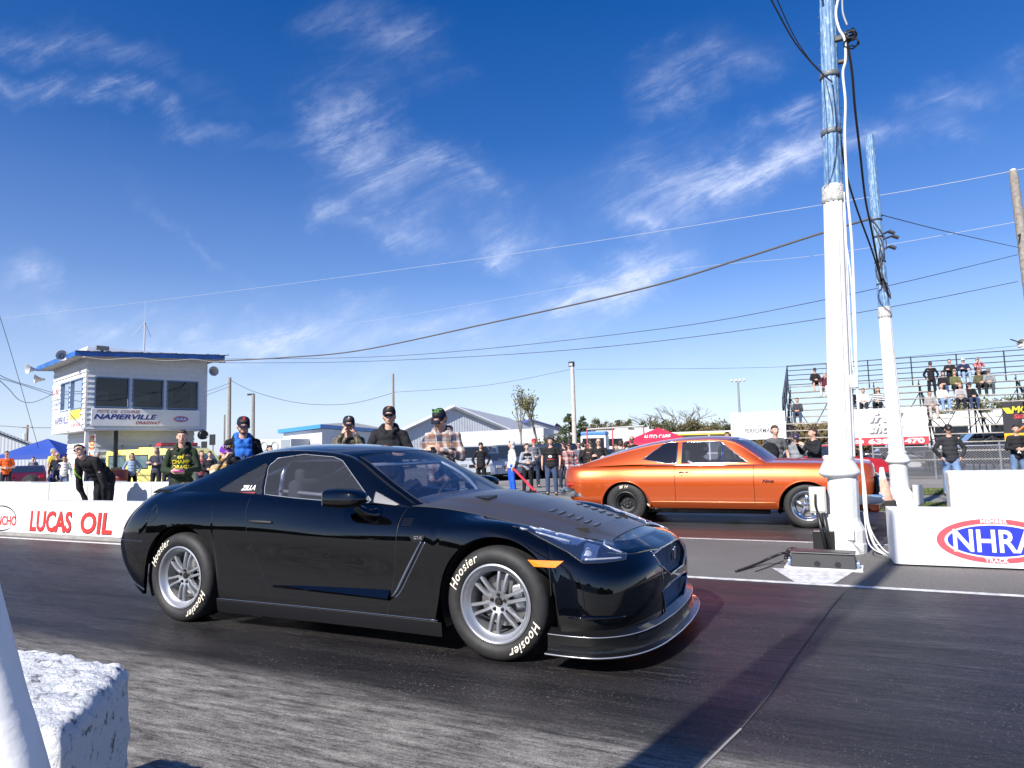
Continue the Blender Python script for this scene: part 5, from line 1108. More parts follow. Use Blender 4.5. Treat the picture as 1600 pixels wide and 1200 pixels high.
 m.build('grille_recess', M('recess black', (.006, .006, .006), .5), root)
 m = MB()
 def meshfill(pl, dx, st, r):
  ys = [p[0] for p in pl]; zs_ = [p[1] for p in pl]; W = max(ys) - min(ys); H_ = max(zs_) - min(zs_)
  for sg in (-1, 1):
   k = min(ys) - H_ * 2
   while k < max(ys) + H_ * 2:
    run = []
    for q in np.linspace(0, 1, 30):
     z = min(zs_) + q * H_; y = k + sg * q * H_ * 1.5
     if inpoly(y, z, pl): run.append((fx(y, z) - dx, y, z))
     elif len(run) > 1: m.tube([run[0], run[-1]], r, 4, False); run = []
    if len(run) > 1: m.tube([run[0], run[-1]], r, 4, False)
    k += st
 meshfill(gr, .028, .034, .0026); meshfill(it, .03, .032, .0026)
 m.build('grille_mesh', M('mesh metal', (.30, .31, .34), .4, .6), root)
 xc = 2.245
 bd = empty('badge', (xc, 0, .56)); bd.parent = root
 mx = frame((0, 0, 0), (0, 1, 0), (1, 0, 0))
 CH = M('chrome', (.8, .8, .82), .12, 1)
 lettering('GT', mx @ Matrix.Translation((0, .018, 0)), CH, bd, 'badge_letters', size=.045, extr=.004, offset=.001); lettering('R', mx @ Matrix.Translation((0, -.02, 0)), CH, bd, 'badge_letters', size=.06, extr=.004, offset=.002)
 q = MB(); q.tube([(-.02, 0, -.05), (-.02, 0, .05)], .006, 6); q.build('badge_post', TRIM, bd)
 # vertical crease beside the grille
 m = MB()
 for sg in (-1, 1):
  pts = [(fx(sg * y, z) + .001, sg * y, z) for y, z in ((.36, .62), (.365, .55), (.36, .48), (.355, .42))]
  m.tube(bez(pts, 5), .004, 6)
 m.build('nose_crease', GM, root, True)
 for sg in (-1, 1):
  m = MB(); m.add([(fx(.33, .335) + .004, sg * .345, .345), (fx(.24, .2) + .004, sg * .345, .205), (fx(.24, .2) - .03, sg * .255, .205), (fx(.3, .335) - .03, sg * .30, .345)], [(0, 1, 2, 3)])
  m.build('intake_blade', M('blade lit blue', (.06, .08, .13), .25, coat=1), root)  # lit look of the panel put into its blue colour
 # splitter lip (carbon)
 CARB = carbon()
 def plan(off, z, n=60, x_end=1.70):
  us = np.linspace(um(x_end), S.U, n); p = S.at(us, np.full(n, S.vk[0] + .02)); o = []
  for i in range(n):
   d = p[min(i + 1, n - 1)] - p[max(i - 1, 0)]; nx, ny = d[1], -d[0]; l = math.hypot(nx, ny); nx, ny = -nx / l, -ny / l
   if nx * 1 + ny * 1 < 0: nx, ny = -nx, -ny
   if i == n - 1: nx, ny = 1, 0
   o.append((p[i][0] + nx * off, p[i][1] + ny * off, z))
  return np.array(o)
 lp = np.array([(p.x, p.y) for p in bez([(1.70, .935, 0), (1.85, .94, 0), (2.0, .915, 0), (2.13, .80, 0), (2.21, .60, 0), (2.25, .3, 0), (2.262, 0, 0)], 9)]); nL = len(lp)
 def LP(off, z):
  o = []
  for i in range(nL):
   d = lp[min(i + 1, nL - 1)] - lp[max(i - 1, 0)]; l = math.hypot(*d); n_ = np.array([-d[1], d[0]]) / l; n_ = n_ if n_[0] * .7 + n_[1] * .7 > 0 else -n_; o.append((lp[i][0] + n_[0] * off, max(0, lp[i][1] + n_[1] * off) if i < nL - 1 else 0, z))
  return np.array(o)
 A0 = LP(-.03, .235); A1 = LP(.02, .205); A2 = LP(.018, .150); A3 = LP(.026, .118); A4 = LP(.066, .112); A5 = LP(.068, .098); A6 = LP(-.12, .095)
 for Q, f in ((A4, .9), (A5, .9)): Q[:, 2] += 0
 g = np.stack([A0, A1, A2, A3, A4, A5, A6], 1)
 m = MB(); m.grid(g); m.grid(mirror_y(g), True); lip = m.build('front_lip', M('lip carbon', (.006, .006, .006), .35, coat=.6, spec=.2), root, 35)
 m = MB(); 
 for Q in (g, mirror_y(g)): m.tube([tuple(v + np.array([.001, 0, 0])) for v in Q[:, 1]], .003, 5); m.tube([tuple(v) for v in (Q[:, 4] + Q[:, 5]) / 2], .0045, 5)
 m.build('lip_edge', M('lip edge', (.45, .46, .5), .25, .6, coat=1), root, True)
 m = MB()
 for sg in (-1,):
  seg = g[30:41]; a = seg[:, 1] * .25 + seg[:, 2] * .75; b = seg[:, 1] * .8 + seg[:, 2] * .2
  q = np.stack([a, b], 1); q = mirror_y(q); q[..., 0] += .004; q[..., 1] -= .003; m.grid(q)
 m.build('lip_slot', M('recess black', (.006,) * 3), root)
 # fog slit (raised blade)
 m = MB()
 for sg in (-1, 1):
  pts = []
  for x in np.linspace(1.80, 2.06, 12):
   u = np.interp(x, [1.72, 1.94, 2.09, 2.175], [S.uk[12], S.uk[13], S.uk[14], S.uk[15]]); p = S.at([u], [S.vk[1] + .035])[0]; pts.append((p[0] + .004, sg * (p[1] + .004), .302))
  m.tube(pts, [.003 + .011 * math.sin(math.pi * i / 11) for i in range(12)], 8)
 m.build('bumper_blade', BLK, root, True)
 # ---- bonnet
 xs = np.concatenate([np.linspace(.5, 2.0, 90), np.linspace(2.0, 2.083, 10)[1:]]); e = S.at(np.linspace(S.uk[8], S.U, 300), np.full(300, S.V))
 def hood_z(x, y, ye, ze):
  t = min(1, abs(y) / max(ye, 1e-3)); cr_ = float(np.interp(x, [.5, .7, 1.0, 1.3, 1.8, 2.0, 2.085], [.05, .06, .07, .07, .035, .01, 0]))
  z = ze + cr_ * (1 - t ** 2.2)
  fade = float(np.interp(x, [.6, .9, 1.8, 2.0], [0, 1, 1, 0])); yc = .50 - (x - .8) * .13
  z += .012 * fade * (1 / (1 + math.exp((abs(y) - yc) / .014)))
  return z
 def hood_grid(x0, x1, tmax, dz=0, ny=61):
  out = []
  for x in xs:
   if x < x0 or x > x1: continue
   ye = float(np.interp(x, e[:, 0], e[:, 1])); ze = float(np.interp(x, e[:, 0], e[:, 2])); row = []
   for t in np.linspace(-1, 1, ny):
    y = t * (ye - .003) * tmax; row.append((x, y, hood_z(x, y, ye, ze) + dz))
   out.append(row)
  return np.array(out)
 hx = lambda x: (float(np.interp(x, e[:, 0], e[:, 1])), float(np.interp(x, e[:, 0], e[:, 2])))
 m = MB(); m.grid(hood_grid(.5, 1.955, 1)); hood = m.build('bonnet', CARB, root, 60)
 Pn = []
 for x in np.linspace(1.957, 2.0845, 14):
  ye, ze = hx(x); Pn.append([(x, t * ye, hood_z(x, t * ye, ye, ze)) for t in np.linspace(-1, 1, 41)])
 m = MB(); m.grid(np.array(Pn)); m.build('nose_panel', BLK, root, 60)
 # louvres and vents on the bonnet
 m = MB(); lv = MB()
 for sg in (-1, 1):
  for k in range(6):
   x = 1.46 + k * .062; yc = .27 - (k * .004)
   for j in range(1):
    ye, ze = hx(x); z = hood_z(x, sg * yc, ye, ze)
    y0, y1 = sg * (yc - .06), sg * (yc + .05)
    V = [(x - .02, y0, hood_z(x - .02, y0, ye, ze) + .001), (x - .02, y1, hood_z(x - .02, y1, ye, ze) + .001), (x + .022, y1, hood_z(x, y1, ye, ze) + .001), (x + .022, y0, hood_z(x, y0, ye, ze) + .001), (x + .022, y1, hood_z(x, y1, ye, ze) - .006), (x + .022, y0, hood_z(x, y0, ye, ze) - .006)]
    m.add(V[:4], [(0, 1, 2, 3)]); lv.add([V[2], V[3], V[5], V[4]], [(0, 1, 2, 3)])
    m.tube([V[2], V[3]], .002, 4)
 m.build('bonnet_louvres', CARB, hood); lv.build('louvre_slots', M('recess black', (.006,) * 3), hood)
 m = MB()
 for sg in (-1, 1):
  x0, y0 = 1.02, sg * .36; ye, ze = hx(x0); f = lambda x, y: hood_z(x, y, *hx(x))
  V = [(x0 - .10, y0 - sg * .02, f(x0 - .1, y0 - sg * .02) + .001), (x0 + .02, y0 - sg * .085, f(x0, y0 - .085 * sg) + .012), (x0 + .02, y0 + sg * .075, f(x0, y0 + .07 * sg) + .012), (x0 - .11, y0 + sg * .02, f(x0 - .11, y0 + .02 * sg) + .001), (x0 + .02, y0 - sg * .085, f(x0, y0 - .085 * sg) - .004), (x0 + .02, y0 + sg * .075, f(x0, y0 + .07 * sg) - .004)]
  m.add(V, [(0, 1, 2, 3), (1, 4, 5, 2)])
 m.build('bonnet_scoop', M('gloss trim', (.02,) * 3), hood)
 m = MB()
 for sg in (-1, 1): m.tube([(x, sg * (hx(x)[0] - .001), hx(x)[1] + .0005) for x in np.linspace(.62, 1.955, 40)], .0028, 5)
 yy = hx(1.956)[0]; m.tube([(1.956, y, hood_z(1.956, y, *hx(1.956)) + .0005) for y in np.linspace(-yy, yy, 24)], .0028, 5)
 m.build('bonnet_gap', M('recess black', (.006,) * 3), hood)
 # ---- greenhouse
 rail = [(.66,.735,.905),(.42,.690,1.025),(.2,.635,1.145),(.01,.588,1.243),(-.2,.568,1.290),(-.5,.560,1.315),(-.85,.562,1.312),(-1.15,.575,1.262),(-1.45,.60,1.168),(-1.75,.64,1.062),(-1.97,.66,.985)]
 cen = [(.93,0,.915),(.66,0,1.055),(.41,0,1.175),(.13,0,1.292),(-.15,0,1.343),(-.5,0,1.366),(-.85,0,1.370),(-1.15,0,1.34),(-1.5,0,1.235),(-1.85,0,1.09),(-2.08,0,.99)]
 belt = [(.66,.762,.90),(.4,.783,.902),(.2,.790,.908),(.02,.795,.913),(-.2,.798,.925),(-.5,.80,.945),(-.85,.80,.968),(-1.15,.792,.99),(-1.45,.777,.995),(-1.75,.752,.985),(-1.95,.71,.975)]
 K = np.arange(11.0); Rl, Ce, Be = spl(K, rail), spl(K, cen), spl(K, belt)
 ss = np.linspace(0, 10, 241); tt = np.linspace(0, 1, 41)
 rs, cs = Rl(ss), Ce(ss); T = np.zeros((241, 41, 3))
 for j, t in enumerate(tt):
  T[:, j, 0] = rs[:, 0] + (cs[:, 0] - rs[:, 0]) * (1 - (1 - t) ** 2); T[:, j, 1] = rs[:, 1] * (1 - t)
  T[:, j, 2] = rs[:, 2] + (cs[:, 2] - rs[:, 2]) * (1 - (1 - t) ** 2.4)
 bs = Be(ss); vv = np.linspace(0, 1, 33); Gd = np.zeros((241, 33, 3))
 for j, v in enumerate(vv):
  Gd[:, j] = bs + (rs - bs) * v; Gd[:, j, 1] += .018 * math.sin(math.pi * v)
 doorg = [(-.715, .988), (-.800, 1.205), (-.75, 1.262), (-.5, 1.287), (-.20, 1.262), (-.10, 1.232), (.285, .955), (.27, .935), (0, .94), (-.4, .962)]
 quart = [(-1.21, 1.018), (-1.05, 1.115), (-.85, 1.22), (-.825, 1.205), (-.75, .99), (-1.16, 1.008)]
 sail = [(.31, .935), (.30, 1.01), (.335, 1.0), (.53, .925), (.5, .917)]
 parts = {}
 def addq(key, Q, i, j, fl):
  m = parts.setdefault(key, MB()); k = len(m.v); m.v += [tuple(Q[i, j]), tuple(Q[i + 1, j]), tuple(Q[i + 1, j + 1]), tuple(Q[i, j + 1])]; q = (k, k + 1, k + 2, k + 3); m.f.append(q[::-1] if fl else q)
 for sg in (1, -1):
  Tm = T.copy(); Tm[..., 1] *= sg; Gm = Gd.copy(); Gm[..., 1] *= sg
  for i in range(240):
   s_ = ss[i]
   for j in range(40):
    t = tt[j]; key = 'roof'
    if .12 < s_ < 3.02 and t > .075: key = 'windscreen'
    elif 7.0 < s_ < 9.35 and t > .16 + .02 * s_ - .14: key = 'rear_window'
    addq(key, Tm, i, j, sg > 0)
   for j in range(32):
    c = (Gd[i, j] + Gd[i + 1, j + 1]) / 2; key = 'roof'
    if inpoly(c[0], c[2], doorg): key = 'side_window%d' % sg
    elif inpoly(c[0], c[2], quart): key = 'quarter_window%d' % sg
    elif inpoly(c[0], c[2], sail): key = 'mirror_sail'
    addq(key, Gm, i, j, sg < 0)
 roofp = parts['roof'].build('roof', BLK, root, 40, merge=.0005)
 GL = Mglass('car glass', (.80, .84, .90), .28, .01); GL2 = Mglass('side glass', (.74, .76, .84), .45, .04)
 for k, m in parts.items():
  if k == 'roof': continue
  nm = k.rstrip('-1').rstrip('1')
  if nm == 'mirror_sail': m.build('mirror_sail', M('grey trim', (.16, .16, .17), .45), root, 60, merge=.0005); continue
  m.build(nm, GL if nm == 'windscreen' else (M('smoked glass', (.01,) * 3, .05, coat=1) if nm == 'rear_window' else GL2), root, True, merge=.0005)
 # bright window edges
 def on_band(x, z):
  d = (Gd[..., 0] - x) ** 2 + (Gd[..., 2] - z) ** 2; k = np.unravel_index(np.argmin(d), d.shape); return Gd[k][1]
 edge = M('window edge', (.30, .31, .34), .35, .3)
 for pl, rr in ((doorg, .0032), (quart, .0025), (sail, .002)):
  m = MB()
  for sg in (-1, 1):
   pts = []
   for i in range(len(pl)):
    a, b = pl[i], pl[(i + 1) % len(pl)]
    for j in range(8): t = j / 8; x = a[0] * (1 - t) + b[0] * t; z = a[1] * (1 - t) + b[1] * t; pts.append((x, sg * (on_band(x, z) + .001), z))
   m.tube(pts, rr, 5, closed=True)
  m.build('window_seal', edge if pl is doorg else TRIM, root, True)
 m = MB()
 m.tube([tuple(T[i, 3]) for i in range(4, 73)], .0035, 5); m.tube([tuple(mirror_y(T[i, 3])) for i in range(4, 73)], .0035, 5)
 m.tube([tuple(T[73, j]) for j in range(3, 41)] + [tuple(mirror_y(T[73, j])) for j in range(40, 2, -1)], .0035, 5)
 m.tube([tuple(T[3, j]) for j in range(3, 41)] + [tuple(mirror_y(T[3, j])) for j in range(40, 2, -1)], .005, 5)
 m.build('windscreen_seal', TRIM, root, True)
 # rear deck, spoiler
 e2 = S.at(np.linspace(0, S.uk[7], 200), np.full(200, S.V)); P = []
 for x in np.linspace(-2.155, -1.2, 40):
  o = np.argsort(e2[:, 0]); ye = float(np.interp(x, e2[o, 0], e2[o, 1])); ze = float(np.interp(x, e2[o, 0], e2[o, 2]))
  P.append([(x, t * ye, ze + .02 * (1 - t * t)) for t in np.linspace(-1, 1, 31)])
 m = MB(); m.grid(np.array(P)); m.build('boot_lid', BLK, root, 60)
 sec = [(-2.27, 1.028), (-2.25, 1.045), (-2.16, 1.062), (-2.04, 1.060), (-2.0, 1.05), (-2.10, 1.043), (-2.2, 1.032)]
 m = MB(); Lw = []
 for y in np.linspace(-.70, .70, 25): Lw.append([(x + .16 * (abs(y) / .7) ** 3, y, z - .045 * (abs(y) / .7) ** 4) for x, z in sec + sec[:1]])
 m.grid(np.array(Lw)); 
 for sg in (-1, 1): m.b2((-2.14, sg * .5 - .02, .99), (-2.06, sg * .5 + .02, 1.05), .006); m.add([v for v in (Lw[0] if sg < 0 else Lw[-1])[:-1]], [tuple(range(7))])
 m.build('rear_spoiler', BLK, root, 40)
 # headlights
 def hz(x, z): 
  u = np.interp(x, [S.n[5][c][0] for c in range(10, 17)], S.uk[10:17]); return u
 hp = [(1.43, .805), (1.60, .795), (1.78, .755), (1.90, .712), (2.0, .665), (2.085, .628), (2.095, .600), (2.0, .597), (1.90, .602), (1.80, .66), (1.66, .722), (1.52, .782)]
 uu = np.linspace(S.uk[11] + .02, S.uk[15], 200); vvv = np.linspace(S.vk[3], S.V, 70); UU, VV = np.meshgrid(uu, vvv, indexing='ij'); HG = S.at(UU, VV).reshape(200, 70, 3)
 e_u = np.gradient(HG, axis=0); e_v = np.gradient(HG, axis=1); NR = np.cross(e_v, e_u); NR /= np.linalg.norm(NR, axis=2, keepdims=True)
 NR[NR[..., 1] < 0] *= -1
 # polygon lives in the x / height-parameter plane seen from the side
 body = {-1: MB(), 1: MB()}; lens = {-1: MB(), 1: MB()}; refl = {-1: MB(), 1: MB()}
 def hpoly(i, j): c = HG[i, j]; return inpoly(c[0], c[2], hp)
 for sg in (-1, 1):
  for i in range(199):
   for j in range(69):
    if not hpoly(i, j): continue
    cc_ = HG[i, j]; inr = inpoly(cc_[0], cc_[2], [(1.50, .800), (1.78, .758), (1.865, .725), (1.83, .69), (1.76, .70), (1.60, .765)]) or inpoly(cc_[0], cc_[2], [(1.86, .70), (1.94, .675), (1.955, .61), (1.88, .615)])
    for mm, off in (((body, .0025), (lens, .006)) + (((refl, .0035),) if inr else ())):
     Q = HG[i:i + 2, j:j + 2] + NR[i:i + 2, j:j + 2] * off; Q = Q.copy(); Q[..., 1] *= sg; m = mm[sg]; k = len(m.v)
     m.v += [tuple(Q[0, 0]), tuple(Q[1, 0]), tuple(Q[1, 1]), tuple(Q[0, 1])]; m.f.append((k, k + 1, k + 2, k + 3) if sg > 0 else (k + 3, k + 2, k + 1, k))
 def hpt(x, z, off=.004):
  d = (HG[..., 0] - x) ** 2 + (HG[..., 2] - z) ** 2; k = np.unravel_index(np.argmin(d), d.shape); a, b = e_u[k], e_v[k]; dt = a[0] * b[2] - b[0] * a[2]; rx, rz_ = x - HG[k][0], z - HG[k][2]; u_ = (rx * b[2] - b[0] * rz_) / dt; v_ = (a[0] * rz_ - rx * a[2]) / dt; u_, v_ = max(-.6, min(.6, u_)), max(-.6, min(.6, v_)); return HG[k] + a * u_ + b * v_ + NR[k] * off, NR[k]
 for sg in (-1, 1):
  hl = body[sg].build('headlight', M('headlight housing', (.02, .021, .024), .5, .0, spec=.15), root, True, merge=.0003)
  refl[sg].build('reflector', M('lamp reflector', (.62, .65, .70), .18, .9, bump=1.0, bscale=38), hl, True, merge=.0003)
  q = MB(); pr = MB(); rf = MB()
  pts = []
  for i in range(len(hp)):
   a, b = hp[i], hp[(i + 1) % len(hp)]
   for j in range(6): t = j / 6; p, n_ = hpt(a[0] * (1 - t) + b[0] * t, a[1] * (1 - t) + b[1] * t, .003); pts.append((p[0], p[1] * sg, p[2]))
  q.tube(pts, .002, 5, closed=True); q.build('headlight_edge', M('headlight rim', (.05, .055, .065), .3, .3), hl, True)
  for x, z, r in ((1.90, .650, .042), (1.985, .634, .024), (1.80, .70, .026)):
   p, n_ = hpt(x, z, -.024); p = Vector((p[0], p[1] * sg, p[2])); nv = Vector((n_[0] + 1.0, n_[1] * sg * .8, n_[2] * .3)).normalized()
   mxx = frame(p, nv.orthogonal(), nv); pr.ell((0, 0, 0), (r, r, r * .9), 16, mxx); rf.lathe([(r * 1.0, .0), (r * 1.22, .012), (r * 1.3, .006)], 20, mxx)
  pr.build('projector_lens', M('projector glass', (.55, .58, .65), .04, .5, coat=1), hl, True); rf.build('projector_rings', CH, hl, True)
  st = MB()
  for (xa, za), (xb, zb_) in (((1.48, .794), (1.78, .712)), ((1.52, .795), (1.82, .715)), ((1.57, .793), (1.86, .718)), ((1.63, .788), (1.90, .70)), ((1.90, .62), (2.07, .612)), ((1.92, .69), (2.06, .635))):
   pp = [hpt(xa + (xb - xa) * t, za + (zb_ - za) * t, .0035)[0] for t in np.linspace(0, 1, 10)]; st.tube([(p[0], p[1] * sg, p[2]) for p in pp], .007, 5)
  st.build('light_strip', M('light strip', (.65, .68, .75), .15, .6), hl, True)
  lens[sg].build('headlight_lens', Mglass('lamp glass', (.93, .95, 1), .3), hl, True, merge=.0003)
 # side marker lamps, tail lamp sliver, fuel flap, handles, badge plate
 def patch_on(pl, off, n=10):
  a, b, c, d = pl; out = []
  for i in range(n + 1):
   row = []
   for j in range(5):
    s0, t0 = i / n, j / 4; x = (a[0] * (1 - s0) + b[0] * s0) * (1 - t0) + (d[0] * (1 - s0) + c[0] * s0) * t0; z = (a[1] * (1 - s0) + b[1] * s0) * (1 - t0) + (d[1] * (1 - s0) + c[1] * s0) * t0
    if x > 1.7: p, n_ = hpt(x, z, 0)
    else: p, n_ = S.point(x, z)
    row.append(p + n_ * off)
   out.append(row)
  return np.array(out)
 for sg in (-1, 1):
  P = patch_on([(1.575, .622), (1.79, .616), (1.745, .580), (1.615, .584)], .006); m = MB(); m.grid(P if sg > 0 else mirror_y(P), sg < 0); m.build('side_marker', M('amber lens', (.9, .22, .01), .15, coat=1, emit=.15), root, True)
 m = MB(); vs_ = np.linspace(S.vk[3] + .05, S.vk[5] + .03, 14); u0_ = S.uk[3] + .02; tp0 = S.at(np.full(14, u0_), vs_); tp1 = S.at(np.full(14, u0_ + .01), vs_); tl = []
 for a, b in zip(tp0, tp1): d = b - a; n_ = np.array([-d[1], d[0], 0]); n_ /= np.linalg.norm(n_); n_ = n_ if n_[0] * -1 + n_[1] > 0 else -n_; tl.append(tuple(a + n_ * .006))
 rr_ = [.004 + .009 * math.sin(math.pi * i / 13) for i in range(14)]; m.tube(tl, rr_, 6); m.tube([(x, -y, z) for x, y, z in tl], rr_, 6); m.build('tail_reflector', M('clear reflector', (.85, .8, .8), .2), root, True)
 m = MB(); fp = []
 for a in np.linspace(0, 2 * math.pi, 40, endpoint=False):
  p, n_ = S.point(-1.82 + .066 * math.cos(a), .835 + .07 * math.sin(a)); fp.append((p[0], -p[1] - .0005, p[2]))
 m.tube(fp, .0022, 5, closed=True); m.build('fuel_flap', M('recess black', (.006,) * 3), root, True)
 for sg in (-1, 1):
  m = MB(); pts = []
  for x in np.linspace(-.74, -.52, 12): p, n_ = S.point(x, .795 - (x + .74) * .02); pts.append((p[0], sg * (p[1] + .004), p[2]))
  m.tube(pts, [.004 + .010 * math.sin(math.pi * (i + .5) / 12) ** .5 for i in range(12)], 8); m.build('door_handle', M('gloss trim', (.02,) * 3), root, True)
 m = MB()
 for sg in (-1, 1):     # blade crease low on the door and vent behind the front wheel
  pts = [S.point(x, .335 - .03 * t * 0 + .0 * x) for t, x in [(i / 20, -.50 + .98 * i / 20) for i in range(21)]]
  m.tube([(p[0], sg * (p[1] - .004), p[2] - .012 * (i / 20)) for i, (p, n_) in enumerate(pts)], [.001 + .004 * (i / 20) ** .7 for i in range(21)], 6)
 m.build('door_blade_tip', BLK, root, True)
 m = MB()
 for sg in (-1, 1):
  Q = []
  for t in np.linspace(0, 1, 16):
   x = -.50 + 1.045 * t; z0_ = .335 - .02 * t; h_ = .055 * t ** .8 + .002; a = S.point(x, z0_ + h_)[0]; b = S.point(x, z0_)[0]; c = S.point(x, z0_ - .012)[0]; Q.append([(a[0], sg * (a[1] + .001), a[2]), (b[0], sg * (b[1] + .004 + .030 * t ** .8), b[2] + .006), (c[0], sg * (c[1] + .001), c[2])])
  m.grid(np.array(Q), sg > 0)
 m.build('door_blade', BLK, root, 30)
 m = MB(); ms = MB()
 for sg in (-1, 1):
  vp = [(.80, .70), (.74, .60), (.66, .47), (.60, .37), (.56, .33)]
  pp = [S.point(*q) for q in bez([(a, 0, b) for a, b in vp], 5) and [(q.x, q.z) for q in bez([(a, 0, b) for a, b in vp], 5)]]
  m.tube([(p[0], sg * (p[1] + .002), p[2]) for p, n_ in pp], [.004 + .008 * math.sin(math.pi * i / (len(pp) - 1)) for i in range(len(pp))], 8)
  m.tube([(p[0] + .03, sg * (p[1] - .001), p[2] - .002) for p, n_ in pp], .005, 6)
  P = patch_on([(.70, .735), (.83, .745), (.81, .70), (.73, .695)], .004); ms.grid(P if sg > 0 else mirror_y(P), sg < 0)
 m.build('wing_vent', GM, root, True); ms.build('vent_plate', M('satin black', (.006,) * 3), root, True)
 p, n_ = S.point(.775, .722); m = MB(); V, F = txt('GT-R', size=.028, extr=.002, offset=.0006); m.add(V, F, frame((p[0], -p[1] - .007, p[2]), (1, 0, 0), (0, -1, 0))); m.build('wing_badge', CH, root)
 m = MB()
 for k in range(4): pp = [S.point(x, .80 + k * .012) for x in np.linspace(.62, .70, 5)]; m.tube([(p[0], -p[1], p[2]) for p, n_ in pp], .002, 4)
 m.build('wing_gills', M('recess black', (.006,) * 3), root)
 # panel gaps
 m = MB()
 for ln in ([(dr(z), z) for z in (.21, .29, .4, .5, .62, .73, .8, .87, .93, .957)], [(df(z), z) for z in (.21, .29, .4, .5, .62, .73, .8, .87, .90)], [(x, .2) for x in (-1.04, -.5, 0, .5, .93)]):
  pts = panel_line(S, ln, n=5); m.tube([(p[0], -p[1] + .002, p[2]) for p in pts], .003, 5); m.tube([(p[0], p[1] - .002, p[2]) for p in pts], .003, 5)
 m.build('panel_gaps', M('recess black', (.006,) * 3), root)
 m = MB(); hl_ = MB(); u3 = S.uk[3] + .05
 vz = lambda u, z: float(np.interp(z, *(lambda a: (a[:, 2], np.linspace(S.vk[0], S.V, 40)))(S.at(np.full(40, u), np.linspace(S.vk[0], S.V, 40)))))
 for ln in ([(S.uk[3] - .10 + i * .012, .615) for i in range(34)], [(S.uk[3] - .10 + i * .0117, .36 - .004 * i) for i in range(34)]):
  pts = [S.at([u], [vz(u, z)])[0] for u, z in ln]; pts = [p for p in pts if (p[0] + 1.455) ** 2 + (p[2] - .345) ** 2 > .41 ** 2]
  for sg in (-1, 1): m.tube([(p[0], sg * (p[1] - .0005), p[2]) for p in pts], .003, 5); hl_.tube([(p[0], sg * (p[1] + .0005), p[2] - .006) for p in pts], .0018, 4)
 pts = [S.point(1.742, z)[0] for z in (.42, .46, .5, .55, .575)]
 for sg in (-1, 1): m.tube([(p[0], sg * (p[1] - .0005), p[2]) for p in pts], .003, 5)
 m.build('bumper_gaps', M('recess black', (.006,) * 3), root); hl_.build('bumper_gap_highlights', GM, root)  # pale lines paint a highlight just below the bumper gaps
 m = MB(); pts = panel_line(S, [(-1.04, .212), (-.5, .21), (0, .21), (.5, .21), (.93, .212)], n=8); m.tube([(p[0], -p[1] - .001, p[2]) for p in pts], .003, 5); m.build('sill_edge', GM, root, True)
 # mirrors
 for sg in (-1, 1):
  mi = empty('wing_mirror', (0, 0, 0)); mi.parent = root
  m = MB(); P = []
  for i, x in enumerate(np.linspace(.10, .40, 14)):
   t = i / 13; s_ = math.sin(math.pi * min(1, .16 + t * .84)) ** .45 if t > 0 else .8; s_ = (1 - (max(0, t - .25) / .75) ** 3) ** .5 if t > .25 else .93 + .28 * t
   row = []
   for a in np.linspace(0, 2 * math.pi, 21):
    ca, sa = math.cos(a), math.sin(a); k = .11 * s_; row.append((x + .06 * (abs(ca) ** 2) * .2, sg * (.985 + .095 * s_ * np.sign(ca) * abs(ca) ** .8), .975 + (.062 * s_) * np.sign(sa) * abs(sa) ** .75 + (.012 if sa > 0 else 0)))
   P.append(row)
  m.grid(np.array(P)); m.add([P[0][j] for j in range(20)], [tuple(range(20))]); m.add([P[-1][j] for j in range(20)], [tuple(range(20))]); m.build('mirror_shell', BLK, mi, 60)
  m = MB(); m.box((.098, sg * .985, .982), (.006, .16, .09), bev=.002); m.build('mirror_glass', M('mirror', (.5, .52, .55), .03, 1), mi)
  m = MB(); m.tube(bez([(.30, sg * .95, .925), (.33, sg * .93, .89), (.36, sg * .88, .86), (.38, sg * .82, .86)], 4), [.03, .03, .03, .03, .033, .035, .037, .04, .04, .042, .042, .045, .045], 10); m.build('mirror_stalk', BLK, mi, True)
 # interior
 INT = M('cabin black', (.010, .010, .011), .8)
 m = MB(); m.b2((-1.5, -.72, .2), (.9, .72, .24)); m.b2((.35, -.70, .24), (.8, .70, .80)); m.b2((-1.55, -.70, .24), (-1.1, .70, .92)); m.b2((-.9, -.74, .2), (.9, -.72, .88)); m.b2((-.9, .72, .2), (.9, .74, .88)); m.build('cabin', INT, root)
 m = MB(); P = []
 for x in np.linspace(.33, .85, 8): P.append([(x, y, .885 + .035 * math.sin(math.pi * min(1, (x - .33) / .5)) + .02 * math.cos(y * 2.2)) for y in np.linspace(-.70, .70, 15)])
 m.grid(np.array(P)); m.build('dashboard', M('dashboard', (.05, .055, .05), .7), root, True)
 for sg in (-1, 1):
  m = MB(); m.box((-.33, sg * .36, .46), (.5, .48, .14), bev=.05)
  m.box((-.62, sg * .36, .78), (.14, .46, .62), 0, None, bev=.05); m.box((-.66, sg * .36, 1.10), (.10, .26, .16), bev=.04); m.build('seat', M('seat cloth', (.02, .02, .022), .85), root, True)
 # roll cage
 m = MB()
 for sg in (-1, 1):
  m.tube(bez([(-.78, sg * .56, .3), (-.78, sg * .55, .9), (-.76, sg * .48, 1.22), (-.76, 0, 1.28)], 5), .019, 8)
  m.tube(bez([(.50, sg * .60, .3), (.42, sg * .60, .90), (.08, sg * .50, 1.19), (-.3, sg * .46, 1.235), (-.76, sg * .44, 1.235)], 6), .017, 8)
  m.tube([(-.78, sg * .56, .85), (.45, sg * .60, .50)], .017, 8); m.tube([(-.78, sg * .56, .45), (.45, sg * .60, .70)], .017, 8)
 m.tube([(.08, -.50, 1.19), (.08, .50, 1.19)], .017, 8)
 for sg in (-1, 1): m.tube([(-.76, sg * .52, 1.18), (-1.5, sg * .45, .98)], .017, 8); m.tube([(-.78, sg * .56, 1.0), (.30, sg * .60, .93)], .014, 8)
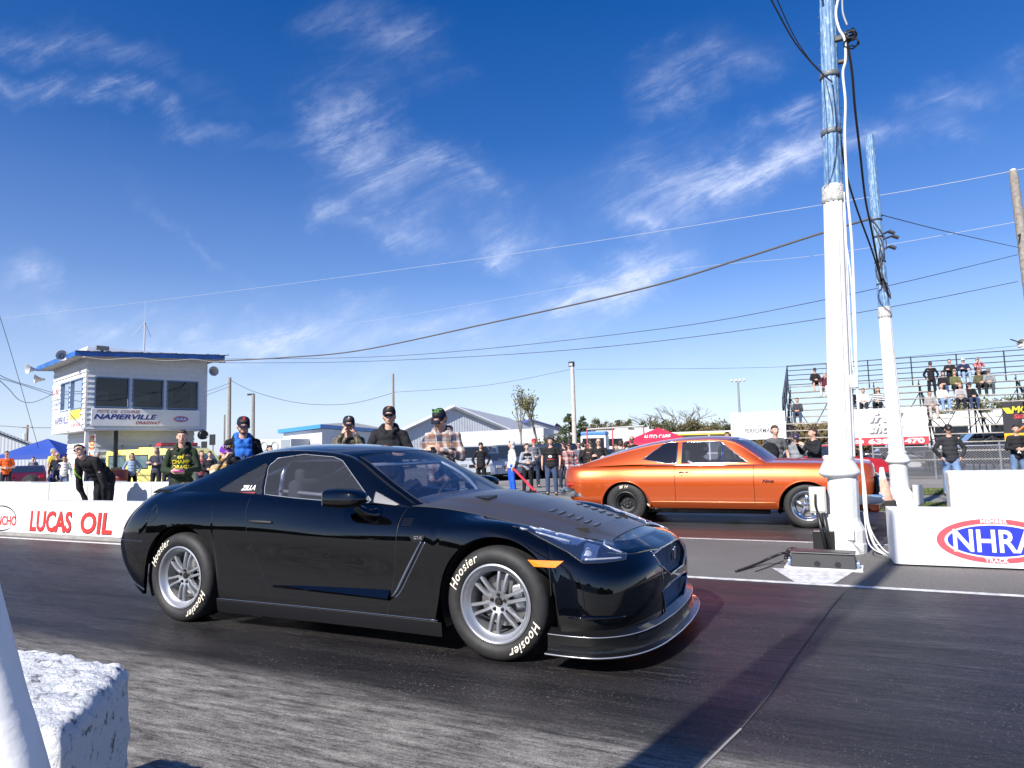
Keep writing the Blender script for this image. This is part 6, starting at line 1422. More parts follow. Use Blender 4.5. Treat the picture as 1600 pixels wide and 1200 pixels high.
 m.tube([(-1.5, -.45, .98), (-.78, .5, .9)], .015, 8); m.tube([(-.78, -.55, .9), (-.78, .55, .9)], .017, 8); m.tube([(-.78, -.55, .9), (-.76, .40, 1.24)], .017, 8)
 m.build('roll_cage', M('cage steel', (.55, .57, .6), .3, .7), root, True)
 m = MB(); mxs = Matrix.Translation((.22, .37, .88)) @ Matrix.Rotation(R(-68), 4, 'Y'); ring = [mxs @ Vector((.165 * math.cos(a), .165 * math.sin(a), 0)) for a in np.linspace(0, 2 * math.pi, 32, endpoint=False)]
 m.tube(ring, .015, 8, closed=True)
 for a in (0, 2.1, 4.2): m.tube([mxs @ Vector((0, 0, -.02)), mxs @ Vector((.16 * math.cos(a), .16 * math.sin(a), 0))], .01, 6)
 m.tube([mxs @ Vector((0, 0, 0)), mxs @ Vector((0, 0, -.16))], .02, 8); m.build('steering_wheel', INT, root, True)
 # inner wheel houses and floor
 m = MB(); 
 for cx in (XF, XR):
  for sg in (-1, 1):
   A = []
   for a in np.linspace(-.45, math.pi + .45, 30): A.append([(cx - (RA + .004) * math.cos(a), sg * y, max(.12, WZ + (RA + .004) * math.sin(a))) for y in (.90, .45)])
   m.grid(np.array(A)); m.add([(cx - .45, sg * .45, .12), (cx + .45, sg * .45, .12), (cx + .45, sg * .45, .76), (cx - .45, sg * .45, .76)], [(0, 1, 2, 3)])
 m.b2((-2.1, -.70, .16), (2.05, .70, .18)); m.build('wheel_housings', M('underbody', (.008, .008, .008), .9), root, 30)
 m = MB(); m.b2((-1.0, -.9, .115), (.9, .9, .13)); m.b2((-2.14, -.7, .19), (-2.05, .7, .3)); m.build('floor_pan', M('underbody', (.008,) * 3, .9), root)
 m = MB()
 for y in (-.55, -.45, .45, .55): m.tube([(-2.28, y, .27), (-2.0, y, .27)], .045, 16)
 m.build('exhaust_tips', CH, root, True)
 dk = M('wheel nut dark', (.04, .035, .03), .4, .6)
 wm = (TYRE, RIMS, dk)
 for x, sg in ((XF, -1), (XR, -1), (XF, 1), (XR, 1)):
  wheel(root, 'wheel', x, sg * (.945 - .15), sg, .345, .30, .236, 6, wm, text=('Hoosier', (R(140), R(-42))) if sg < 0 else None, tsize=.074)
 split_lr(root, ('side_skirt', 'front_wing', 'rear_body', 'bumper_blade', 'mirror_sail', 'nose_crease', 'wing_vent', 'vent_plate', 'door_blade', 'louvre_slots', 'bonnet_louvres', 'bonnet_scoop', 'tail_reflector', 'window_seal', 'lip_edge', 'grille_recess', 'grille_mesh', 'exhaust_tips', 'panel_gaps', 'bumper_gaps', 'bumper_gap_highlights'))
 # window sticker
 m = MB(); V, F = txt('ZILLA', size=.055, extr=.0005, shear=.3, offset=.002); x0, z0 = -.90, 1.035
 yb = on_band(x0, z0); m.add(V, F, frame((x0, -yb - .004, z0), (1, 0, 0.02), (0, -1, .45))); m.build('window_sticker', M('sticker white', (.8, .8, .8), .5), root)
 m = MB(); m.add([(-.10, -.012, 0), (.08, -.012, 0), (.075, .008, 0), (-.1, .008, 0)], [(0, 1, 2, 3)], frame((x0, -yb - .012, z0 - .038), (1, 0, .02), (0, -1, .45))); m.build('window_sticker', M('sticker red', (.5, .02, .03), .5), root)
 return root
def carbon():
 if 'carbon' in MC: return MC['carbon']
 m = M('carbon', (.03, .027, .026), .42, 0, .45, .5, croughness=.16); t = m.node_tree; p = t.nodes['Principled BSDF']; o = nn(t, 'ShaderNodeTexCoord')
 mp = nn(t, 'ShaderNodeMapping'); mp.inputs['Rotation'].default_value = (0, 0, R(45)); lk(t, o.outputs['Object'], mp.inputs[0])
 c = nn(t, 'ShaderNodeTexChecker'); c.inputs['Scale'].default_value = 140; c.inputs[1].default_value = (.072, .063, .058, 1); c.inputs[2].default_value = (.028, .025, .023, 1)
 lk(t, mp.outputs[0], c.inputs[0]); lk(t, c.outputs[0], p.inputs['Base Color']); return m
make_gtr()
# ============================================================= ORANGE CAR
def make_muscle():
 root = empty('muscle_car', (-2.02, 12.07, 0)); tag(root, 'metallic orange two-door fastback muscle car on the far lane', 'car')
 OR = paint('orange paint', (.56, .088, .010), metal=.5, rough=.36, coat=1.0); 
 CH = M('chrome', (.8, .8, .82), .12, 1); BK = M('recess black', (.006,) * 3)
 # columns: 0 rear centre ... 16 front centre
 X0 = [-2.42, -2.42, -2.38, -2.28, -1.95, -1.32, -.85, -.4, .2, .75, 1.15, 1.46, 1.85, 2.2, 2.32, 2.36, 2.38]
 def row(z, y, dx0=0, dx1=0, zr=None, zf=None):
  o = []
  for i, x in enumerate(X0):
   w_ = {0: 0, 1: .5, 2: .80, 3: .90, 13: .90, 14: .82, 15: .5, 16: 0}.get(i, .92); f = w_ / .92; zz_ = z
   if zr is not None and i <= 5: zz_ = z + (zr - z) * (1 - i / 5.5) ** .8
   if zf is not None and i >= 10: zz_ = z + (zf - z) * ((i - 9.5) / 6.5)
   o.append((x + (dx0 * (1 - i / 4) if i < 4 else 0) + (dx1 * ((i - 12) / 4) if i > 12 else 0), f * y, zz_))
  return o
 net = [row(.27, .84, .25, -.12, .36, .30), row(.36, .895, .12, -.05, .42, .38), row(.50, .915, .03, .0, .52, .50), row(.64, .925, -.03, .03, .64, .62), row(.76, .915, -.06, .04, .75, .73), row(.86, .885, -.05, .04, .84, .81), row(.935, .84, -.02, .03, .905, .885), row(.975, .78, .03, .01, .945, .93)]
 S = Shell(net); S.prep(4, 12); XF, XR, WZ = 1.46, -1.32, .33
 um = lambda x: S.u_of_x(x, S.vk[3])[0]
 def put(nm, P, mat=OR): 
  for Q, fl in ((P, False), (mirror_y(P), True)): m = MB(); m.grid(Q, fl); m.build(nm, mat, root, 50)
 def cols(x0, x1, cx, ra, n1, n2): return [um(x) for x in frange(x0, cx - ra - .001, n1) + [cx - ra * math.cos(a) for a in np.linspace(.02, math.pi - .02, 36)] + frange(cx + ra + .001, x1, n2)]
 rear = [u for u in np.linspace(0, S.uk[4], 18)[:-1]]; G = .003
 put('rear_quarter', S.piece(rear + [u for u in cols(-1.93, -.485, XR, .415, 3, 8)], 24, [(XR, .285, .415)]))
 put('door', S.piece([um(x) for x in frange(-.478, .725, 16)], 22, va=S.vk[1] * .9)); 
 put('front_wing', S.piece(cols(.732, 2.18, XF, .40, 6, 6), 24, [(XF, .30, .40)]))
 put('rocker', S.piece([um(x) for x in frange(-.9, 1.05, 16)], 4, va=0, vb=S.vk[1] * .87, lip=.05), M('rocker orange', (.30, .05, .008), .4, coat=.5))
 put('front_panel', S.piece(list(np.linspace(um(2.186), S.U, 20)), 22))
 # bonnet, boot deck
 e = S.at(np.linspace(0, S.U, 500), np.full(500, S.V)); fr = e[e[:, 0] > .3]; o_ = np.argsort(fr[:, 0]); re = e[e[:, 0] < .3]; q_ = np.argsort(re[:, 0])
 P = []
 for x in np.linspace(.75, 2.35, 30):
  ye = float(np.interp(x, fr[o_, 0], fr[o_, 1])); ze = float(np.interp(x, fr[o_, 0], fr[o_, 2])); P.append([(x, t * ye, ze + .035 * (1 - abs(t) ** 3) + (.02 if abs(t * ye) < .35 else 0) * min(1, (2.3 - x) * 3)) for t in np.linspace(-1, 1, 41)])
 m = MB(); m.grid(np.array(P)); m.build('bonnet', OR, root, 40)
 P = []
 for x in np.linspace(-2.39, -1.2, 24):
  ye = float(np.interp(x, re[q_, 0], re[q_, 1])); ze = float(np.interp(x, re[q_, 0], re[q_, 2])); P.append([(x, t * ye, ze + .03 * (1 - t * t)) for t in np.linspace(-1, 1, 25)])
 m = MB(); m.grid(np.array(P)); m.build('boot_lid', OR, root, 40)
 # greenhouse
 K = np.arange(9.0)
 rail = [(.92,.75,.965),(.72,.70,1.115),(.48,.655,1.28),(.27,.63,1.345),(-.05,.62,1.36),(-.45,.62,1.35),(-.90,.64,1.29),(-1.45,.68,1.165),(-2.15,.72,.975)]
 cen = [(1.06,0,.99),(.86,0,1.15),(.62,0,1.325),(.34,0,1.40),(-.05,0,1.42),(-.5,0,1.405),(-1.0,0,1.34),(-1.6,0,1.20),(-2.2,0,1.0)]
 belt = [(.92,.81,.95),(.72,.825,.955),(.48,.83,.957),(.27,.835,.958),(-.05,.84,.96),(-.45,.845,.965),(-.90,.85,.975),(-1.45,.845,.965),(-2.15,.80,.93)]
 Rl, Ce, Be = spl(K, rail), spl(K, cen), spl(K, belt); ss = np.linspace(0, 8, 161); tt = np.linspace(0, 1, 25); rs, cs, bs = Rl(ss), Ce(ss), Be(ss)
 T = np.zeros((161, 25, 3)); Gd = np.zeros((161, 25, 3))
 for j, t in enumerate(tt):
  T[:, j, 0] = rs[:, 0] + (cs[:, 0] - rs[:, 0]) * (1 - (1 - t) ** 2); T[:, j, 1] = rs[:, 1] * (1 - t); T[:, j, 2] = rs[:, 2] + (cs[:, 2] - rs[:, 2]) * (1 - (1 - t) ** 2.4)
  Gd[:, j] = bs + (rs - bs) * t; Gd[:, j, 1] += .012 * math.sin(math.pi * t)
 dg = [(-.38, .985), (-.38, 1.325), (.20, 1.325), (.25, 1.30), (.64, .985)]; qg = [(-1.02, 1.055), (-.70, 1.30), (-.62, 1.325), (-.46, 1.325), (-.46, .985), (-.62, .985)]
 parts = {}
 def addq(key, Q, i, j, fl): m = parts.setdefault(key, MB()); k = len(m.v); m.v += [tuple(Q[i, j]), tuple(Q[i + 1, j]), tuple(Q[i + 1, j + 1]), tuple(Q[i, j + 1])]; q = (k, k + 1, k + 2, k + 3); m.f.append(q[::-1] if fl else q)
 for sg in (1, -1):
  Tm = T.copy(); Tm[..., 1] *= sg; Gm = Gd.copy(); Gm[..., 1] *= sg
  for i in range(160):
   s_ = ss[i]
   for j in range(24):
    key = 'roof'
    if .1 < s_ < 2.75 and tt[j] > .06: key = 'windscreen'
    elif 6.1 < s_ < 7.4 and tt[j] > .2: key = 'rear_window'
    addq(key, Tm, i, j, sg > 0); c = (Gd[i, j] + Gd[i + 1, j + 1]) / 2; key = 'roof'
    if inpoly(c[0], c[2], dg): key = 'side_window%d' % sg
    elif inpoly(c[0], c[2], qg): key = 'quarter_window%d' % sg
    addq(key, Gm, i, j, sg < 0)
 for k, m in parts.items():
  nm = k.rstrip('-1').rstrip('1'); m.build(nm, OR if k == 'roof' else (M('smoked glass', (.01,) * 3, .05, coat=1) if nm in ('quarter_window', 'rear_window') else Mglass('side glass')), root, 40, merge=.0005)
 def on_band(x, z): d = (Gd[..., 0] - x) ** 2 + (Gd[..., 2] - z) ** 2; k = np.unravel_index(np.argmin(d), d.shape); return Gd[k][1]
 for sg in (-1, 1):
  for pl in (dg, qg):
   m = MB(); pts = []
   for i in range(len(pl)):
    a, b = pl[i], pl[(i + 1) % len(pl)]
    for j in range(6): t = j / 6; x = a[0] * (1 - t) + b[0] * t; z = a[1] * (1 - t) + b[1] * t; pts.append((x, sg * (on_band(x, z) + .003), z))
   m.tube(pts, .007, 5, closed=True); m.build('window_trim', CH, root, True)
  m = MB(); m.tube([(.24, sg * (on_band(.24, 1.28) + .002), 1.30), (.28, sg * (on_band(.28, .99) + .002), .985)], .009, 5); m.build('vent_bar', CH, root)
  m = MB(); m.tube([(.9, sg * .83, .935), (.3, sg * .855, .948), (-.45, sg * .86, .955), (-1.0, sg * .865, .965)], .006, 5); m.build('belt_trim', CH, root, True)
  for xe in (-.482, .728):
   m = MB(); m.tube([(p[0], sg * (p[1] - .001), p[2]) for p in [S.point(xe, z)[0] for z in (.37, .5, .64, .76, .86, .93)]], .004, 4); m.build('panel_gap', BK, root)
  m = MB(); m.tube([(p[0], sg * p[1], p[2]) for p in [S.point(x, .375)[0] for x in np.linspace(-.88, 1.02, 12)]], .006, 5); m.build('rocker_trim', M('rocker trim', (.8, .35, .12), .3, coat=1), root, True)
  pts = [(XR - .42 * math.cos(a), WZ - .045 + .42 * math.sin(a)) for a in np.linspace(-.05, math.pi + .05, 24)]; m = MB(); m.tube([(x, sg * (S.point(x, max(z, .36))[0][1] + .002), z) for x, z in pts], .016, 6); m.build('arch_lip', OR, root, True)
  pts = [(XF - .405 * math.cos(a), WZ - .03 + .405 * math.sin(a)) for a in np.linspace(-.05, math.pi + .05, 24)]; m = MB(); m.tube([(x, sg * (S.point(x, max(z, .36))[0][1] + .002), z) for x, z in pts], .016, 6); m.build('arch_lip', OR, root, True)
  p = S.point(-.40, .845)[0]; m = MB(); m.tube([(p[0], sg * (p[1] + .012), p[2]), (p[0] + .14, sg * (p[1] + .012), p[2] + .004)], .010, 6); m.ell((p[0], sg * (p[1] + .01), p[2]), (.022, .012, .02)); m.build('door_handle', CH, root, True)
  p = S.point(-.37, .80)[0]; m = MB(); m.ell((p[0], sg * (p[1] + .003), p[2]), (.012, .006, .012)); m.build('door_lock', CH, root, True)
  p = S.point(-2.26, .66)[0]; m = MB(); m.b2((-2.34, sg * (p[1] - .004) - .012, .635), (-2.20, sg * (p[1] - .004) + .012, .672), .003); m.build('side_marker', M('red lens', (.45, .01, .02), .2, coat=1), root)
 V, F = txt('Nova', size=.075, shear=.4, offset=.002, extr=.003); p = S.point(.93, .70)[0]; m = MB(); m.add(V, F, frame((.93, -p[1] - .004, .70), (1, 0, 0), (0, -1, 0))); m.build('wing_badge', CH, root)
 # bumpers and front end
 m = MB(); pl = [(-2.33, y) for y in ()]
 def bumper(sgx, x, z, nm, w_=.93):
  m = MB(); P = []
  for t in np.linspace(-1, 1, 25):
   y = w_ * math.sin(t * math.pi / 2); xx = x - sgx * (.10 * abs(t) ** 6 + (.0 if abs(t) < .9 else .1)); P.append([(xx + sgx * a, y * (1 if abs(t) < .99 else 1), z + b) for a, b in ((0, -.07), (.05, -.075), (.075, -.02), (.07, .03), (.03, .065), (0, .06))])
  P[0] = [(q[0] - sgx * .22, q[1], q[2]) for q in P[0]]; P[-1] = [(q[0] - sgx * .22, q[1], q[2]) for q in P[-1]]
  m.grid(np.array(P), sgx < 0); m.build(nm, CH, root, 40)
 bumper(-1, -2.44, .52, 'rear_bumper'); bumper(1, 2.42, .44, 'front_bumper')
 m = MB(); m.b2((2.39, -.72, .50), (2.425, .72, .76)); m.build('grille', BK, root); m = MB()
 for k in range(5): m.tube([(2.43, -.52, .53 + .04 * k), (2.43, .52, .53 + .04 * k)], .005, 5)
 for y in np.linspace(-.5, .5, 9): m.tube([(2.43, y, .52), (2.43, y, .70)], .004, 4)
 m.build('grille_bars', CH, root)
 m = MB(); m.tube([(2.425, -.85, .74), (2.45, -.5, .755), (2.45, .5, .755), (2.425, .85, .74)], .012, 6); m.build('grille_moulding', CH, root, True)
 for sg in (-1, 1):
  m = MB(); m.lathe([(.0, .02), (.07, .012), (.085, 0), (.10, .012), (.105, 0)], 24, frame((2.43, sg * .64, .62), (0, 1, 0), (1, 0, 0))); m.build('headlight', M('headlamp', (.7, .72, .75), .08, .6, coat=1), root, True)
  m = MB(); m.b2((2.46, sg * .45 - .07, .30), (2.49, sg * .45 + .07, .36)); m.build('parking_lamp', M('amber', (.8, .35, .05), .2), root)
 m = MB(); m.b2((2.25, -.75, .24), (2.42, .75, .38), .03); m.build('front_valance', OR, root)
 INT = M('cabin black', (.010, .010, .011), .8)
 m = MB(); m.b2((-1.6, -.78, .30), (1.0, .78, .34)); m.b2((.7, -.76, .34), (1.1, .76, .95), .03); m.b2((-1.5, -.76, .34), (-1.1, .76, .98)); m.b2((-1.0, -.80, .3), (1.0, -.78, .93)); m.b2((-1.0, .78, .3), (1.0, .80, .93)); m.build('cabin', INT, root)
 for sg in (-1, 1): m = MB(); m.box((-.1, sg * .38, .55), (.5, .5, .16), bev=.05); m.box((-.36, sg * .38, .88), (.14, .48, .62), bev=.05); m.box((-.38, sg * .38, 1.15), (.09, .24, .15), bev=.04); m.build('seat', M('seat cloth', (.02, .02, .022), .85), root, True)
 m = MB()
 for sg in (-1, 1): m.tube(bez([(-.5, sg * .60, .4), (-.5, sg * .58, 1.1), (-.5, sg * .4, 1.32), (-.5, 0, 1.34)], 5), .02, 8); m.tube([(-.5, sg * .58, 1.1), (.6, sg * .66, .55)], .02, 8)
 m.tube([(-.5, -.5, 1.0), (-.5, .5, 1.0)], .02, 8); m.build('roll_bar', M('cage white', (.6, .6, .6), .4), root, True)
 m = MB(); mx = Matrix.Translation((.42, .38, .98)) @ Matrix.Rotation(R(-65), 4, 'Y'); m.tube([mx @ Vector((.18 * math.cos(a), .18 * math.sin(a), 0)) for a in np.linspace(0, 6.283, 24, endpoint=False)], .014, 6, closed=True); m.tube([mx @ Vector((-.17, 0, 0)), mx @ Vector((.17, 0, 0))], .01, 5); m.tube([mx @ Vector((0, 0, 0)), mx @ Vector((0, 0, -.2))], .02, 6); m.build('steering_wheel', INT, root, True)
 m = MB()
 for cx in (XF, XR):
  for sg in (-1, 1):
   A = [[(cx - .41 * math.cos(a), sg * y, max(.2, WZ - .03 + .41 * math.sin(a))) for y in (.88, .48)] for a in np.linspace(-.4, math.pi + .4, 24)]; m.grid(np.array(A)); m.add([(cx - .45, sg * .48, .2), (cx + .45, sg * .48, .2), (cx + .45, sg * .48, .72), (cx - .45, sg * .48, .72)], [(0, 1, 2, 3)])
 m.b2((-2.2, -.75, .26), (2.3, .75, .30)); m.build('wheel_housings', M('underbody', (.008,) * 3, .9), root)
 m = MB(); m.tube([(-2.1, -.45, .24), (-.9, -.5, .20), (.9, -.45, .2)], .04, 8); m.tube([(-1.3, -.75, .33), (-1.3, .75, .33)], .06, 8); m.b2((-.9, -.62, .17), (-.55, -.56, .26)); m.tube([(-.85, -.82, .26), (-.55, -.6, .24), (.3, -.6, .22)], .025, 6); m.build('axle_and_exhaust', M('dull metal', (.12, .12, .12), .5, .6), root, True)
 m = MB(); m.box((-.93, -.72, .30), (.06, .10, .04), bev=.01); m.tube([(-1.0, -.8, .34), (-.88, -.8, .25)], .015, 6); m.build('ladder_bar', M('pale bar', (.6, .58, .5), .4), root)
 wm = (TYRE, RIMS, BK)
 for sg in (-1, 1):
  wheel(root, 'wheel', XF, sg * (.88 - .10), sg, .33, .20, .215, 5, (TYRE, M('polished rim', (.7, .71, .73), .16, 1), BK), style='five')
  wheel(root, 'wheel', XR, sg * (.88 - .13), sg, .34, .26, .185, 5, (TYRE, M('black steel rim', (.02, .02, .022), .4), BK), style='steel', text=('M H', (R(98), R(-80))) if sg < 0 else None, tsize=.075)
 # front plastic skirt seen beyond the column
 return root
make_muscle()
# ============================================================= PEOPLE
from mathutils import noise as mnoise
from mathutils.bvhtree import BVHTree
def remesh(m, vox, it, name, mat, parent, wr=0, wf=9, seed=0):
 me = D.meshes.new('tmp'); me.from_pydata(m.v, [], m.f); me.update(); o = D.objects.new('tmp', me); WS.collection.objects.link(o)
 r = o.modifiers.new('r', 'REMESH'); r.mode = 'VOXEL'; r.voxel_size = vox; r.adaptivity = 0
 if it: s = o.modifiers.new('s', 'SMOOTH'); s.factor = .5; s.iterations = it
 dg = wsdg(); nm = D.meshes.new_from_object(o.evaluated_get(dg)); D.objects.remove(o); D.meshes.remove(me)
 if wr:
  sv = Vector((seed * 3.1, seed * 1.7, 0))
  n_ = len(nm.vertices); co = np.empty(n_ * 3, 'f'); no = np.empty(n_ * 3, 'f'); nm.vertices.foreach_get('co', co); nm.vertex_normals.foreach_get('vector', no); co = co.reshape(-1, 3); no = no.reshape(-1, 3)
  am = np.array([mnoise.noise(p) + .5 * mnoise.noise(Vector((p.x * 2.3, p.y * 2.3, p.z * 1.4))) for p in (Vector(c) * wf + sv for c in co.tolist())]); nm.vertices.foreach_set('co', (co + no * (am * wr)[:, None]).astype('f').ravel())
 nm.name = name; nm.materials.clear(); nm.materials.append(mat); nm.polygons.foreach_set('use_smooth', [True] * len(nm.polygons)); nm.update()
 q = D.objects.new(name, nm); COL.objects.link(q); q.parent = parent; return q
def cap_(m, a, b, ra, rb, n=10):
 a, b = Vector(a), Vector(b); m.tube([a, a.lerp(b, .5), b], [ra, (ra + rb) / 2, rb], n); m.ell(a, (ra,) * 3, n); m.ell(b, (rb,) * 3, n)
def chain(m, pts, rs, n=10):
 for i in range(len(pts) - 1): cap_(m, pts[i], pts[i + 1], rs[i], rs[i + 1], n)
SKIN = [M('skin light', (.56, .33, .24), .5, var=.08, vscale=20), M('skin tan', (.40, .23, .15), .5, var=.08, vscale=20), M('skin brown', (.22, .12, .08), .5)]
HAIRC = {'black': M('hair black', (.012, .010, .009), .6, bump=.6, bscale=120), 'brown': M('hair brown', (.05, .028, .016), .6, bump=.6, bscale=120), 'blond': M('hair blond', (.35, .24, .12), .6, bump=.6, bscale=120), 'grey': M('hair grey', (.3, .3, .3), .6, bump=.5, bscale=120)}
def cloth(col, kind=None, col2=(.7, .7, .7), col3=(.4, .2, .1)):
 nm = 'cloth %s %.3f %.3f %.3f' % ((kind or 'plain',) + tuple(col))
 if nm in MC: return MC[nm]
 m = M(nm, col, .85, spec=.2, var=.22, vscale=5, bump=1.0, bscale=16); t = m.node_tree; p = t.nodes['Principled BSDF']
 if kind == 'plaid':
  o = nn(t, 'ShaderNodeTexCoord'); s = nn(t, 'ShaderNodeSeparateXYZ'); lk(t, o.outputs['Object'], s.inputs[0]); c = None
  def band(src, f, ph, w_): return mth(t, 'GREATER_THAN', mth(t, 'FRACT', mth(t, 'MULTIPLY_ADD', src, f, ph)), 1 - w_)
  hx_ = mth(t, 'ADD', s.outputs[0], s.outputs[1]); a = mixc(t, mth(t, 'MULTIPLY', mth(t, 'ADD', band(hx_, 9, 0, .45), band(s.outputs[2], 9, 0, .45)), .5), col, col2); b = mixc(t, mth(t, 'MULTIPLY', mth(t, 'ADD', band(hx_, 4.5, .3, .35), band(s.outputs[2], 4.5, .3, .35)), .5), a, col3); lk(t, b, p.inputs['Base Color'])
 if kind == 'stripe':
  o = nn(t, 'ShaderNodeTexCoord'); s = nn(t, 'ShaderNodeSeparateXYZ'); lk(t, o.outputs['Object'], s.inputs[0]); f = mth(t, 'GREATER_THAN', mth(t, 'FRACT', mth(t, 'MULTIPLY', s.outputs[2], 12)), .5); lk(t, mixc(t, f, col, col2), p.inputs['Base Color'])
 if kind == 'camo':
  o = nn(t, 'ShaderNodeTexCoord'); n = nn(t, 'ShaderNodeTexNoise'); n.inputs['Scale'].default_value = 14; n.inputs['Detail'].default_value = 1; lk(t, o.outputs['Object'], n.inputs[0]); lk(t, ramp(t, n.outputs[0], [(0, col), (.46, col2), (.56, col3)], 'CONSTANT'), p.inputs['Base Color'])
 return m
ARMS = {  # elbow, wrist for the right-hand side (+x); mirrored for the other
 'down': ((.255, .03, 1.14), (.275, -.05, .90)), 'pocket': ((.31, .07, 1.15), (.215, -.11, .95)), 'crossed': ((.27, -.07, 1.16), (-.06, -.235, 1.21)), 'phone': ((.25, -.02, 1.12), (.085, -.30, 1.10)),
 'cheek': ((.19, -.24, 1.27), (.095, -.155, 1.50)), 'cam': ((.27, -.06, 1.15), (.10, -.27, 1.24)), 'eye': ((.23, -.18, 1.33), (.075, -.20, 1.56)), 'lap': ((.25, -.10, 1.12), (.07, -.34, 1.00)), 'knees': ((.22, -.16, 1.10), (.10, -.40, 1.04)), 'up': ((.26, -.14, 1.18), (.12, -.34, 1.36)), 'lean': ((.27, -.28, 1.02), (.20, -.42, .80))}
def person(loc, h, face=0.0, arms='down', top=(.05, .05, .06), pants=(.03, .035, .06), hair='brown', hat=None, hatc=(.02, .02, .03), skin=0, sit=False, bend=0.0, near=False, short=False, hood=False, shoes=(.03, .03, .03), glasses=False, beard=False, lab='person', group=None, headyaw=0, headpitch=0, build=1.0, tk=None, pk=None, tm=None, seed=0, bare=False, arms2=None, long_hair=False, name='person', hoodup=None, gait=0.0):
 root = empty(name, loc, 0, lab, 'person', group); root.rotation_euler = (0, 0, R(face)); s = h / 1.75; rr = random.Random(seed); SK = SKIN[skin]
 P = lambda x, y, z: Vector((x, y, z))
 if sit: hipz = .10; dz = hipz - .93; torso0 = P(0, .02, hipz)
 else: dz = 0; torso0 = P(0, 0, .93)
 bd = R(bend); B = Matrix.Translation(torso0) @ Matrix.Rotation(bd, 4, 'X') @ Matrix.Translation(-P(0, 0, .93))      # lean forward (-y)
 U = lambda p: B @ Vector(p)
 sc = lambda p: p * s
 neck0, neck1 = U((0, .01, 1.44)), U((0, -.01, 1.53)); HM = B @ Matrix.Translation((0, -.015, 1.53)) @ Matrix.Rotation(R(headyaw), 4, 'Z') @ Matrix.Rotation(R(headpitch) - bd * .6, 4, 'X') @ Matrix.Translation((0, .0, -1.53))
 H_ = lambda x, y, z: HM @ Vector((x, y, z))
 A = []
 for i, sg in enumerate((1, -1)):
  e, w_ = ARMS[(arms2 or arms) if i else arms]; a = [U((sg * .168 * build, .01, 1.405)), U((sg * e[0] * (.5 + .5 * build), e[1] - (.0), e[2])), U((sg * w_[0], w_[1] - (.03 if arms == 'crossed' and i else 0), w_[2] - (.05 if arms == 'crossed' and i else 0)))]
  if sit and arms in ('lap', 'knees'): a[2] = P(sg * w_[0], -.34, hipz + .16)
  A.append(a)
 Lg = []
 for sg in (1, -1):
  if sit: Lg.append([P(sg * .09, .0, hipz), P(sg * .14, -.40, hipz + .05), P(sg * .13, -.42, -.30), P(sg * .13, -.56, -.345)])
  else: Lg.append([P(sg * .09, 0, .92), P(sg * (.10 + .02), -.02 - sg * gait * .5, .50), P(sg * .13, .03 - sg * gait, .085), P(sg * .15, -.12 - sg * gait, .03)])
 S = lambda pts: [sc(p) for p in pts]
 vb = .0075 if near else .014
 m = MB(); fr = .0088 if near else .0115
 # skull, jaw, nose, ears, neck
 def E(c, r, yz=None): m.ell((0, 0, 0), tuple(q * s for q in r), 14, Matrix.Translation(sc(H_(*c))) @ HM.to_3x3().to_4x4())
 E((0, .005, 1.655), (.076, .096, .098)); E((0, -.030, 1.595), (.058, .062, .066)); E((0, -.055, 1.562), (.034, .030, .026)); E((0, -.048, 1.672), (.055, .042, .035))
 E((0, -.100, 1.618), (.013, .020, .024)); E((0, -.094, 1.642), (.010, .012, .026)); E((.079, .012, 1.632), (.010, .020, .032)); E((-.079, .012, 1.632), (.010, .020, .032)); E((0, -.084, 1.583), (.026, .014, .013)); E((.035, -.062, 1.610), (.026, .024, .024)); E((-.035, -.062, 1.610), (.026, .024, .024))
 chain(m, S([neck0, neck1, H_(0, .01, 1.58)]), [.062 * s, .054 * s, .055 * s])
 bw_ = build
 for z, rx, ry in ((1.36, .155 * bw_, .092 * bw_), (1.22, .145 * bw_, .098 * bw_), (1.08, .132 * bw_, .095 * bw_), (.96, .14 * bw_, .10 * bw_)): m.ell((0, 0, 0), (rx * s, ry * s, .12 * s), 14, Matrix.Translation(sc(U((0, 0, z)))) @ B.to_3x3().to_4x4())
 for i, sg in enumerate((1, -1)):
  a = A[i]; chain(m, S(a), [.048 * s, .040 * s, .026 * s]); chain(m, S([U((0, 0, 1.42)), a[0]]), [.06 * s, .052 * s]); chain(m, S(Lg[i][:3]), [.078 * s, .052 * s, .036 * s]); chain(m, S(Lg[i][2:]), [.036 * s, .03 * s])
  d = (a[2] - a[1]).normalized(); inner = Vector((-sg, 0, 0)); 
  if arms in ('cheek',): inner = Vector((-sg * .8, .5, .2)).normalized()
  nrm = (inner - d * inner.dot(d)).normalized(); side = d.cross(nrm).normalized(); w0 = a[2]; pc = w0 + d * .045
  mx = Matrix.Translation(sc(pc)) @ Matrix(((side.x, nrm.x, d.x, 0), (side.y, nrm.y, d.y, 0), (side.z, nrm.z, d.z, 0), (0, 0, 0, 1))); m.ell((0, 0, 0), (.040 * s, .016 * s, .050 * s), 12, mx)
  cu1 = .9 if arms in ('phone', 'cam', 'eye', 'up', 'crossed') else .35
  for k in range(4):
   o_ = side * ((k - 1.5) * .0205); L = (.036, .042, .040, .032)[k] * 1.05; b0 = w0 + d * .085 + o_; d1 = (d + nrm * cu1 * .6).normalized(); b1 = b0 + d1 * L; d2 = (d + nrm * cu1 * 2.0).normalized(); chain(m, S([w0 + d * .05 + o_, b0, b1, b1 + d2 * L * .85]), [fr * s * 1.1, fr * s * 1.05, fr * s, fr * s * .85], 6)
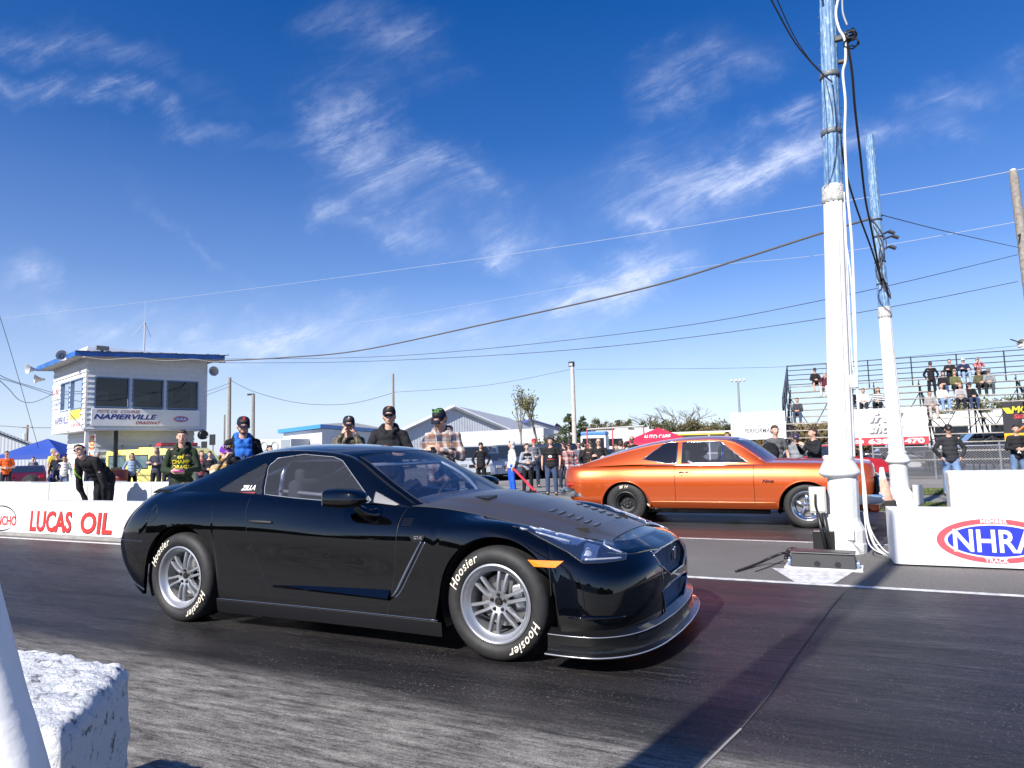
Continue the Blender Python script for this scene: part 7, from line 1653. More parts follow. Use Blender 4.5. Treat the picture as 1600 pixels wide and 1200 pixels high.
  tb = w0 + d * .02 - side * .03 * 1; tu = Vector((0, 0, 1)); sgn = 1 if side.z > 0 or abs(side.z) < .1 else -1; tb = w0 + d * .025 + side * .03 * sgn; chain(m, S([tb, tb + (side * sgn * .7 + d * .7 + nrm * .3).normalized() * .035, tb + (side * sgn * .35 + d + nrm * .5).normalized() * .065]), [fr * 1.2 * s, fr * 1.1 * s, fr * .9 * s], 6)
 body = remesh(m, vb * s, 2 if near else 1, 'body', SK, root)
 # face details
 def small(pts, nm, mat, n=10):
  q = MB()
  for c, r in pts: q.ell((0, 0, 0), tuple(v * s for v in r), n, Matrix.Translation(sc(H_(*c))) @ HM.to_3x3().to_4x4())
  return q.build(nm, mat, root, True)
 if near or not glasses:
  for sg in (-1, 1):
   e_ = small([((sg * .030, -.0865, 1.640), (.0125, .006, .0065))], 'eye', M('eye white', (.55, .5, .48), .3)); 
   if near: p_ = small([((sg * .030, -.0915, 1.640), (.0055, .003, .0055))], 'pupil', M('pupil', (.02, .012, .008), .2)); p_.parent = e_
   small([((sg * .030, -.094, 1.657), (.017, .005, .0035))], 'eyebrow', HAIRC[hair if hair in ('black', 'grey') else 'brown'])
 small([((0, -.0975, 1.583), (.021, .004, .0055))], 'lips', M('lips', (.33, .13, .11), .5))
 if glasses:
  q = MB(); mx = HM
  for sg in (-1, 1): q.add([tuple(sc(HM @ Vector((sg * x, y, z)))) for x, y, z in ((.008, -.103, 1.655), (.052, -.094, 1.657), (.054, -.092, 1.632), (.040, -.099, 1.620), (.014, -.103, 1.624), (.008, -.097, 1.655), (.052, -.088, 1.657), (.054, -.086, 1.632), (.040, -.093, 1.620), (.014, -.097, 1.624))], [(0, 1, 2, 3, 4), (9, 8, 7, 6, 5), (0, 5, 6, 1), (1, 6, 7, 2), (2, 7, 8, 3), (3, 8, 9, 4), (4, 9, 5, 0)])
  q.tube([sc(H_(.01, -.101, 1.652)), sc(H_(-.01, -.101, 1.652))], .003 * s, 5)
  for sg in (-1, 1): q.tube([sc(H_(sg * .052, -.090, 1.650)), sc(H_(sg * .078, .0, 1.645))], .0025 * s, 5)
  q.build('sunglasses', M('dark lens', (.008, .008, .01), .08, coat=1), root)
 if beard and near:
  q = MB()
  for c, r in (((0, -.052, 1.560), (.040, .034, .026)), ((.040, -.032, 1.580), (.021, .036, .026)), ((-.040, -.032, 1.580), (.021, .036, .026))): q.ell((0, 0, 0), tuple(v * s * 1.04 for v in r), 12, Matrix.Translation(sc(H_(*c))) @ HM.to_3x3().to_4x4())
  remesh(q, .007 * s, 1, 'beard', HAIRC['brown' if hair != 'black' else 'black'], root, .002, 60)
 if hair and hair != 'bald':
  q = MB(); Hm = HAIRC[hair]
  def Q(c, r): q.ell((0, 0, 0), tuple(v * s for v in r), 14, Matrix.Translation(sc(H_(*c))) @ HM.to_3x3().to_4x4())
  Q((0, .022, 1.672), (.083, .092, .093)); Q((0, .045, 1.625), (.078, .068, .075)); Q((0, -.035, 1.715), (.062, .052, .040))
  if long_hair: Q((.055, .04, 1.55), (.04, .05, .13)); Q((-.055, .04, 1.55), (.04, .05, .13)); Q((0, .07, 1.52), (.075, .045, .14))
  remesh(q, .010 * s, 1, 'hair', Hm, root, .004, 55, seed)
 if hat in ('cap', 'capback'):
  q = MB(); mx = Matrix.Scale(s, 4) @ HM @ Matrix.Translation((0, .012, 1.675)); dome = [(.0, .098), (.03, .096), (.06, .085), (.080, .062), (.089, .03), (.091, 0), (.090, -.012), (.086, -.012), (.0, .09)]
  q.lathe([(r, z) for r, z in dome], 28, mx @ Matrix.Diagonal((.94, 1.08, 1, 1))); q.build('cap', M('cap %.2f %.2f %.2f' % hatc, hatc, .8, spec=.2, bump=.2, bscale=150), root, 50)
  q = MB(); sg = -1 if hat == 'cap' else 1; V = []; F = []
  for i in range(13):
   a = math.pi * i / 12; V += [(.080 * math.cos(a), sg * (.07 * math.sin(a) + .05), -.004), (.074 * math.cos(a), sg * (.135 * math.sin(a) + .05), -.012 - .01 * math.sin(a) + .012 * abs(math.cos(a)) * -1)]
  for i in range(12): F.append((2 * i, 2 * i + 1, 2 * i + 3, 2 * i + 2))
  q.add(V, F, mx); V2 = [(v[0], v[1], v[2] - .004) for v in V]; q.add(V2, [f[::-1] for f in F], mx); q.build('cap_brim', M('cap %.2f %.2f %.2f' % hatc), root, 50)
 if hat == 'beanie':
  q = MB(); q.lathe([(0, .10), (.04, .095), (.075, .07), (.09, .03), (.094, -.02), (.088, -.025)], 24, Matrix.Scale(s, 4) @ HM @ Matrix.Translation((0, .014, 1.675)) @ Matrix.Diagonal((.95, 1.1, 1, 1))); q.build('beanie', M('cap %.2f %.2f %.2f' % hatc, hatc, .9, bump=.5, bscale=90), root, True)
 if hat == 'helmet':
  q = MB(); q.ell((0, 0, 0), (.135 * s, .155 * s, .15 * s), 20, Matrix.Translation(sc(H_(0, 0, 1.64))) @ HM.to_3x3().to_4x4()); q.build('helmet', M('helmet %.2f' % hatc[0], hatc, .15, coat=1), root, True)
  q = MB(); V = []
  for i in range(9):
   a = -1.1 + 2.2 * i / 8; V += [tuple(sc(H_(.14 * math.sin(a), -.16 * math.cos(a), z))) for z in (1.66, 1.60)]
  q.add(V, [(2 * i, 2 * i + 1, 2 * i + 3, 2 * i + 2) for i in range(8)]); q.build('visor', M('dark lens', (.008, .008, .01), .08, coat=1), root, True)
 # clothes
 tmx = tm or cloth(top, tk[0] if tk else None, *(tk[1:] if tk else ())); q = MB(); ar = .064 if not short else .062
 for z, rx, ry in ((1.37, .158, .108), (1.27, .166, .124), (1.16, .168, .130), (1.05, .170, .130), (.95, .172, .132)):
  q.ell((0, 0, 0), (rx * s * bw_, ry * s * bw_, .10 * s), 16, Matrix.Translation(sc(U((0, 0, z)))) @ B.to_3x3().to_4x4())
 if not sit: q.ell((0, 0, 0), (.170 * s * bw_, .132 * s * bw_, .07 * s), 16, Matrix.Translation(sc(U((0, 0, .885)))) @ B.to_3x3().to_4x4())
 for i in (0, 1):
  a = A[i]; chain(q, S([U((0, .005, 1.415)), a[0]]), [.074 * s, .062 * s])
  if short: cap_(q, sc(a[0]), sc(a[0].lerp(a[1], .62)), .064 * s, .060 * s)
  else: chain(q, S([a[0], a[1], a[1].lerp(a[2], .94)]), [.062 * s, .053 * s, .041 * s])
 if hood and not hoodup:
  for dx, dy, z, r in ((0, .095, 1.50, .072), (.07, .07, 1.50, .060), (-.07, .07, 1.50, .060), (.092, .015, 1.485, .046), (-.092, .015, 1.485, .046), (.082, -.04, 1.462, .036), (-.082, -.04, 1.462, .036), (.05, -.085, 1.43, .030), (-.05, -.085, 1.43, .030)): q.ell(sc(U((dx, dy, z))), (r * s,) * 3, 10)
 vc = .011 if near else .019
 tp_ = remesh(q, vc * s, 2, 'jacket' if not short else 'shirt', tmx, root, .016 if near else .012, 8, seed)
 if hoodup:
  q = MB(); 
  for c, r in (((0, .03, 1.665), (.098, .105, .115)), ((0, .05, 1.56), (.090, .080, .10))): q.ell((0, 0, 0), tuple(v * s for v in r), 14, Matrix.Translation(sc(H_(*c))) @ HM.to_3x3().to_4x4())
  hd = remesh(q, .014 * s, 1, 'hood', cloth(hoodup), root, .005, 20, seed)
  bm = bmesh.new(); bm.from_mesh(hd.data); inv = HM.inverted(); dl = [v for v in bm.verts if (lambda p: p.y < -.045 and abs(p.x) < .066 and 1.55 < p.z < 1.73)(inv @ (v.co / s))]; bmesh.ops.delete(bm, geom=dl, context='VERTS'); bm.to_mesh(hd.data); bm.free()
 q = MB(); pm_ = cloth(pants, pk[0] if pk else None, *(pk[1:] if pk else ()))
 q.ell(sc(torso0 + P(0, .0, .02)), (.162 * s * bw_, .120 * s * bw_, .11 * s), 16)
 for i in (0, 1):
  L = Lg[i]; e_ = .55 if bare else .97; chain(q, S([L[0], L[1]] + ([] if bare else [L[1].lerp(L[2], e_)])), [.098 * s * bw_, .074 * s] + ([] if bare else [.060 * s]))
 remesh(q, vc * s, 2, 'trousers', pm_, root, .009, 9, seed + 5)
 for i in (0, 1):
  L = Lg[i]; q = MB(); chain(q, S([L[2] + P(0, .02, -.045), L[3] + P(0, .02, .0)]), [.046 * s, .040 * s]); q.ell(sc(L[3] + P(0, -.02, 0)), (.042 * s, .05 * s, .034 * s), 12)
  for j, v in enumerate(q.v):
   lim = (L[3].z - .028) * s; 
   if v[2] < lim: q.v[j] = (v[0], v[1], lim)
  q.build('shoe', M('shoe %.2f %.2f' % shoes[:2], shoes, .6), root, True)
 root['top_name'] = tp_.name; return root
def decal(root, s_, x, z, w_, h_, mat, shear=0, off=.012, nm='print', poly=None, H=1.75):
 tp_ = D.objects[root['top_name']]; me = tp_.data; bv = BVHTree.FromPolygons([v.co for v in me.vertices], [tuple(p.vertices) for p in me.polygons])
 if poly is None:
  V, F = txt(s_, size=1, offset=off, shear=shear, res=2); V = np.array(V)
 else: V, F = np.array([(a, b, 0) for a, b in poly[0]]), poly[1]
 lo, hi = V.min(0), V.max(0); V2 = []
 for v in V:
  a = x + ((v[0] - lo[0]) / (hi[0] - lo[0]) - .5) * w_; b = z + ((v[1] - lo[1]) / (hi[1] - lo[1]) - .5) * h_
  hit = bv.ray_cast(Vector((a, -1.5, b)), Vector((0, 1, 0)))[0]; y = hit.y if hit else -.13; V2.append((a, y - .006, b))
 m = MB(); m.add(V2, F); o = m.build(nm, mat, tp_); return o
def at_px(px, ytop, dep): a = dp(px, ytop, dep); z = gz(a.y); return Vector((a.x, a.y, z)), a.z - z
def toward(loc): return 0.0
WPR = M('print white', (.75, .75, .74), .7); YPR = M('print yellow', (.65, .55, .03), .7); BPR = M('print dark', (.01, .015, .05), .7); RPR = M('print red', (.55, .02, .03), .7); GPR = M('print green', (.10, .32, .04), .7)
def P_(px, yt, dep, **k):
 loc, h = at_px(px, yt, dep); cam_ang = math.degrees(math.atan2(-loc.x, loc.y)); f = k.pop('face', 0); hh = k.pop('hh', None)
 return person(loc, h, face=cam_ang + f, seed=int(px * 7 + yt), **k), loc
# ---- near people standing in the median
def cap_logo(root, s_, col, H, size=.05, back=.112, w_=None):
 pass
p, l = P_(285, 672, 10.8, arms='phone', top=(.025, .038, .022), pants=(.02, .02, .025), hair='brown', hood=True, near=True, face=-8, headyaw=4, lab='young man in a dark green hoodie with yellow print, holding a pink phone')
decal(p, 'CHAMP', .0, 1.22, .26, .06, YPR, off=.03); decal(p, 'of', .0, 1.30, .10, .07, YPR, off=.03); decal(p, 'DRAGS', .01, 1.14, .24, .055, YPR, off=.03)
o = empty('phone', l + Matrix.Rotation(p.rotation_euler.z, 3, 'Z') @ Vector((0, -.375, 1.075)), p.rotation_euler.z, 'pink phone held in both hands by the man in the dark green hoodie', 'phone'); m = MB(); m.box((0, 0, 0), (.15, .075, .012), bev=.004); m.build('case', M('phone pink', (.6, .03, .35), .4), o); m = MB(); m.box((0, 0, .0075), (.12, .06, .002)); m.build('screen', M('screen', (.02, .02, .03), .1), o)
p, l = P_(380, 653, 9.7, arms='down', top=(.03, .15, .55), pants=(.02, .02, .03), hair='brown', hat='cap', hatc=(.015, .018, .035), near=True, beard=True, headpitch=14, hood=True, build=1.05, face=5, lab='bearded man in a navy cap and blue and black hoodie with a dark trefoil print')
tr = []; TF = []
for a in (R(90), R(38), R(142)):
 c = (math.cos(a) * .75, math.sin(a) * .75 + .1); k = len(tr); n = 12
 for i in range(n): t = 2 * math.pi * i / n; x, y = .62 * math.cos(t), .27 * math.sin(t); tr.append((c[0] + x * math.cos(a) - y * math.sin(a), c[1] + x * math.sin(a) + y * math.cos(a)))
 TF.append(tuple(range(k, k + n)))
for yy in (-.1, -.28, -.46): k = len(tr); tr += [(-.9, yy), (.9, yy), (.8, yy - .09), (-.8, yy - .09)]; TF.append((k, k + 1, k + 2, k + 3))
decal(p, '', .0, 1.23, .21, .17, BPR, poly=(tr, TF)); decal(p, 'adidas', .0, 1.09, .22, .055, BPR, off=.02)
tp_ = D.objects[p['top_name']]; BK_ = cloth((.012, .012, .016)); tp_.data.materials.append(BK_)
for f in tp_.data.polygons:
 c = f.center
 if abs(c.x) > .165 - .05 * (c.z > 1.30) + .03 * (c.z < 1.1): f.material_index = 1
p, l = P_(352, 698, 9.0, arms='eye', top=(.65, .33, .04), tk=('plaid', (.7, .65, .5), (.05, .05, .05)), pants=(.03, .03, .05), hair='brown', hat='cap', hatc=(.13, .03, .30), near=True, face=18, hh=1.40, lab='photographer in a purple cap aiming a camera, crouched in front of the blue hoodie')
def camera_thing(loc, rz, lab, lens=.16, grip=True, up=0):
 o = empty('camera', loc, rz, lab, 'camera'); m = MB(); m.box((0, 0, 0), (.14, .06, .095), bev=.012); m.box((0, -.005, .06), (.05, .05, .035), bev=.008); 
 if grip: m.box((0, 0, -.065), (.14, .055, .04), bev=.01)
 m.build('camera_body', M('camera black', (.012, .012, .012), .45), o, 40); m = MB(); m.lathe([(.0, .0), (.036, .0), (.036, .05), (.041, .055), (.041, lens - .02), (.046, lens), (.04, lens), (.038, lens - .03), (0, lens - .035)], 22, Matrix.Translation((0, -.03, 0)) @ Matrix.Rotation(R(90), 4, 'X')); m.build('lens', M('lens black', (.015, .015, .017), .25, coat=.5), o, 40); return o
rot = lambda p, v: p.location + Matrix.Rotation(p.rotation_euler.z, 3, 'Z') @ Vector(v)
camera_thing(rot(p, (0, -.28, 1.235)), p.rotation_euler.z, 'black camera held to the eye by the photographer in the purple cap')
p, l = P_(545, 652, 10.3, arms='cheek', top=(.10, .09, .06), tk=('camo', (.035, .035, .03), (.17, .14, .10)), pants=(.03, .03, .03), hair='brown', hat='cap', hatc=(.015, .018, .04), near=True, headpitch=8, hood=False, lab='man in a navy cap and camouflage jacket resting his cheeks in both hands')
p, l = P_(608, 637, 9.7, arms='crossed', top=(.018, .018, .022), pants=(.03, .03, .05), hair='black', hat='cap', hatc=(.012, .013, .022), near=True, glasses=True, hood=True, build=1.05, face=-3, lab='man in sunglasses, black cap with orange patch and black hoodie, arms crossed')
decal(p, 'oillss', .10, 1.33, .09, .022, WPR)
p, l = P_(690, 640, 9.0, arms='cam', top=(.26, .13, .07), tk=('plaid', (.52, .50, .50), (.03, .035, .07)), pants=(.03, .03, .05), hair='black', hat='cap', hatc=(.012, .014, .03), near=True, glasses=True, hood=True, build=1.12, face=-22, headpitch=26, headyaw=-6, lab='man in plaid shirt and cap with green print, looking down at a camera')
camera_thing(rot(p, (.02, -.36, 1.26)), p.rotation_euler.z - R(50), 'large black camera held at the chest by the man in the plaid shirt', .22)
# emblems on the caps
def cap_patch(who, s_, mat, w_, h_, z=.02):
 cp = [c for c in who.children if c.name.split('.')[0] == 'cap'][0]; V, F = txt(s_, size=1, offset=.03, res=2); V = np.array(V); lo, hi = V.min(0), V.max(0); bv = BVHTree.FromPolygons([v.co for v in cp.data.vertices], [tuple(q.vertices) for q in cp.data.polygons]); c = sum((Vector(v.co) for v in cp.data.vertices), Vector()) / len(cp.data.vertices); V2 = []
 for v in V:
  a = c.x + ((v[0] - lo[0]) / (hi[0] - lo[0]) - .5) * w_; b = c.z + .0 + z + ((v[1] - lo[1]) / (hi[1] - lo[1]) - .5) * h_; hit = bv.ray_cast(Vector((a, c.y - .6, b)), Vector((0, 1, 0)))[0]; V2.append((a, (hit.y if hit else c.y - .09) - .003, b))
 m = MB(); m.add(V2, F); m.build('cap_emblem', mat, cp)
by = {o['label']: o for o in D.objects if 'label' in o.keys() and o.get('category') == 'person'}
def who(t): return [o for l, o in by.items() if t in l][0]
cap_patch(who('dark trefoil'), 'B', RPR, .035, .042); cap_patch(who('purple cap'), 'RACE', YPR, .09, .03); cap_patch(who('camouflage'), 'A', WPR, .045, .045); cap_patch(who('orange patch'), 'C', M('print orange', (.7, .25, .05), .6), .04, .035); cap_patch(who('green print'), 'BOOST', GPR, .11, .05)
# man leaning on the wall
loc = Vector((-12.05, 8.0, 0)); p = person(loc, 1.80, face=8, arms='lean', top=(.014, .014, .017), pants=(.015, .015, .02), hair='black', near=True, glasses=True, bend=50, headpitch=-32, headyaw=34, build=1.12, hood=False, lab='man in sunglasses and black jacket leaning with both hands on the lettered barrier', seed=4)
m = MB(); m.tube(bez([(.0, -.62, 1.13), (.03, -.60, 1.05), (.05, -.52, .97)], 4), .012, 6); m.build('green_trim', M('neon green', (.25, .6, .03), .6), p)
# ---- people further away at the left
far = [
 (11, 705, 26.7, dict(arms='phone', top=(.72, .12, .03), pants=(.03, .03, .04), hair='black', glasses=True, short=True, lab='man in an orange shirt at the left edge beside the dark red coupe')),
 (52, 714, 40, dict(arms='down', top=(.2, .2, .22), hair='black', lab='distant man in grey standing behind the dark red coupe')),
 (83, 701, 29, dict(arms='down', top=(.75, .58, .10), hair='grey', short=True, face=60, lab='tall man in a yellow shirt with grey hair under the blue canopy')),
 (90, 707, 26.5, dict(arms='down', top=(.02, .02, .025), hair='bald', glasses=True, face=-20, lab='bald man in black wearing sunglasses in front of the yellow-shirted man')),
 (80, 722, 25.5, dict(arms='knees', top=(.02, .03, .09), pants=(.03, .04, .1), hair='black', face=60, hoodup=(.02, .03, .09), lab='person in a navy hooded top bending beside the dark red coupe', bend=35)),
 (101, 712, 26, dict(arms='down', top=(.7, .7, .7), hair='brown', long_hair=True, glasses=True, pants=(.15, .2, .35), lab='woman in a white top and sunglasses left of the leaning man')),
 (131, 700, 27, dict(arms='down', top=(.6, .06, .04), hair='bald', short=True, skin=1, lab='bald man in a red shirt behind the leaning man')),
 (140, 712, 25.5, dict(arms='down', top=(.02, .02, .03), hair='brown', lab='dark-haired person half hidden behind the leaning man')),
 (153, 706, 26, dict(arms='phone', top=(.03, .04, .10), hair='grey', hat='cap', hatc=(.45, .45, .45), glasses=True, build=1.15, lab='heavy man in a grey cap and navy jacket in front of the tower')),
 (207, 708, 25, dict(arms='pocket', top=(.24, .32, .42), pants=(.01, .01, .012), hair='black', long_hair=True, glasses=True, lab='woman in a denim jacket and beige scarf standing left of the yellow van')),
 (245, 699, 24, dict(arms='crossed', top=(.05, .05, .07), pants=(.02, .02, .03), hair='blond', long_hair=True, face=-30, lab='blond woman in a dark jacket by the yellow van')),
 (262, 708, 25, dict(arms='down', top=(.02, .02, .02), hair='black', glasses=True, lab='person in black behind the blond woman')),
 (315, 704, 22, dict(arms='crossed', top=(.35, .10, .12), hair='brown', long_hair=True, face=20, lab='woman in a reddish top right of the green hoodie man')),
 (328, 705, 21.5, dict(arms='phone', top=(.02, .02, .025), hair='black', lab='dark-haired man in a black shirt left of the purple cap')),
 (421, 696, 19, dict(arms='down', top=(.02, .03, .03), hair='black', face=40, lab='dark-haired person behind the black roof, right of the blue hoodie')),
 (449, 699, 24, dict(arms='down', top=(.02, .02, .04), hair='black', hat='cap', hatc=(.03, .04, .09), lab='person in a navy cap showing just above the black car roof')),
 (751, 692, 25, dict(arms='pocket', top=(.015, .015, .018), pants=(.012, .012, .014), hair='black', long_hair=True, hat='beanie', hatc=(.02, .02, .02), lab='woman in a long black coat and dark hat standing by the parked cars')),
 (799, 689, 22.5, dict(arms='down', top=(.55, .56, .58), pants=(.02, .10, .55), hoodup=(.55, .56, .58), hair='brown', face=-70, shoes=(.05, .1, .3), lab='person in a pale grey hoodie with the hood up and bright blue trousers')),
 (823, 693, 22, dict(arms='phone', top=(.30, .31, .34), pants=(.015, .015, .018), hair='black', face=10, lab='man in a black vest over grey sleeves beside the red strap')),
 (834, 686, 27, dict(arms='phone', top=(.12, .13, .15), pants=(.03, .04, .07), hair='brown', hat='cap', hatc=(.55, .02, .03), face=15, lab='man in a red cap and grey jacket behind the man in the vest')),
 (860, 684, 21.5, dict(arms='down', top=(.018, .018, .02), pants=(.05, .07, .13), hair='black', short=True, beard=True, build=1.2, face=-10, lab='heavy bearded man in a black printed T-shirt and jeans')),
 (880, 688, 24.5, dict(arms='down', top=(.02, .02, .03), hair='brown', hat='cap', hatc=(.02, .02, .03), lab='man in dark clothes and cap behind the red plaid shirt')),
 (889, 691, 21.5, dict(arms='down', top=(.50, .42, .38), tk=('plaid', (.30, .03, .05), (.03, .02, .04)), hair='brown', hat='cap', hatc=(.02, .02, .02), lab='man in a red and white plaid shirt and black cap beside the orange car')),
 (904, 690, 24, dict(arms='down', top=(.12, .13, .16), hair='black', glasses=True, lab='person in sunglasses and grey between the plaid shirt and the man with black bag')),
 (912, 690, 22.5, dict(arms='down', top=(.02, .02, .022), hair='black', face=120, lab='man in black turned away, right of the red plaid shirt')),
 (922, 687, 22, dict(arms='pocket', top=(.03, .025, .025), hair='black', hat='cap', hatc=(.02, .02, .02), beard=True, lab='bearded man in a black jacket with an orange lining')),
 (935, 685, 21, dict(arms='crossed', top=(.02, .02, .022), hair='bald', glasses=True, build=1.15, lab='bald man in sunglasses and black with arms crossed behind the orange car')),
 (961, 694, 22, dict(arms='crossed', top=(.08, .06, .07), hair='brown', long_hair=True, face=60, lab='long-haired person at the tail of the orange car')),
 (970, 688, 21.5, dict(arms='down', top=(.10, .10, .11), hair='brown', face=150, lab='brown-haired man in grey turned away behind the orange car')),
 (979, 690, 21, dict(arms='down', top=(.14, .15, .13), hair='black', face=130, lab='dark-haired man in olive grey turned away behind the orange car')),
 (987, 681, 23, dict(arms='down', top=(.02, .02, .02), hair='bald', glasses=True, skin=1, lab='tall bald man in sunglasses above the orange roof line')),
 (1136, 675, 24, dict(arms='down', top=(.03, .03, .03), hair='black', skin=1, lab='dark-haired man seen above the orange roof below the white banner')),
 (1210, 665, 15.5, dict(arms='down', top=(.11, .11, .115), pants=(.03, .03, .04), hair='brown', short=True, face=15, headyaw=10, hh=1.68, lab='man in a grey T-shirt behind the windscreen of the orange car')),
 (1243, 678, 16, dict(arms='pocket', top=(.22, .23, .25), pants=(.03, .03, .04), hair='brown', hat='cap', hatc=(.03, .03, .10), hood=True, hh=1.6, lab='boy in a grey hoodie and navy cap behind the orange bonnet')),
 (1270, 669, 15.3, dict(arms='up', top=(.02, .02, .024), pants=(.03, .03, .04), hair='brown', beard=True, short=False, face=-55, build=1.15, hh=1.68, lab='bearded man in black holding up a phone beside the near column')),
 (1481, 664, 17.6, dict(arms='pocket', top=(.03, .03, .035), pants=(.16, .25, .42), hair='brown', hat='cap', hatc=(.015, .015, .02), glasses=True, face=8, build=1.08, gait=.14, lab='man in a dark jacket, black cap and light jeans before the chain-link fence')),
 (1586, 664, 19.5, dict(arms='phone', top=(.02, .02, .022), pants=(.12, .18, .30), hair='black', face=15, lab='man in a black printed T-shirt at the right edge below the black banner')),
]
PP = {}
for px, yt, dep, kw in far: PP[px], _l = P_(px, yt, dep, **kw)
decal(PP[860], 'HONDA', 0, 1.12, .2, .035, RPR, off=.03); decal(PP[860], 'O', 0, 1.20, .12, .08, WPR, off=.06); decal(PP[1586], 'X', .0, 1.1, .1, .12, WPR, off=.04)
m = MB(); s_ = PP[823]; 
def vest(root, col, h):
 m = MB(); s = h / 1.75
 for z, rx, ry in ((1.36, .170, .118), (1.26, .176, .125), (1.14, .170, .127), (1.02, .166, .128)): m.ell((0, 0, z * s), (rx * s, ry * s, .1 * s), 14)
 remesh(m, .02, 2, 'vest', cloth(col), root, .006, 12)
vest(PP[823], (.014, .014, .017), at_px(823, 693, 22)[1])
m = MB(); m.lathe([(.07, 1.30), (.10, 1.33), (.105, 1.37), (.08, 1.41), (.06, 1.40)], 16); m.build('scarf', M('scarf beige', (.30, .22, .15), .9, bump=.6, bscale=30), PP[207], True)
m = MB(); m.tube([(.0, -.128, 1.25), (.0, -.14, 1.05), (.0, -.135, .9)], .012, 6); m.tube([(-.05, -.08, 1.32), (0, -.125, 1.24), (.05, -.08, 1.32)], .014, 6); m.build('jacket_lining', M('lining orange', (.6, .15, .03), .7), PP[922])
o = empty('tow_strap', (0, 0, 0), 0, 'red strap pole held slanting down between the grey hoodie and the orange car', 'strap'); a, b = dp(803, 733, 22), dp(843, 775, 19.5); b.z = max(b.z, gz(b.y) + .02); o.location = a; m = MB(); m.tube([O, (b - a) * .5, b - a], .035, 8); m.build('strap', M('strap red', (.7, .03, .05), .5), o)
m = MB(); m.ell((0, 0, 0), (.05, .05, .05)); m.build('strap_grip', DARK, o)
o = empty('phone', rot(PP[1270], (.0, -.40, 1.36)), PP[1270].rotation_euler.z, 'dark phone held up by the bearded man beside the near column', 'phone'); m = MB(); m.box((0, 0, 0), (.08, .012, .15), bev=.004); m.build('case', BLACKM, o); m = MB(); m.box((0, .007, 0), (.07, .002, .13)); m.build('screen', M('screen', (.02, .02, .03), .1), o)
o = empty('backpack', dp(1203, 707, 14.6), R(30), 'black backpack beside the man in the grey T-shirt', 'bag'); m = MB(); m.ell((0, 0, 0), (.22, .14, .22)); m.ell((0, -.08, -.05), (.16, .1, .14)); remesh(m, .02, 2, 'bag_body', cloth((.015, .015, .018)), o, .01, 8); m = MB(); m.tube(bez([(-.08, .1, .15), (-.03, .14, .26), (.05, .1, .16)], 5), .012, 6); m.build('strap', BLACKM, o)
# ---- spectators on the grandstand
sp = [
 (1273, 578, dict(top=(.02, .02, .02), pants=(.02, .02, .025), bare=True, hat='cap', hatc=(.02, .02, .03), hair='black', arms='lap', lab='bare-legged spectator in black at the far left of the top benches')),
 (1288, 582, dict(top=(.10, .02, .035), pants=(.55, .52, .50), hair='blond', long_hair=True, arms='cheek', lab='blond woman in maroon on the top benches')),
 (1298, 580, dict(top=(.25, .03, .04), pants=(.1, .15, .25), hair='black', arms='lap', lab='spectator half hidden by the near column beside the blond woman')),
 (1245, 619, dict(top=(.05, .05, .06), pants=(.05, .07, .12), hair='black', arms='knees', lab='lone man in a dark jacket over a red shirt on the lower left benches')),
 (1331, 610, dict(top=(.02, .02, .022), pants=(.10, .16, .30), hair='black', arms='lap', face=150, lab='spectator in black turned away just right of the near column')),
 (1349, 612, dict(top=(.66, .66, .66), pants=(.03, .03, .04), hair='brown', arms='knees', bend=12, lab='spectator in white leaning forward between the two columns')),
 (1371, 604, dict(top=(.03, .03, .03), tk=('stripe', (.7, .7, .7)), pants=(.015, .015, .02), hair='black', long_hair=True, arms='lap', lab='black-haired woman in a black and white striped top')),
 (1483, 563, dict(top=(.02, .02, .022), pants=(.02, .02, .03), hair='black', arms='crossed', lab='spectator in black with an orange band, second from left in the top row')),
 (1505, 565, dict(top=(.02, .03, .07), pants=(.28, .38, .55), hair='brown', hat='cap', hatc=(.7, .7, .7), arms='crossed', lab='spectator in navy with a white cap and pale jeans')),
 (1527, 561, dict(top=(.5, .1, .12), tk=('plaid', (.6, .5, .5), (.2, .02, .03)), pants=(.02, .02, .02), hair='brown', hat='cap', hatc=(.25, .26, .28), arms='cheek', lab='spectator in a red plaid shirt and grey cap in the top row')),
 (1473, 579, dict(top=(.02, .02, .025), pants=(.05, .08, .15), hair='black', hoodup=(.02, .02, .025), arms='knees', bend=10, lab='spectator in a black hood in the second row on the right')),
 (1491, 581, dict(top=(.12, .12, .055), pants=(.02, .02, .03), hair='brown', hoodup=(.12, .12, .055), arms='knees', lab='spectator with an olive green hood up')),
 (1529, 577, dict(top=(.10, .09, .05), pants=(.02, .02, .02), hair='brown', hoodup=(.22, .16, .10), arms='lap', glasses=True, lab='spectator in a fur-trimmed olive hood in front of the red plaid shirt')),
 (1544, 575, dict(top=(.22, .23, .24), pants=(.06, .07, .08), hair='brown', hat='cap', hatc=(.2, .22, .2), arms='knees', bend=10, lab='spectator in grey sleeves and dark vest at the right end of the group')),
 (1452, 608, dict(top=(.28, .26, .25), pants=(.45, .38, .35), hair='brown', glasses=True, arms='phone', lab='spectator in grey with sunglasses at the left of the lower row')),
 (1471, 606, dict(top=(.58, .56, .5), pants=(.2, .3, .48), hair='bald', arms='knees', beard=True, shoes=(.5, .5, .5), build=1.1, lab='bald spectator in a cream and green top and jeans in the lower row')),
 (1500, 604, dict(top=(.35, .33, .34), pants=(.02, .02, .03), hair='blond', arms='knees', bend=15, lab='fair-haired spectator in pale grey leaning in the lower row')),
 (1515, 603, dict(top=(.015, .015, .018), pants=(.04, .06, .12), hair='black', hat='cap', hatc=(.02, .03, .07), arms='lap', lab='spectator in black with a navy cap at the right of the lower row')),
]
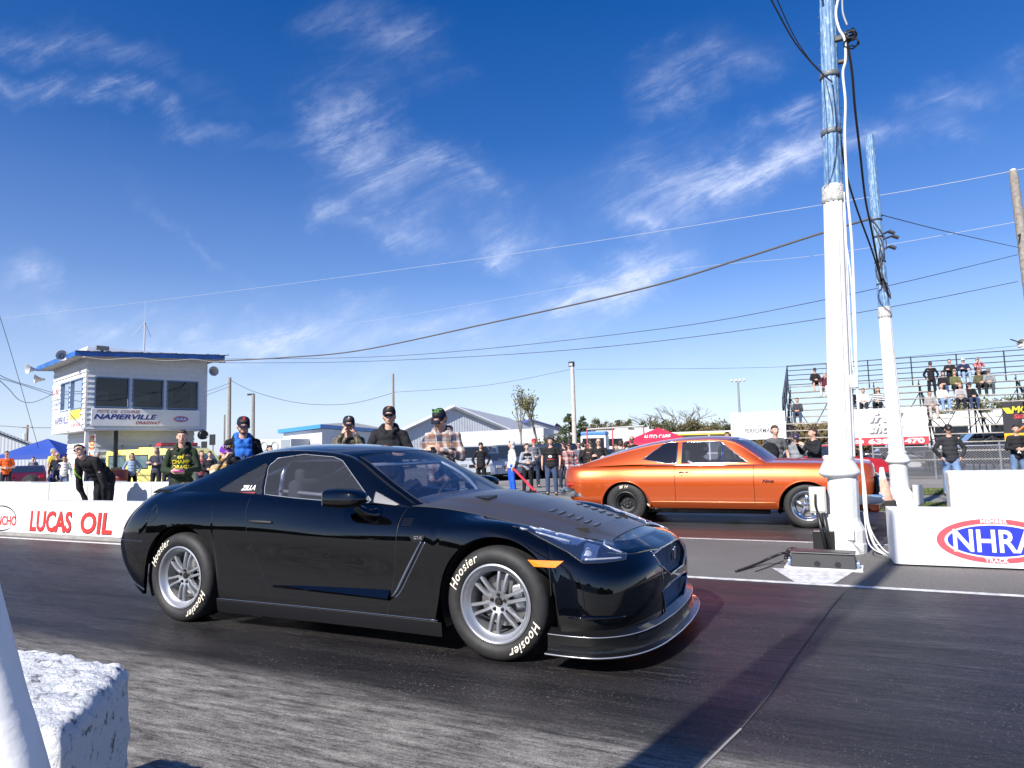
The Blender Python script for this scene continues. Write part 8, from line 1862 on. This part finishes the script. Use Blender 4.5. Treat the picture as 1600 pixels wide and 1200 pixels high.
for px, yt, kw in sp:
 best = min(range(NR_), key=lambda i: abs(yp(px, yt, GY0 + GDY * i - .03).z - (GZ0 + GDZ * i + .86))); y = GY0 + GDY * best - .04; p_ = yp(px, yt, y); f = kw.pop('face', 0)
 hs_ = p_.z - (GZ0 + GDZ * best); hh = min(1.85, max(1.5, hs_ / .895 * 1.75)) if False else 1.72
 person(Vector((p_.x, y, GZ0 + GDZ * best)), hh, face=f + rnd.uniform(-14, 14), sit=True, seed=px, group='spectators on the grandstand', **kw)
i = 8; y = GY0 + GDY * i - .3; p_ = yp(1453, 566, y); zf = GZ0 + GDZ * i - .345
person(Vector((p_.x, y, zf)), p_.z - zf if 1.4 < p_.z - zf < 1.95 else 1.75, face=0, arms='pocket', top=(.015, .015, .018), pants=(.015, .015, .02), hair='black', hat='cap', hatc=(.02, .02, .02), seed=3, group='spectators on the grandstand', lab='man in black standing on the grandstand, left of the seated group')
# drivers
person(Vector((-3.335 - .40, 4.75 + .36, .40)), 1.68, face=90, sit=True, arms='up', top=(.02, .02, .03), pants=(.02, .02, .02), hair='brown', hat='cap', hatc=(.01, .015, .04), name='person', bend=-8, lab='driver in a dark cap at the wheel of the black coupe')
person(Vector((-2.02 - .2, 12.07 + .38, .47)), 1.6, face=90, sit=True, arms='up', top=(.02, .02, .03), pants=(.02, .02, .02), hair='black', hat='helmet', hatc=(.02, .02, .02), bend=-8, lab='driver in a black helmet at the wheel of the orange car')
# ============================================================= BACKGROUND VEHICLES AND CANOPIES
def prof_body(m, pts, w_, crown=.0):      # side profile polygon (x,z) extruded across y with softened sides
 n = len(pts); Ys = [(-w_, .94), (-w_ * .985, 1.0), (0, 1.0), (w_ * .985, 1.0), (w_, .94)]; cz = sum(p[1] for p in pts) / n; cx = sum(p[0] for p in pts) / n; V = []
 for y, k in Ys: V += [(cx + (x - cx) * (1 if k == 1 else .985), y, cz + (z - cz) * k) for x, z in pts]
 F = []
 for r in range(4):
  for i in range(n): j = (i + 1) % n; F.append((r * n + i, r * n + j, (r + 1) * n + j, (r + 1) * n + i))
 F += [tuple(range(n)), tuple(range(4 * n, 5 * n))[::-1]]; m.add(V, F)
def vehicle(name, loc, rz, lab, cat, col, body, cabin, w_, wheels, wr=.33, glass=None, group=None, extras=None, cw=.86, z0=0, wcol=None, metal=.3):
 o = empty(name, loc, rz, lab, cat, group); PM = paint('paint %.2f %.2f %.2f' % col, col, rough=.35, metal=metal) if ('paint %.2f %.2f %.2f' % col) not in MC else MC['paint %.2f %.2f %.2f' % col]
 m = MB(); prof_body(m, body, w_); m.build('body', PM, o, 35)
 if cabin:
  n = len(cabin); zb = min(p[1] for p in cabin); zt = max(p[1] for p in cabin); wt = lambda z: w_ * (1 - (1 - cw) * (z - zb) / (zt - zb)); V = [(x, -wt(z), z) for x, z in cabin] + [(x, wt(z), z) for x, z in cabin]
  m = MB(); m.add(V, [(i, (i + 1) % n, n + (i + 1) % n, n + i) for i in range(n)] + [tuple(range(n))[::-1], tuple(range(n, 2 * n))]); m.build('cabin', PM, o, 30, recalc=True)
  GLD = M('dark car glass', (.02, .025, .03), .06, coat=1)
  cx = sum(p[0] for p in cabin) / n; ins = lambda p, k=.86, kz=.78: (cx + (p[0] - cx) * k, zb + .04 + (p[1] - zb) * kz + .02)
  for sg in (-1, 1): 
   m = MB(); q = [ins(p) for p in cabin]; m.add([(x, sg * (wt(z) + .006), z) for x, z in q], [tuple(range(n)) if sg > 0 else tuple(range(n))[::-1]]); m.build('side_window', GLD, o)
  for a, b in ((0, 1), (n - 2, n - 1)):
   pa, pb = cabin[a], cabin[b]; d = Vector((pb[0] - pa[0], 0, pb[1] - pa[1])); nrm = Vector((-d.z, 0, d.x)).normalized() * (.008); 
   if (nrm.x > 0) != (pa[0] + pb[0] > 2 * cx): nrm = -nrm
   V = []
   for t, yk in ((.1, .9), (.9, .88)): x, z = pa[0] + d.x * t, pa[1] + d.z * t; V += [(x + nrm.x, -wt(z) * yk, z + nrm.z), (x + nrm.x, wt(z) * yk, z + nrm.z)]
   m = MB(); m.add(V, [(0, 1, 3, 2)]); m.build('windscreen', GLD, o)
 for x in wheels:
  for sg in (-1, 1):
   we = empty('wheel', (x, sg * (w_ - .10), wr)); we.parent = o; mx = Matrix.Rotation(R(90) * (1 if sg < 0 else -1), 4, 'X')
   m = MB(); m.lathe([(wr * .62, -.1), (wr * .97, -.1), (wr, -.07), (wr, .07), (wr * .96, .11), (wr * .64, .115), (wr * .62, .08)], 28, mx); m.build('tyre', TYRE, we, 40)
   m = MB(); m.lathe([(0, .075), (wr * .15, .08), (wr * .2, .06), (wr * .55, .055), (wr * .62, .1), (wr * .64, .1)], 28, mx)
   for k in range(5): a = 2 * math.pi * k / 5; m.tube([mx @ Vector((.04 * math.cos(a), .04 * math.sin(a), .085)), mx @ Vector((wr * .58 * math.cos(a), wr * .58 * math.sin(a), .085))], .022, 5)
   m.build('rim', RIMS, we, 40)
 x0, x1 = min(p[0] for p in body), max(p[0] for p in body); zl = sum(p[1] for p in body) / len(body)
 for sg in (-1, 1):
  m = MB(); m.box((x1 - .03, sg * w_ * .72, zl + .10), (.08, w_ * .36, .13), bev=.02); m.build('headlight', M('headlamp', (.7, .72, .75), .08, .6, coat=1), o)
  m = MB(); m.box((x0 + .03, sg * w_ * .78, zl + .12), (.08, w_ * .3, .14), bev=.02); m.build('tail_light', M('red lens', (.45, .01, .02), .2, coat=1), o)
 m = MB(); m.box((x1 - .01, 0, zl + .05), (.06, w_ * .8, .14), bev=.01); m.build('grille', BLACKM, o)
 if extras: extras(o, w_)
 return o
SED = ([(-2.2, .35), (-2.25, .6), (-2.15, .92), (-1.3, .98), (1.0, .95), (1.9, .85), (2.2, .68), (2.22, .35), (1.0, .22), (-1.2, .22)], [(-1.75, .93), (-.95, 1.38), (.25, 1.40), (1.05, .93)])
SUVp = ([(-2.3, .45), (-2.35, .8), (-2.3, 1.1), (1.0, 1.12), (2.1, 1.05), (2.3, .85), (2.32, .45), (1.2, .32), (-1.2, .32)], [(-2.28, 1.08), (-2.1, 1.75), (.3, 1.78), (1.05, 1.08)])
PICK = ([(-2.7, .5), (-2.75, .8), (-2.7, 1.12), (-.4, 1.12), (1.1, 1.12), (2.5, 1.05), (2.65, .85), (2.65, .45), (1.4, .4), (-1.4, .4)], [(-.55, 1.1), (-.45, 1.75), (.6, 1.78), (1.25, 1.1)])
parked = [(724, 706, 36, 'SUV', (.60, .62, .64), -70, 'white hatchback parked behind the photographer in plaid'), (765, 700, 36, 'SED', (.10, .13, .2), -60, 'dark blue saloon behind the woman in the black coat'), (793, 700, 37, 'PICK', (.07, .10, .17), -75, 'blue-grey pickup truck with a front plate behind the pale grey hoodie'), (740, 697, 44, 'SUV', (.04, .04, .05), -60, 'black estate car in the back row, leftmost'), (775, 696, 46, 'SUV', (.06, .07, .08), -60, 'charcoal off-roader in the back row, second from left'), (812, 695, 38, 'SUV', (.03, .035, .05), -65, 'black off-roader behind the vest-wearing man'), (845, 697, 42, 'SED', (.05, .06, .07), -65, 'dark saloon behind the red-capped man'), (875, 697, 36, 'SUV', (.015, .02, .05), -60, 'navy off-roader behind the man in the printed T-shirt'), (905, 700, 48, 'SED', (.2, .22, .24), -60, 'grey saloon right of the tall lamp pole'), (945, 699, 46, 'SED', (.10, .12, .13), -60, 'dark green saloon behind the bald man with crossed arms'), (700, 700, 50, 'SED', (.3, .3, .32), -60, 'silver saloon partly hidden by the man in plaid')]
for px, py, dep, kd, col, rz, lab in parked:
 bd, cb_ = {'SED': SED, 'SUV': SUVp, 'PICK': PICK}[kd]; l = g0(px, dep)
 vehicle({'SED': 'parked_car', 'SUV': 'parked_suv', 'PICK': 'pickup_truck'}[kd], l, R(rz + 25), lab, 'car' if kd != 'PICK' else 'pickup truck', col, bd, cb_, .88, (-1.35, 1.4), .34 if kd == 'SED' else .37, group='cars parked before the pale wall')
# maroon coupe at the left
COUPE = ([(-2.15, .35), (-2.2, .62), (-2.05, .88), (-1.2, .93), (.9, .86), (1.8, .76), (2.15, .6), (2.18, .32), (1.0, .2), (-1.2, .2)], [(-1.75, .88), (-.85, 1.26), (-.05, 1.27), (.85, .84)])
def coupe_x(o, w_):
 m = MB(); m.b2((-1.9, -w_ - .012, .50), (1.75, -w_ - .002, .56)); m.build('side_stripe', M('pale stripe', (.5, .4, .4), .4), o); m = MB(); m.b2((-.35, -w_ * .93, .93), (-.30, -w_ * .91, 1.24)); m.build('pillar', M('paint 0.13 0.01 0.03', (.13, .01, .03)), o)
vehicle('parked_coupe', g0(44, 37), R(150), 'dark red coupe with open side windows parked behind the barrier at the left', 'car', (.13, .01, .03), *COUPE, .86, (-1.35, 1.35), .31, extras=coupe_x)
o = empty('loose_tyre', g0(48, 26) + Vector((0, 0, 0)), 0, 'black tyre standing behind the wall beside the man in orange', 'tyre'); m = MB(); mx = Matrix.Translation((0, 0, .42)) @ Matrix.Rotation(R(80), 4, 'X'); m.lathe([(.24, -.12), (.38, -.13), (.42, -.08), (.42, .08), (.38, .13), (.24, .12), (.24, -.12)], 32, mx); m.build('tyre', TYRE, o, 40); m = MB(); m.lathe([(0, .05), (.1, .05), (.2, .02), (.24, .1)], 24, mx); m.build('rim', RIMS, o, 40)
# yellow ambulance-style van
VAN = [(-2.45, .40), (-2.55, .7), (-2.50, 1.25), (-2.30, 1.66), (-2.0, 1.78), (1.25, 1.78), (1.65, 1.60), (2.05, 1.12), (2.55, .98), (2.65, .75), (2.62, .40), (1.3, .3), (-1.3, .3)]
def van_x(o, w_):
 GLD = M('van glass', (.10, .16, .18), .06, coat=1)
 for sg in (-1, 1):
  for a, b, c, d in ((-2.0, 1.02, -1.0, 1.55), (-.75, 1.05, .3, 1.55), (.75, 1.02, 1.45, 1.52)):
   m = MB(); m.b2((a, sg * (w_ + .004) - .004, b), (c, sg * (w_ + .004) + .004, d), .0); m.build('side_window', GLD, o); m = MB(); m.tube([(a, sg * (w_ + .01), b), (c, sg * (w_ + .01), b), (c, sg * (w_ + .01), d), (a, sg * (w_ + .01), d)], .02, 5, closed=True); m.build('window_seal', BLACKM, o)
 m = MB(); m.add([(1.70, -.8, 1.56), (1.70, .8, 1.56), (2.03, .85, 1.16), (2.03, -.85, 1.16)], [(0, 1, 2, 3)]); m.build('windscreen', GLD, o)
 m = MB(); m.b2((-.9, -.5, 1.78), (.5, .5, 1.86), .03); m.build('roof_panel', M('paint 0.72 0.66 0.20'), o)
 for sg in (-1, 1): m = MB(); m.b2((.55, sg * .45 - .38, 1.86), (.85, sg * .45 + .38, 2.0), .03); m.build('light_bar', M('beacon red', (.45, .01, .02), .2, coat=1), o)
 m = MB(); m.b2((.5, -.9, 1.79), (.9, .9, 1.86)); m.build('light_bar_base', STEEL, o)
 for y in (.6, -.6): m = MB(); m.tube([(-1.7, y, 1.78), (-1.7, y, 1.92)], .02, 6); m.ell((-1.7, y, 1.95), (.06, .06, .05)); m.build('roof_lamp', STEEL, o, True)
 m = MB()
 for k in range(3): a = math.pi * k / 3; m.tube([(-2.25 - .1 * math.cos(a), -w_ - .01, 1.28 - .1 * math.sin(a)), (-2.25 + .1 * math.cos(a), -w_ - .01, 1.28 + .1 * math.sin(a))], .02, 4)
 m.build('star_emblem', M('emblem sky', (.10, .25, .6), .5), o)
 m = MB(); m.b2((-2.5, -w_ - .008, .75), (2.5, -w_ - .002, .82)); m.build('side_moulding', M('moulding', (.25, .23, .1), .5), o)
vehicle('emergency_van', g0(258, 27), R(0), 'pale yellow van with red roof beacons parked beside the tower', 'van', (.72, .66, .20), VAN, None, .95, (-1.5, 1.6), .36, extras=van_x, metal=0)
# blue canopy
def canopy(loc, rz, w_, d_, h0, h1, mat, lab, name='canopy_tent', text=None, legs=True):
 o = empty(name, loc, rz, lab, 'canopy'); m = MB(); c = [(-w_ / 2, -d_ / 2), (w_ / 2, -d_ / 2), (w_ / 2, d_ / 2), (-w_ / 2, d_ / 2)]; V = []; F = []; n = 10
 top = (0, 0, h1)
 for k in range(4):
  a, b = c[k], c[(k + 1) % 4]
  for i in range(n + 1):
   for j in range(n + 1):
    t, q = i / n, j / n; x = (a[0] + (b[0] - a[0]) * t); y = (a[1] + (b[1] - a[1]) * t); zz_ = h0 - .06 * math.sin(math.pi * t) * 0 + 0; V.append((x * (1 - q), y * (1 - q), h0 + (h1 - h0) * (q ** .9) - .08 * math.sin(math.pi * t) * math.sin(math.pi * q)))
  kk = k * (n + 1) ** 2
  for i in range(n):
   for j in range(n): F.append((kk + i * (n + 1) + j, kk + (i + 1) * (n + 1) + j, kk + (i + 1) * (n + 1) + j + 1, kk + i * (n + 1) + j + 1))
  k2 = len(V); 
 for k in range(4):
  a, b = c[k], c[(k + 1) % 4]; k2 = len(V); V += [(a[0], a[1], h0), (b[0], b[1], h0), (b[0] * 1.005, b[1] * 1.005, h0 - .25), (a[0] * 1.005, a[1] * 1.005, h0 - .25)]; F.append((k2, k2 + 1, k2 + 2, k2 + 3))
 m.add(V, F); ct = m.build('canopy_top', mat, o, True)
 for a in c: m = MB(); m.tube([(a[0] * .97, a[1] * .97, 0), (a[0] * .97, a[1] * .97, h0)], .025, 6); m.build('leg', STEEL, o)
 if text: V, F = txt(text, size=1, offset=.03); V = np.array(V); m = MB(); m.add([(v[0] / np.ptp(V[:, 0]) * w_ * .4 - 0, -d_ / 2 * .62 - .05, h0 + (h1 - h0) * .38 + v[1] * .35) for v in V], F, ) ; m.build('lettering', WPR, ct)
 return o
canopy(g0(74, 44), R(20), 4.2, 3, 1.9, 2.95, M('canopy blue', (.02, .06, .32), .6), 'blue pop-up canopy left of the tower'); canopy(g0(1030, 46), R(8), 4.4, 3, 1.75, 2.75, M('canopy red', (.62, .02, .06), .6), 'red pop-up canopy behind the orange car roof', text='AUTO CARE')
# motorhome, truck, trailers
def boxveh(name, loc, rz, lab, cat, L, W_, H, z0, mat, extras, wheels=(-.3, .3)):
 o = empty(name, loc, rz, lab, cat); m = MB(); m.b2((-L / 2, -W_ / 2, z0), (L / 2, W_ / 2, H), .12); m.build('body', mat, o, 30); extras(o, L, W_, H)
 for x in wheels:
  for sg in (-1, 1): m = MB(); m.lathe([(0, -.1), (.4, -.1), (.42, -.06), (.42, .06), (.4, .1), (.2, .1), (0, .06)], 20, Matrix.Translation((x * L, sg * (W_ / 2 - .12), .42)) @ Matrix.Rotation(R(90), 4, 'X')); m.build('wheel', TYRE, o, 40)
 return o
def rv_x(o, L, W_, H):
 GLD = M('dark car glass'); 
 for a, b, c, d in ((-L * .38, 1.6, -L * .12, 2.3), (L * .05, 1.6, L * .25, 2.3)): m = MB(); m.b2((a, -W_ / 2 - .012, b), (c, -W_ / 2 - .003, d)); m.build('window', GLD, o)
 m = MB(); m.b2((-L / 2 - .012, -W_ * .3, 1.6), (-L / 2 - .003, W_ * .3, 2.3)); m.build('window', GLD, o)
 m = MB(); m.b2((-L * .2, -.4, H), (-.1, .4, H + .25), .04); m.b2((L * .1, -.4, H), (L * .3, .3, H + .2), .04); m.build('roof_unit', M('pale unit', (.6, .6, .6), .5), o)
 m = MB(); m.b2((-L / 2, -W_ / 2 - .012, 1.1), (L / 2, -W_ / 2 - .004, 1.25)); m.build('side_band', M('band grey', (.35, .36, .4), .5), o)
 m = MB(); m.b2((L * .32, -W_ / 2 - .012, .7), (L * .42, -W_ / 2 - .004, 2.3)); m.build('door', M('rv door', (.5, .5, .5), .5), o)
boxveh('motorhome', g0(983, 66), R(25), 'white motorhome behind the crowd, left of the red canopy', 'motorhome', 6.5, 2.3, 3.1, .5, M('rv white', (.62, .62, .6), .5), rv_x)
def truck_x(o, L, W_, H):
 GLD = M('dark car glass'); m = MB(); m.b2((-L * .42, -W_ / 2 - .012, 1.35), (L * .42, -W_ / 2 - .003, H - .25)); m.build('windscreen', GLD, o)
 m = MB(); m.b2((-L / 2, -W_ / 2 - .5, .5), (L / 2, -W_ / 2, 1.2), .05); m.build('front_bumper', M('truck white', (.6, .62, .64), .5), o); m = MB(); m.b2((-L / 2, -W_ / 2 + .1, H), (L / 2, W_ / 2, H + .35), .1); m.build('roof_deflector', M('truck blue', (.06, .2, .5), .5), o)
boxveh('cab_truck', g0(930, 62), R(10), 'white and blue cab-over truck right of the tall lamp pole', 'truck', 2.3, 2.0, 2.6, .5, M('truck white', (.6, .62, .64), .5), truck_x, (-.32, .32))
o = empty('pipe_frame', g0(944, 50), 0, 'white pipe frame with red uprights in front of the truck and motorhome', 'frame'); b = g0(1007, 50) - g0(918, 50); m = MB(); a = g0(918, 50) - g0(944, 50); m.tube([a + Z * 2.85, a + b + Z * 3.0], .07, 6); m.build('top_pipe', M('pipe pale', (.5, .48, .46), .5), o)
for t in (0, .45, 1): m = MB(); m.tube([a + b * t, a + b * t + Z * 2.9], .05, 6); m.build('upright', M('pipe red', (.5, .08, .08), .5), o)
def tr_x(o, L, W_, H):
 m = MB(); m.b2((-L * .62, -W_ / 2 - 2.2, H - .25), (L * .38, -W_ / 2, H - .05)); m.build('awning', M('awning yellow', (.75, .55, .06), .6), o); m = MB(); m.b2((-L * .62, -W_ / 2 - 2.25, H - .12), (L * .5, -W_ / 2 - .0, H + .05)); m.build('awning_edge', WHITE, o)
 for x in (-L * .6, -.05 * L): m = MB(); m.tube([(x, -W_ / 2 - 2.1, 0), (x, -W_ / 2 - 2.1, H - .2)], .07, 6); m.build('awning_post', WHITE, o)
 m = MB(); m.b2((L * .12, -W_ / 2 - .012, .8), (L * .5, -W_ / 2 - .003, H - .3)); m.build('dark_panel', M('panel navy', (.03, .035, .06), .5), o)
boxveh('race_trailer', g0(1122, 66), R(2), 'white trailer with a yellow awning left of the white banner', 'trailer', 6.5, 2.5, 2.7, .6, M('rv white'), tr_x)
boxveh('camper', g0(1535, 44), R(0), 'white camper trailer behind the grandstand frame', 'camper', 7.0, 2.4, 3.1, .5, M('rv white'), rv_x)
# race cars beyond the fence
def race_x(o, w_):
 m = MB(); m.b2((-.6, -w_ - .01, .75), (.9, -w_ - .003, .80)); m.build('side_stripe', M('pale stripe'), o)
vehicle('dark_pickup', g0(1545, 31), R(182), 'black off-road truck behind the chain-link fence', 'pickup truck', (.02, .02, .025), *PICK, .95, (-1.5, 1.5), .42, extras=race_x); vehicle('race_car', g0(1425, 33.5), R(5), 'white-nosed race car behind the fence below the red telephone strip', 'car', (.55, .55, .58), *SED, .9, (-1.35, 1.35), .33); vehicle('parked_suv', g0(1575, 40), R(15), 'turquoise hatchback seen through the grandstand frame', 'car', (.05, .25, .32), *SUVp, .88, (-1.35, 1.4), .36); vehicle('parked_car', g0(1283, 27), R(10), 'red car with a dark window behind the men at the near column', 'car', (.45, .015, .03), *SED, .88, (-1.35, 1.4), .34)
D.scenes.remove(WS)
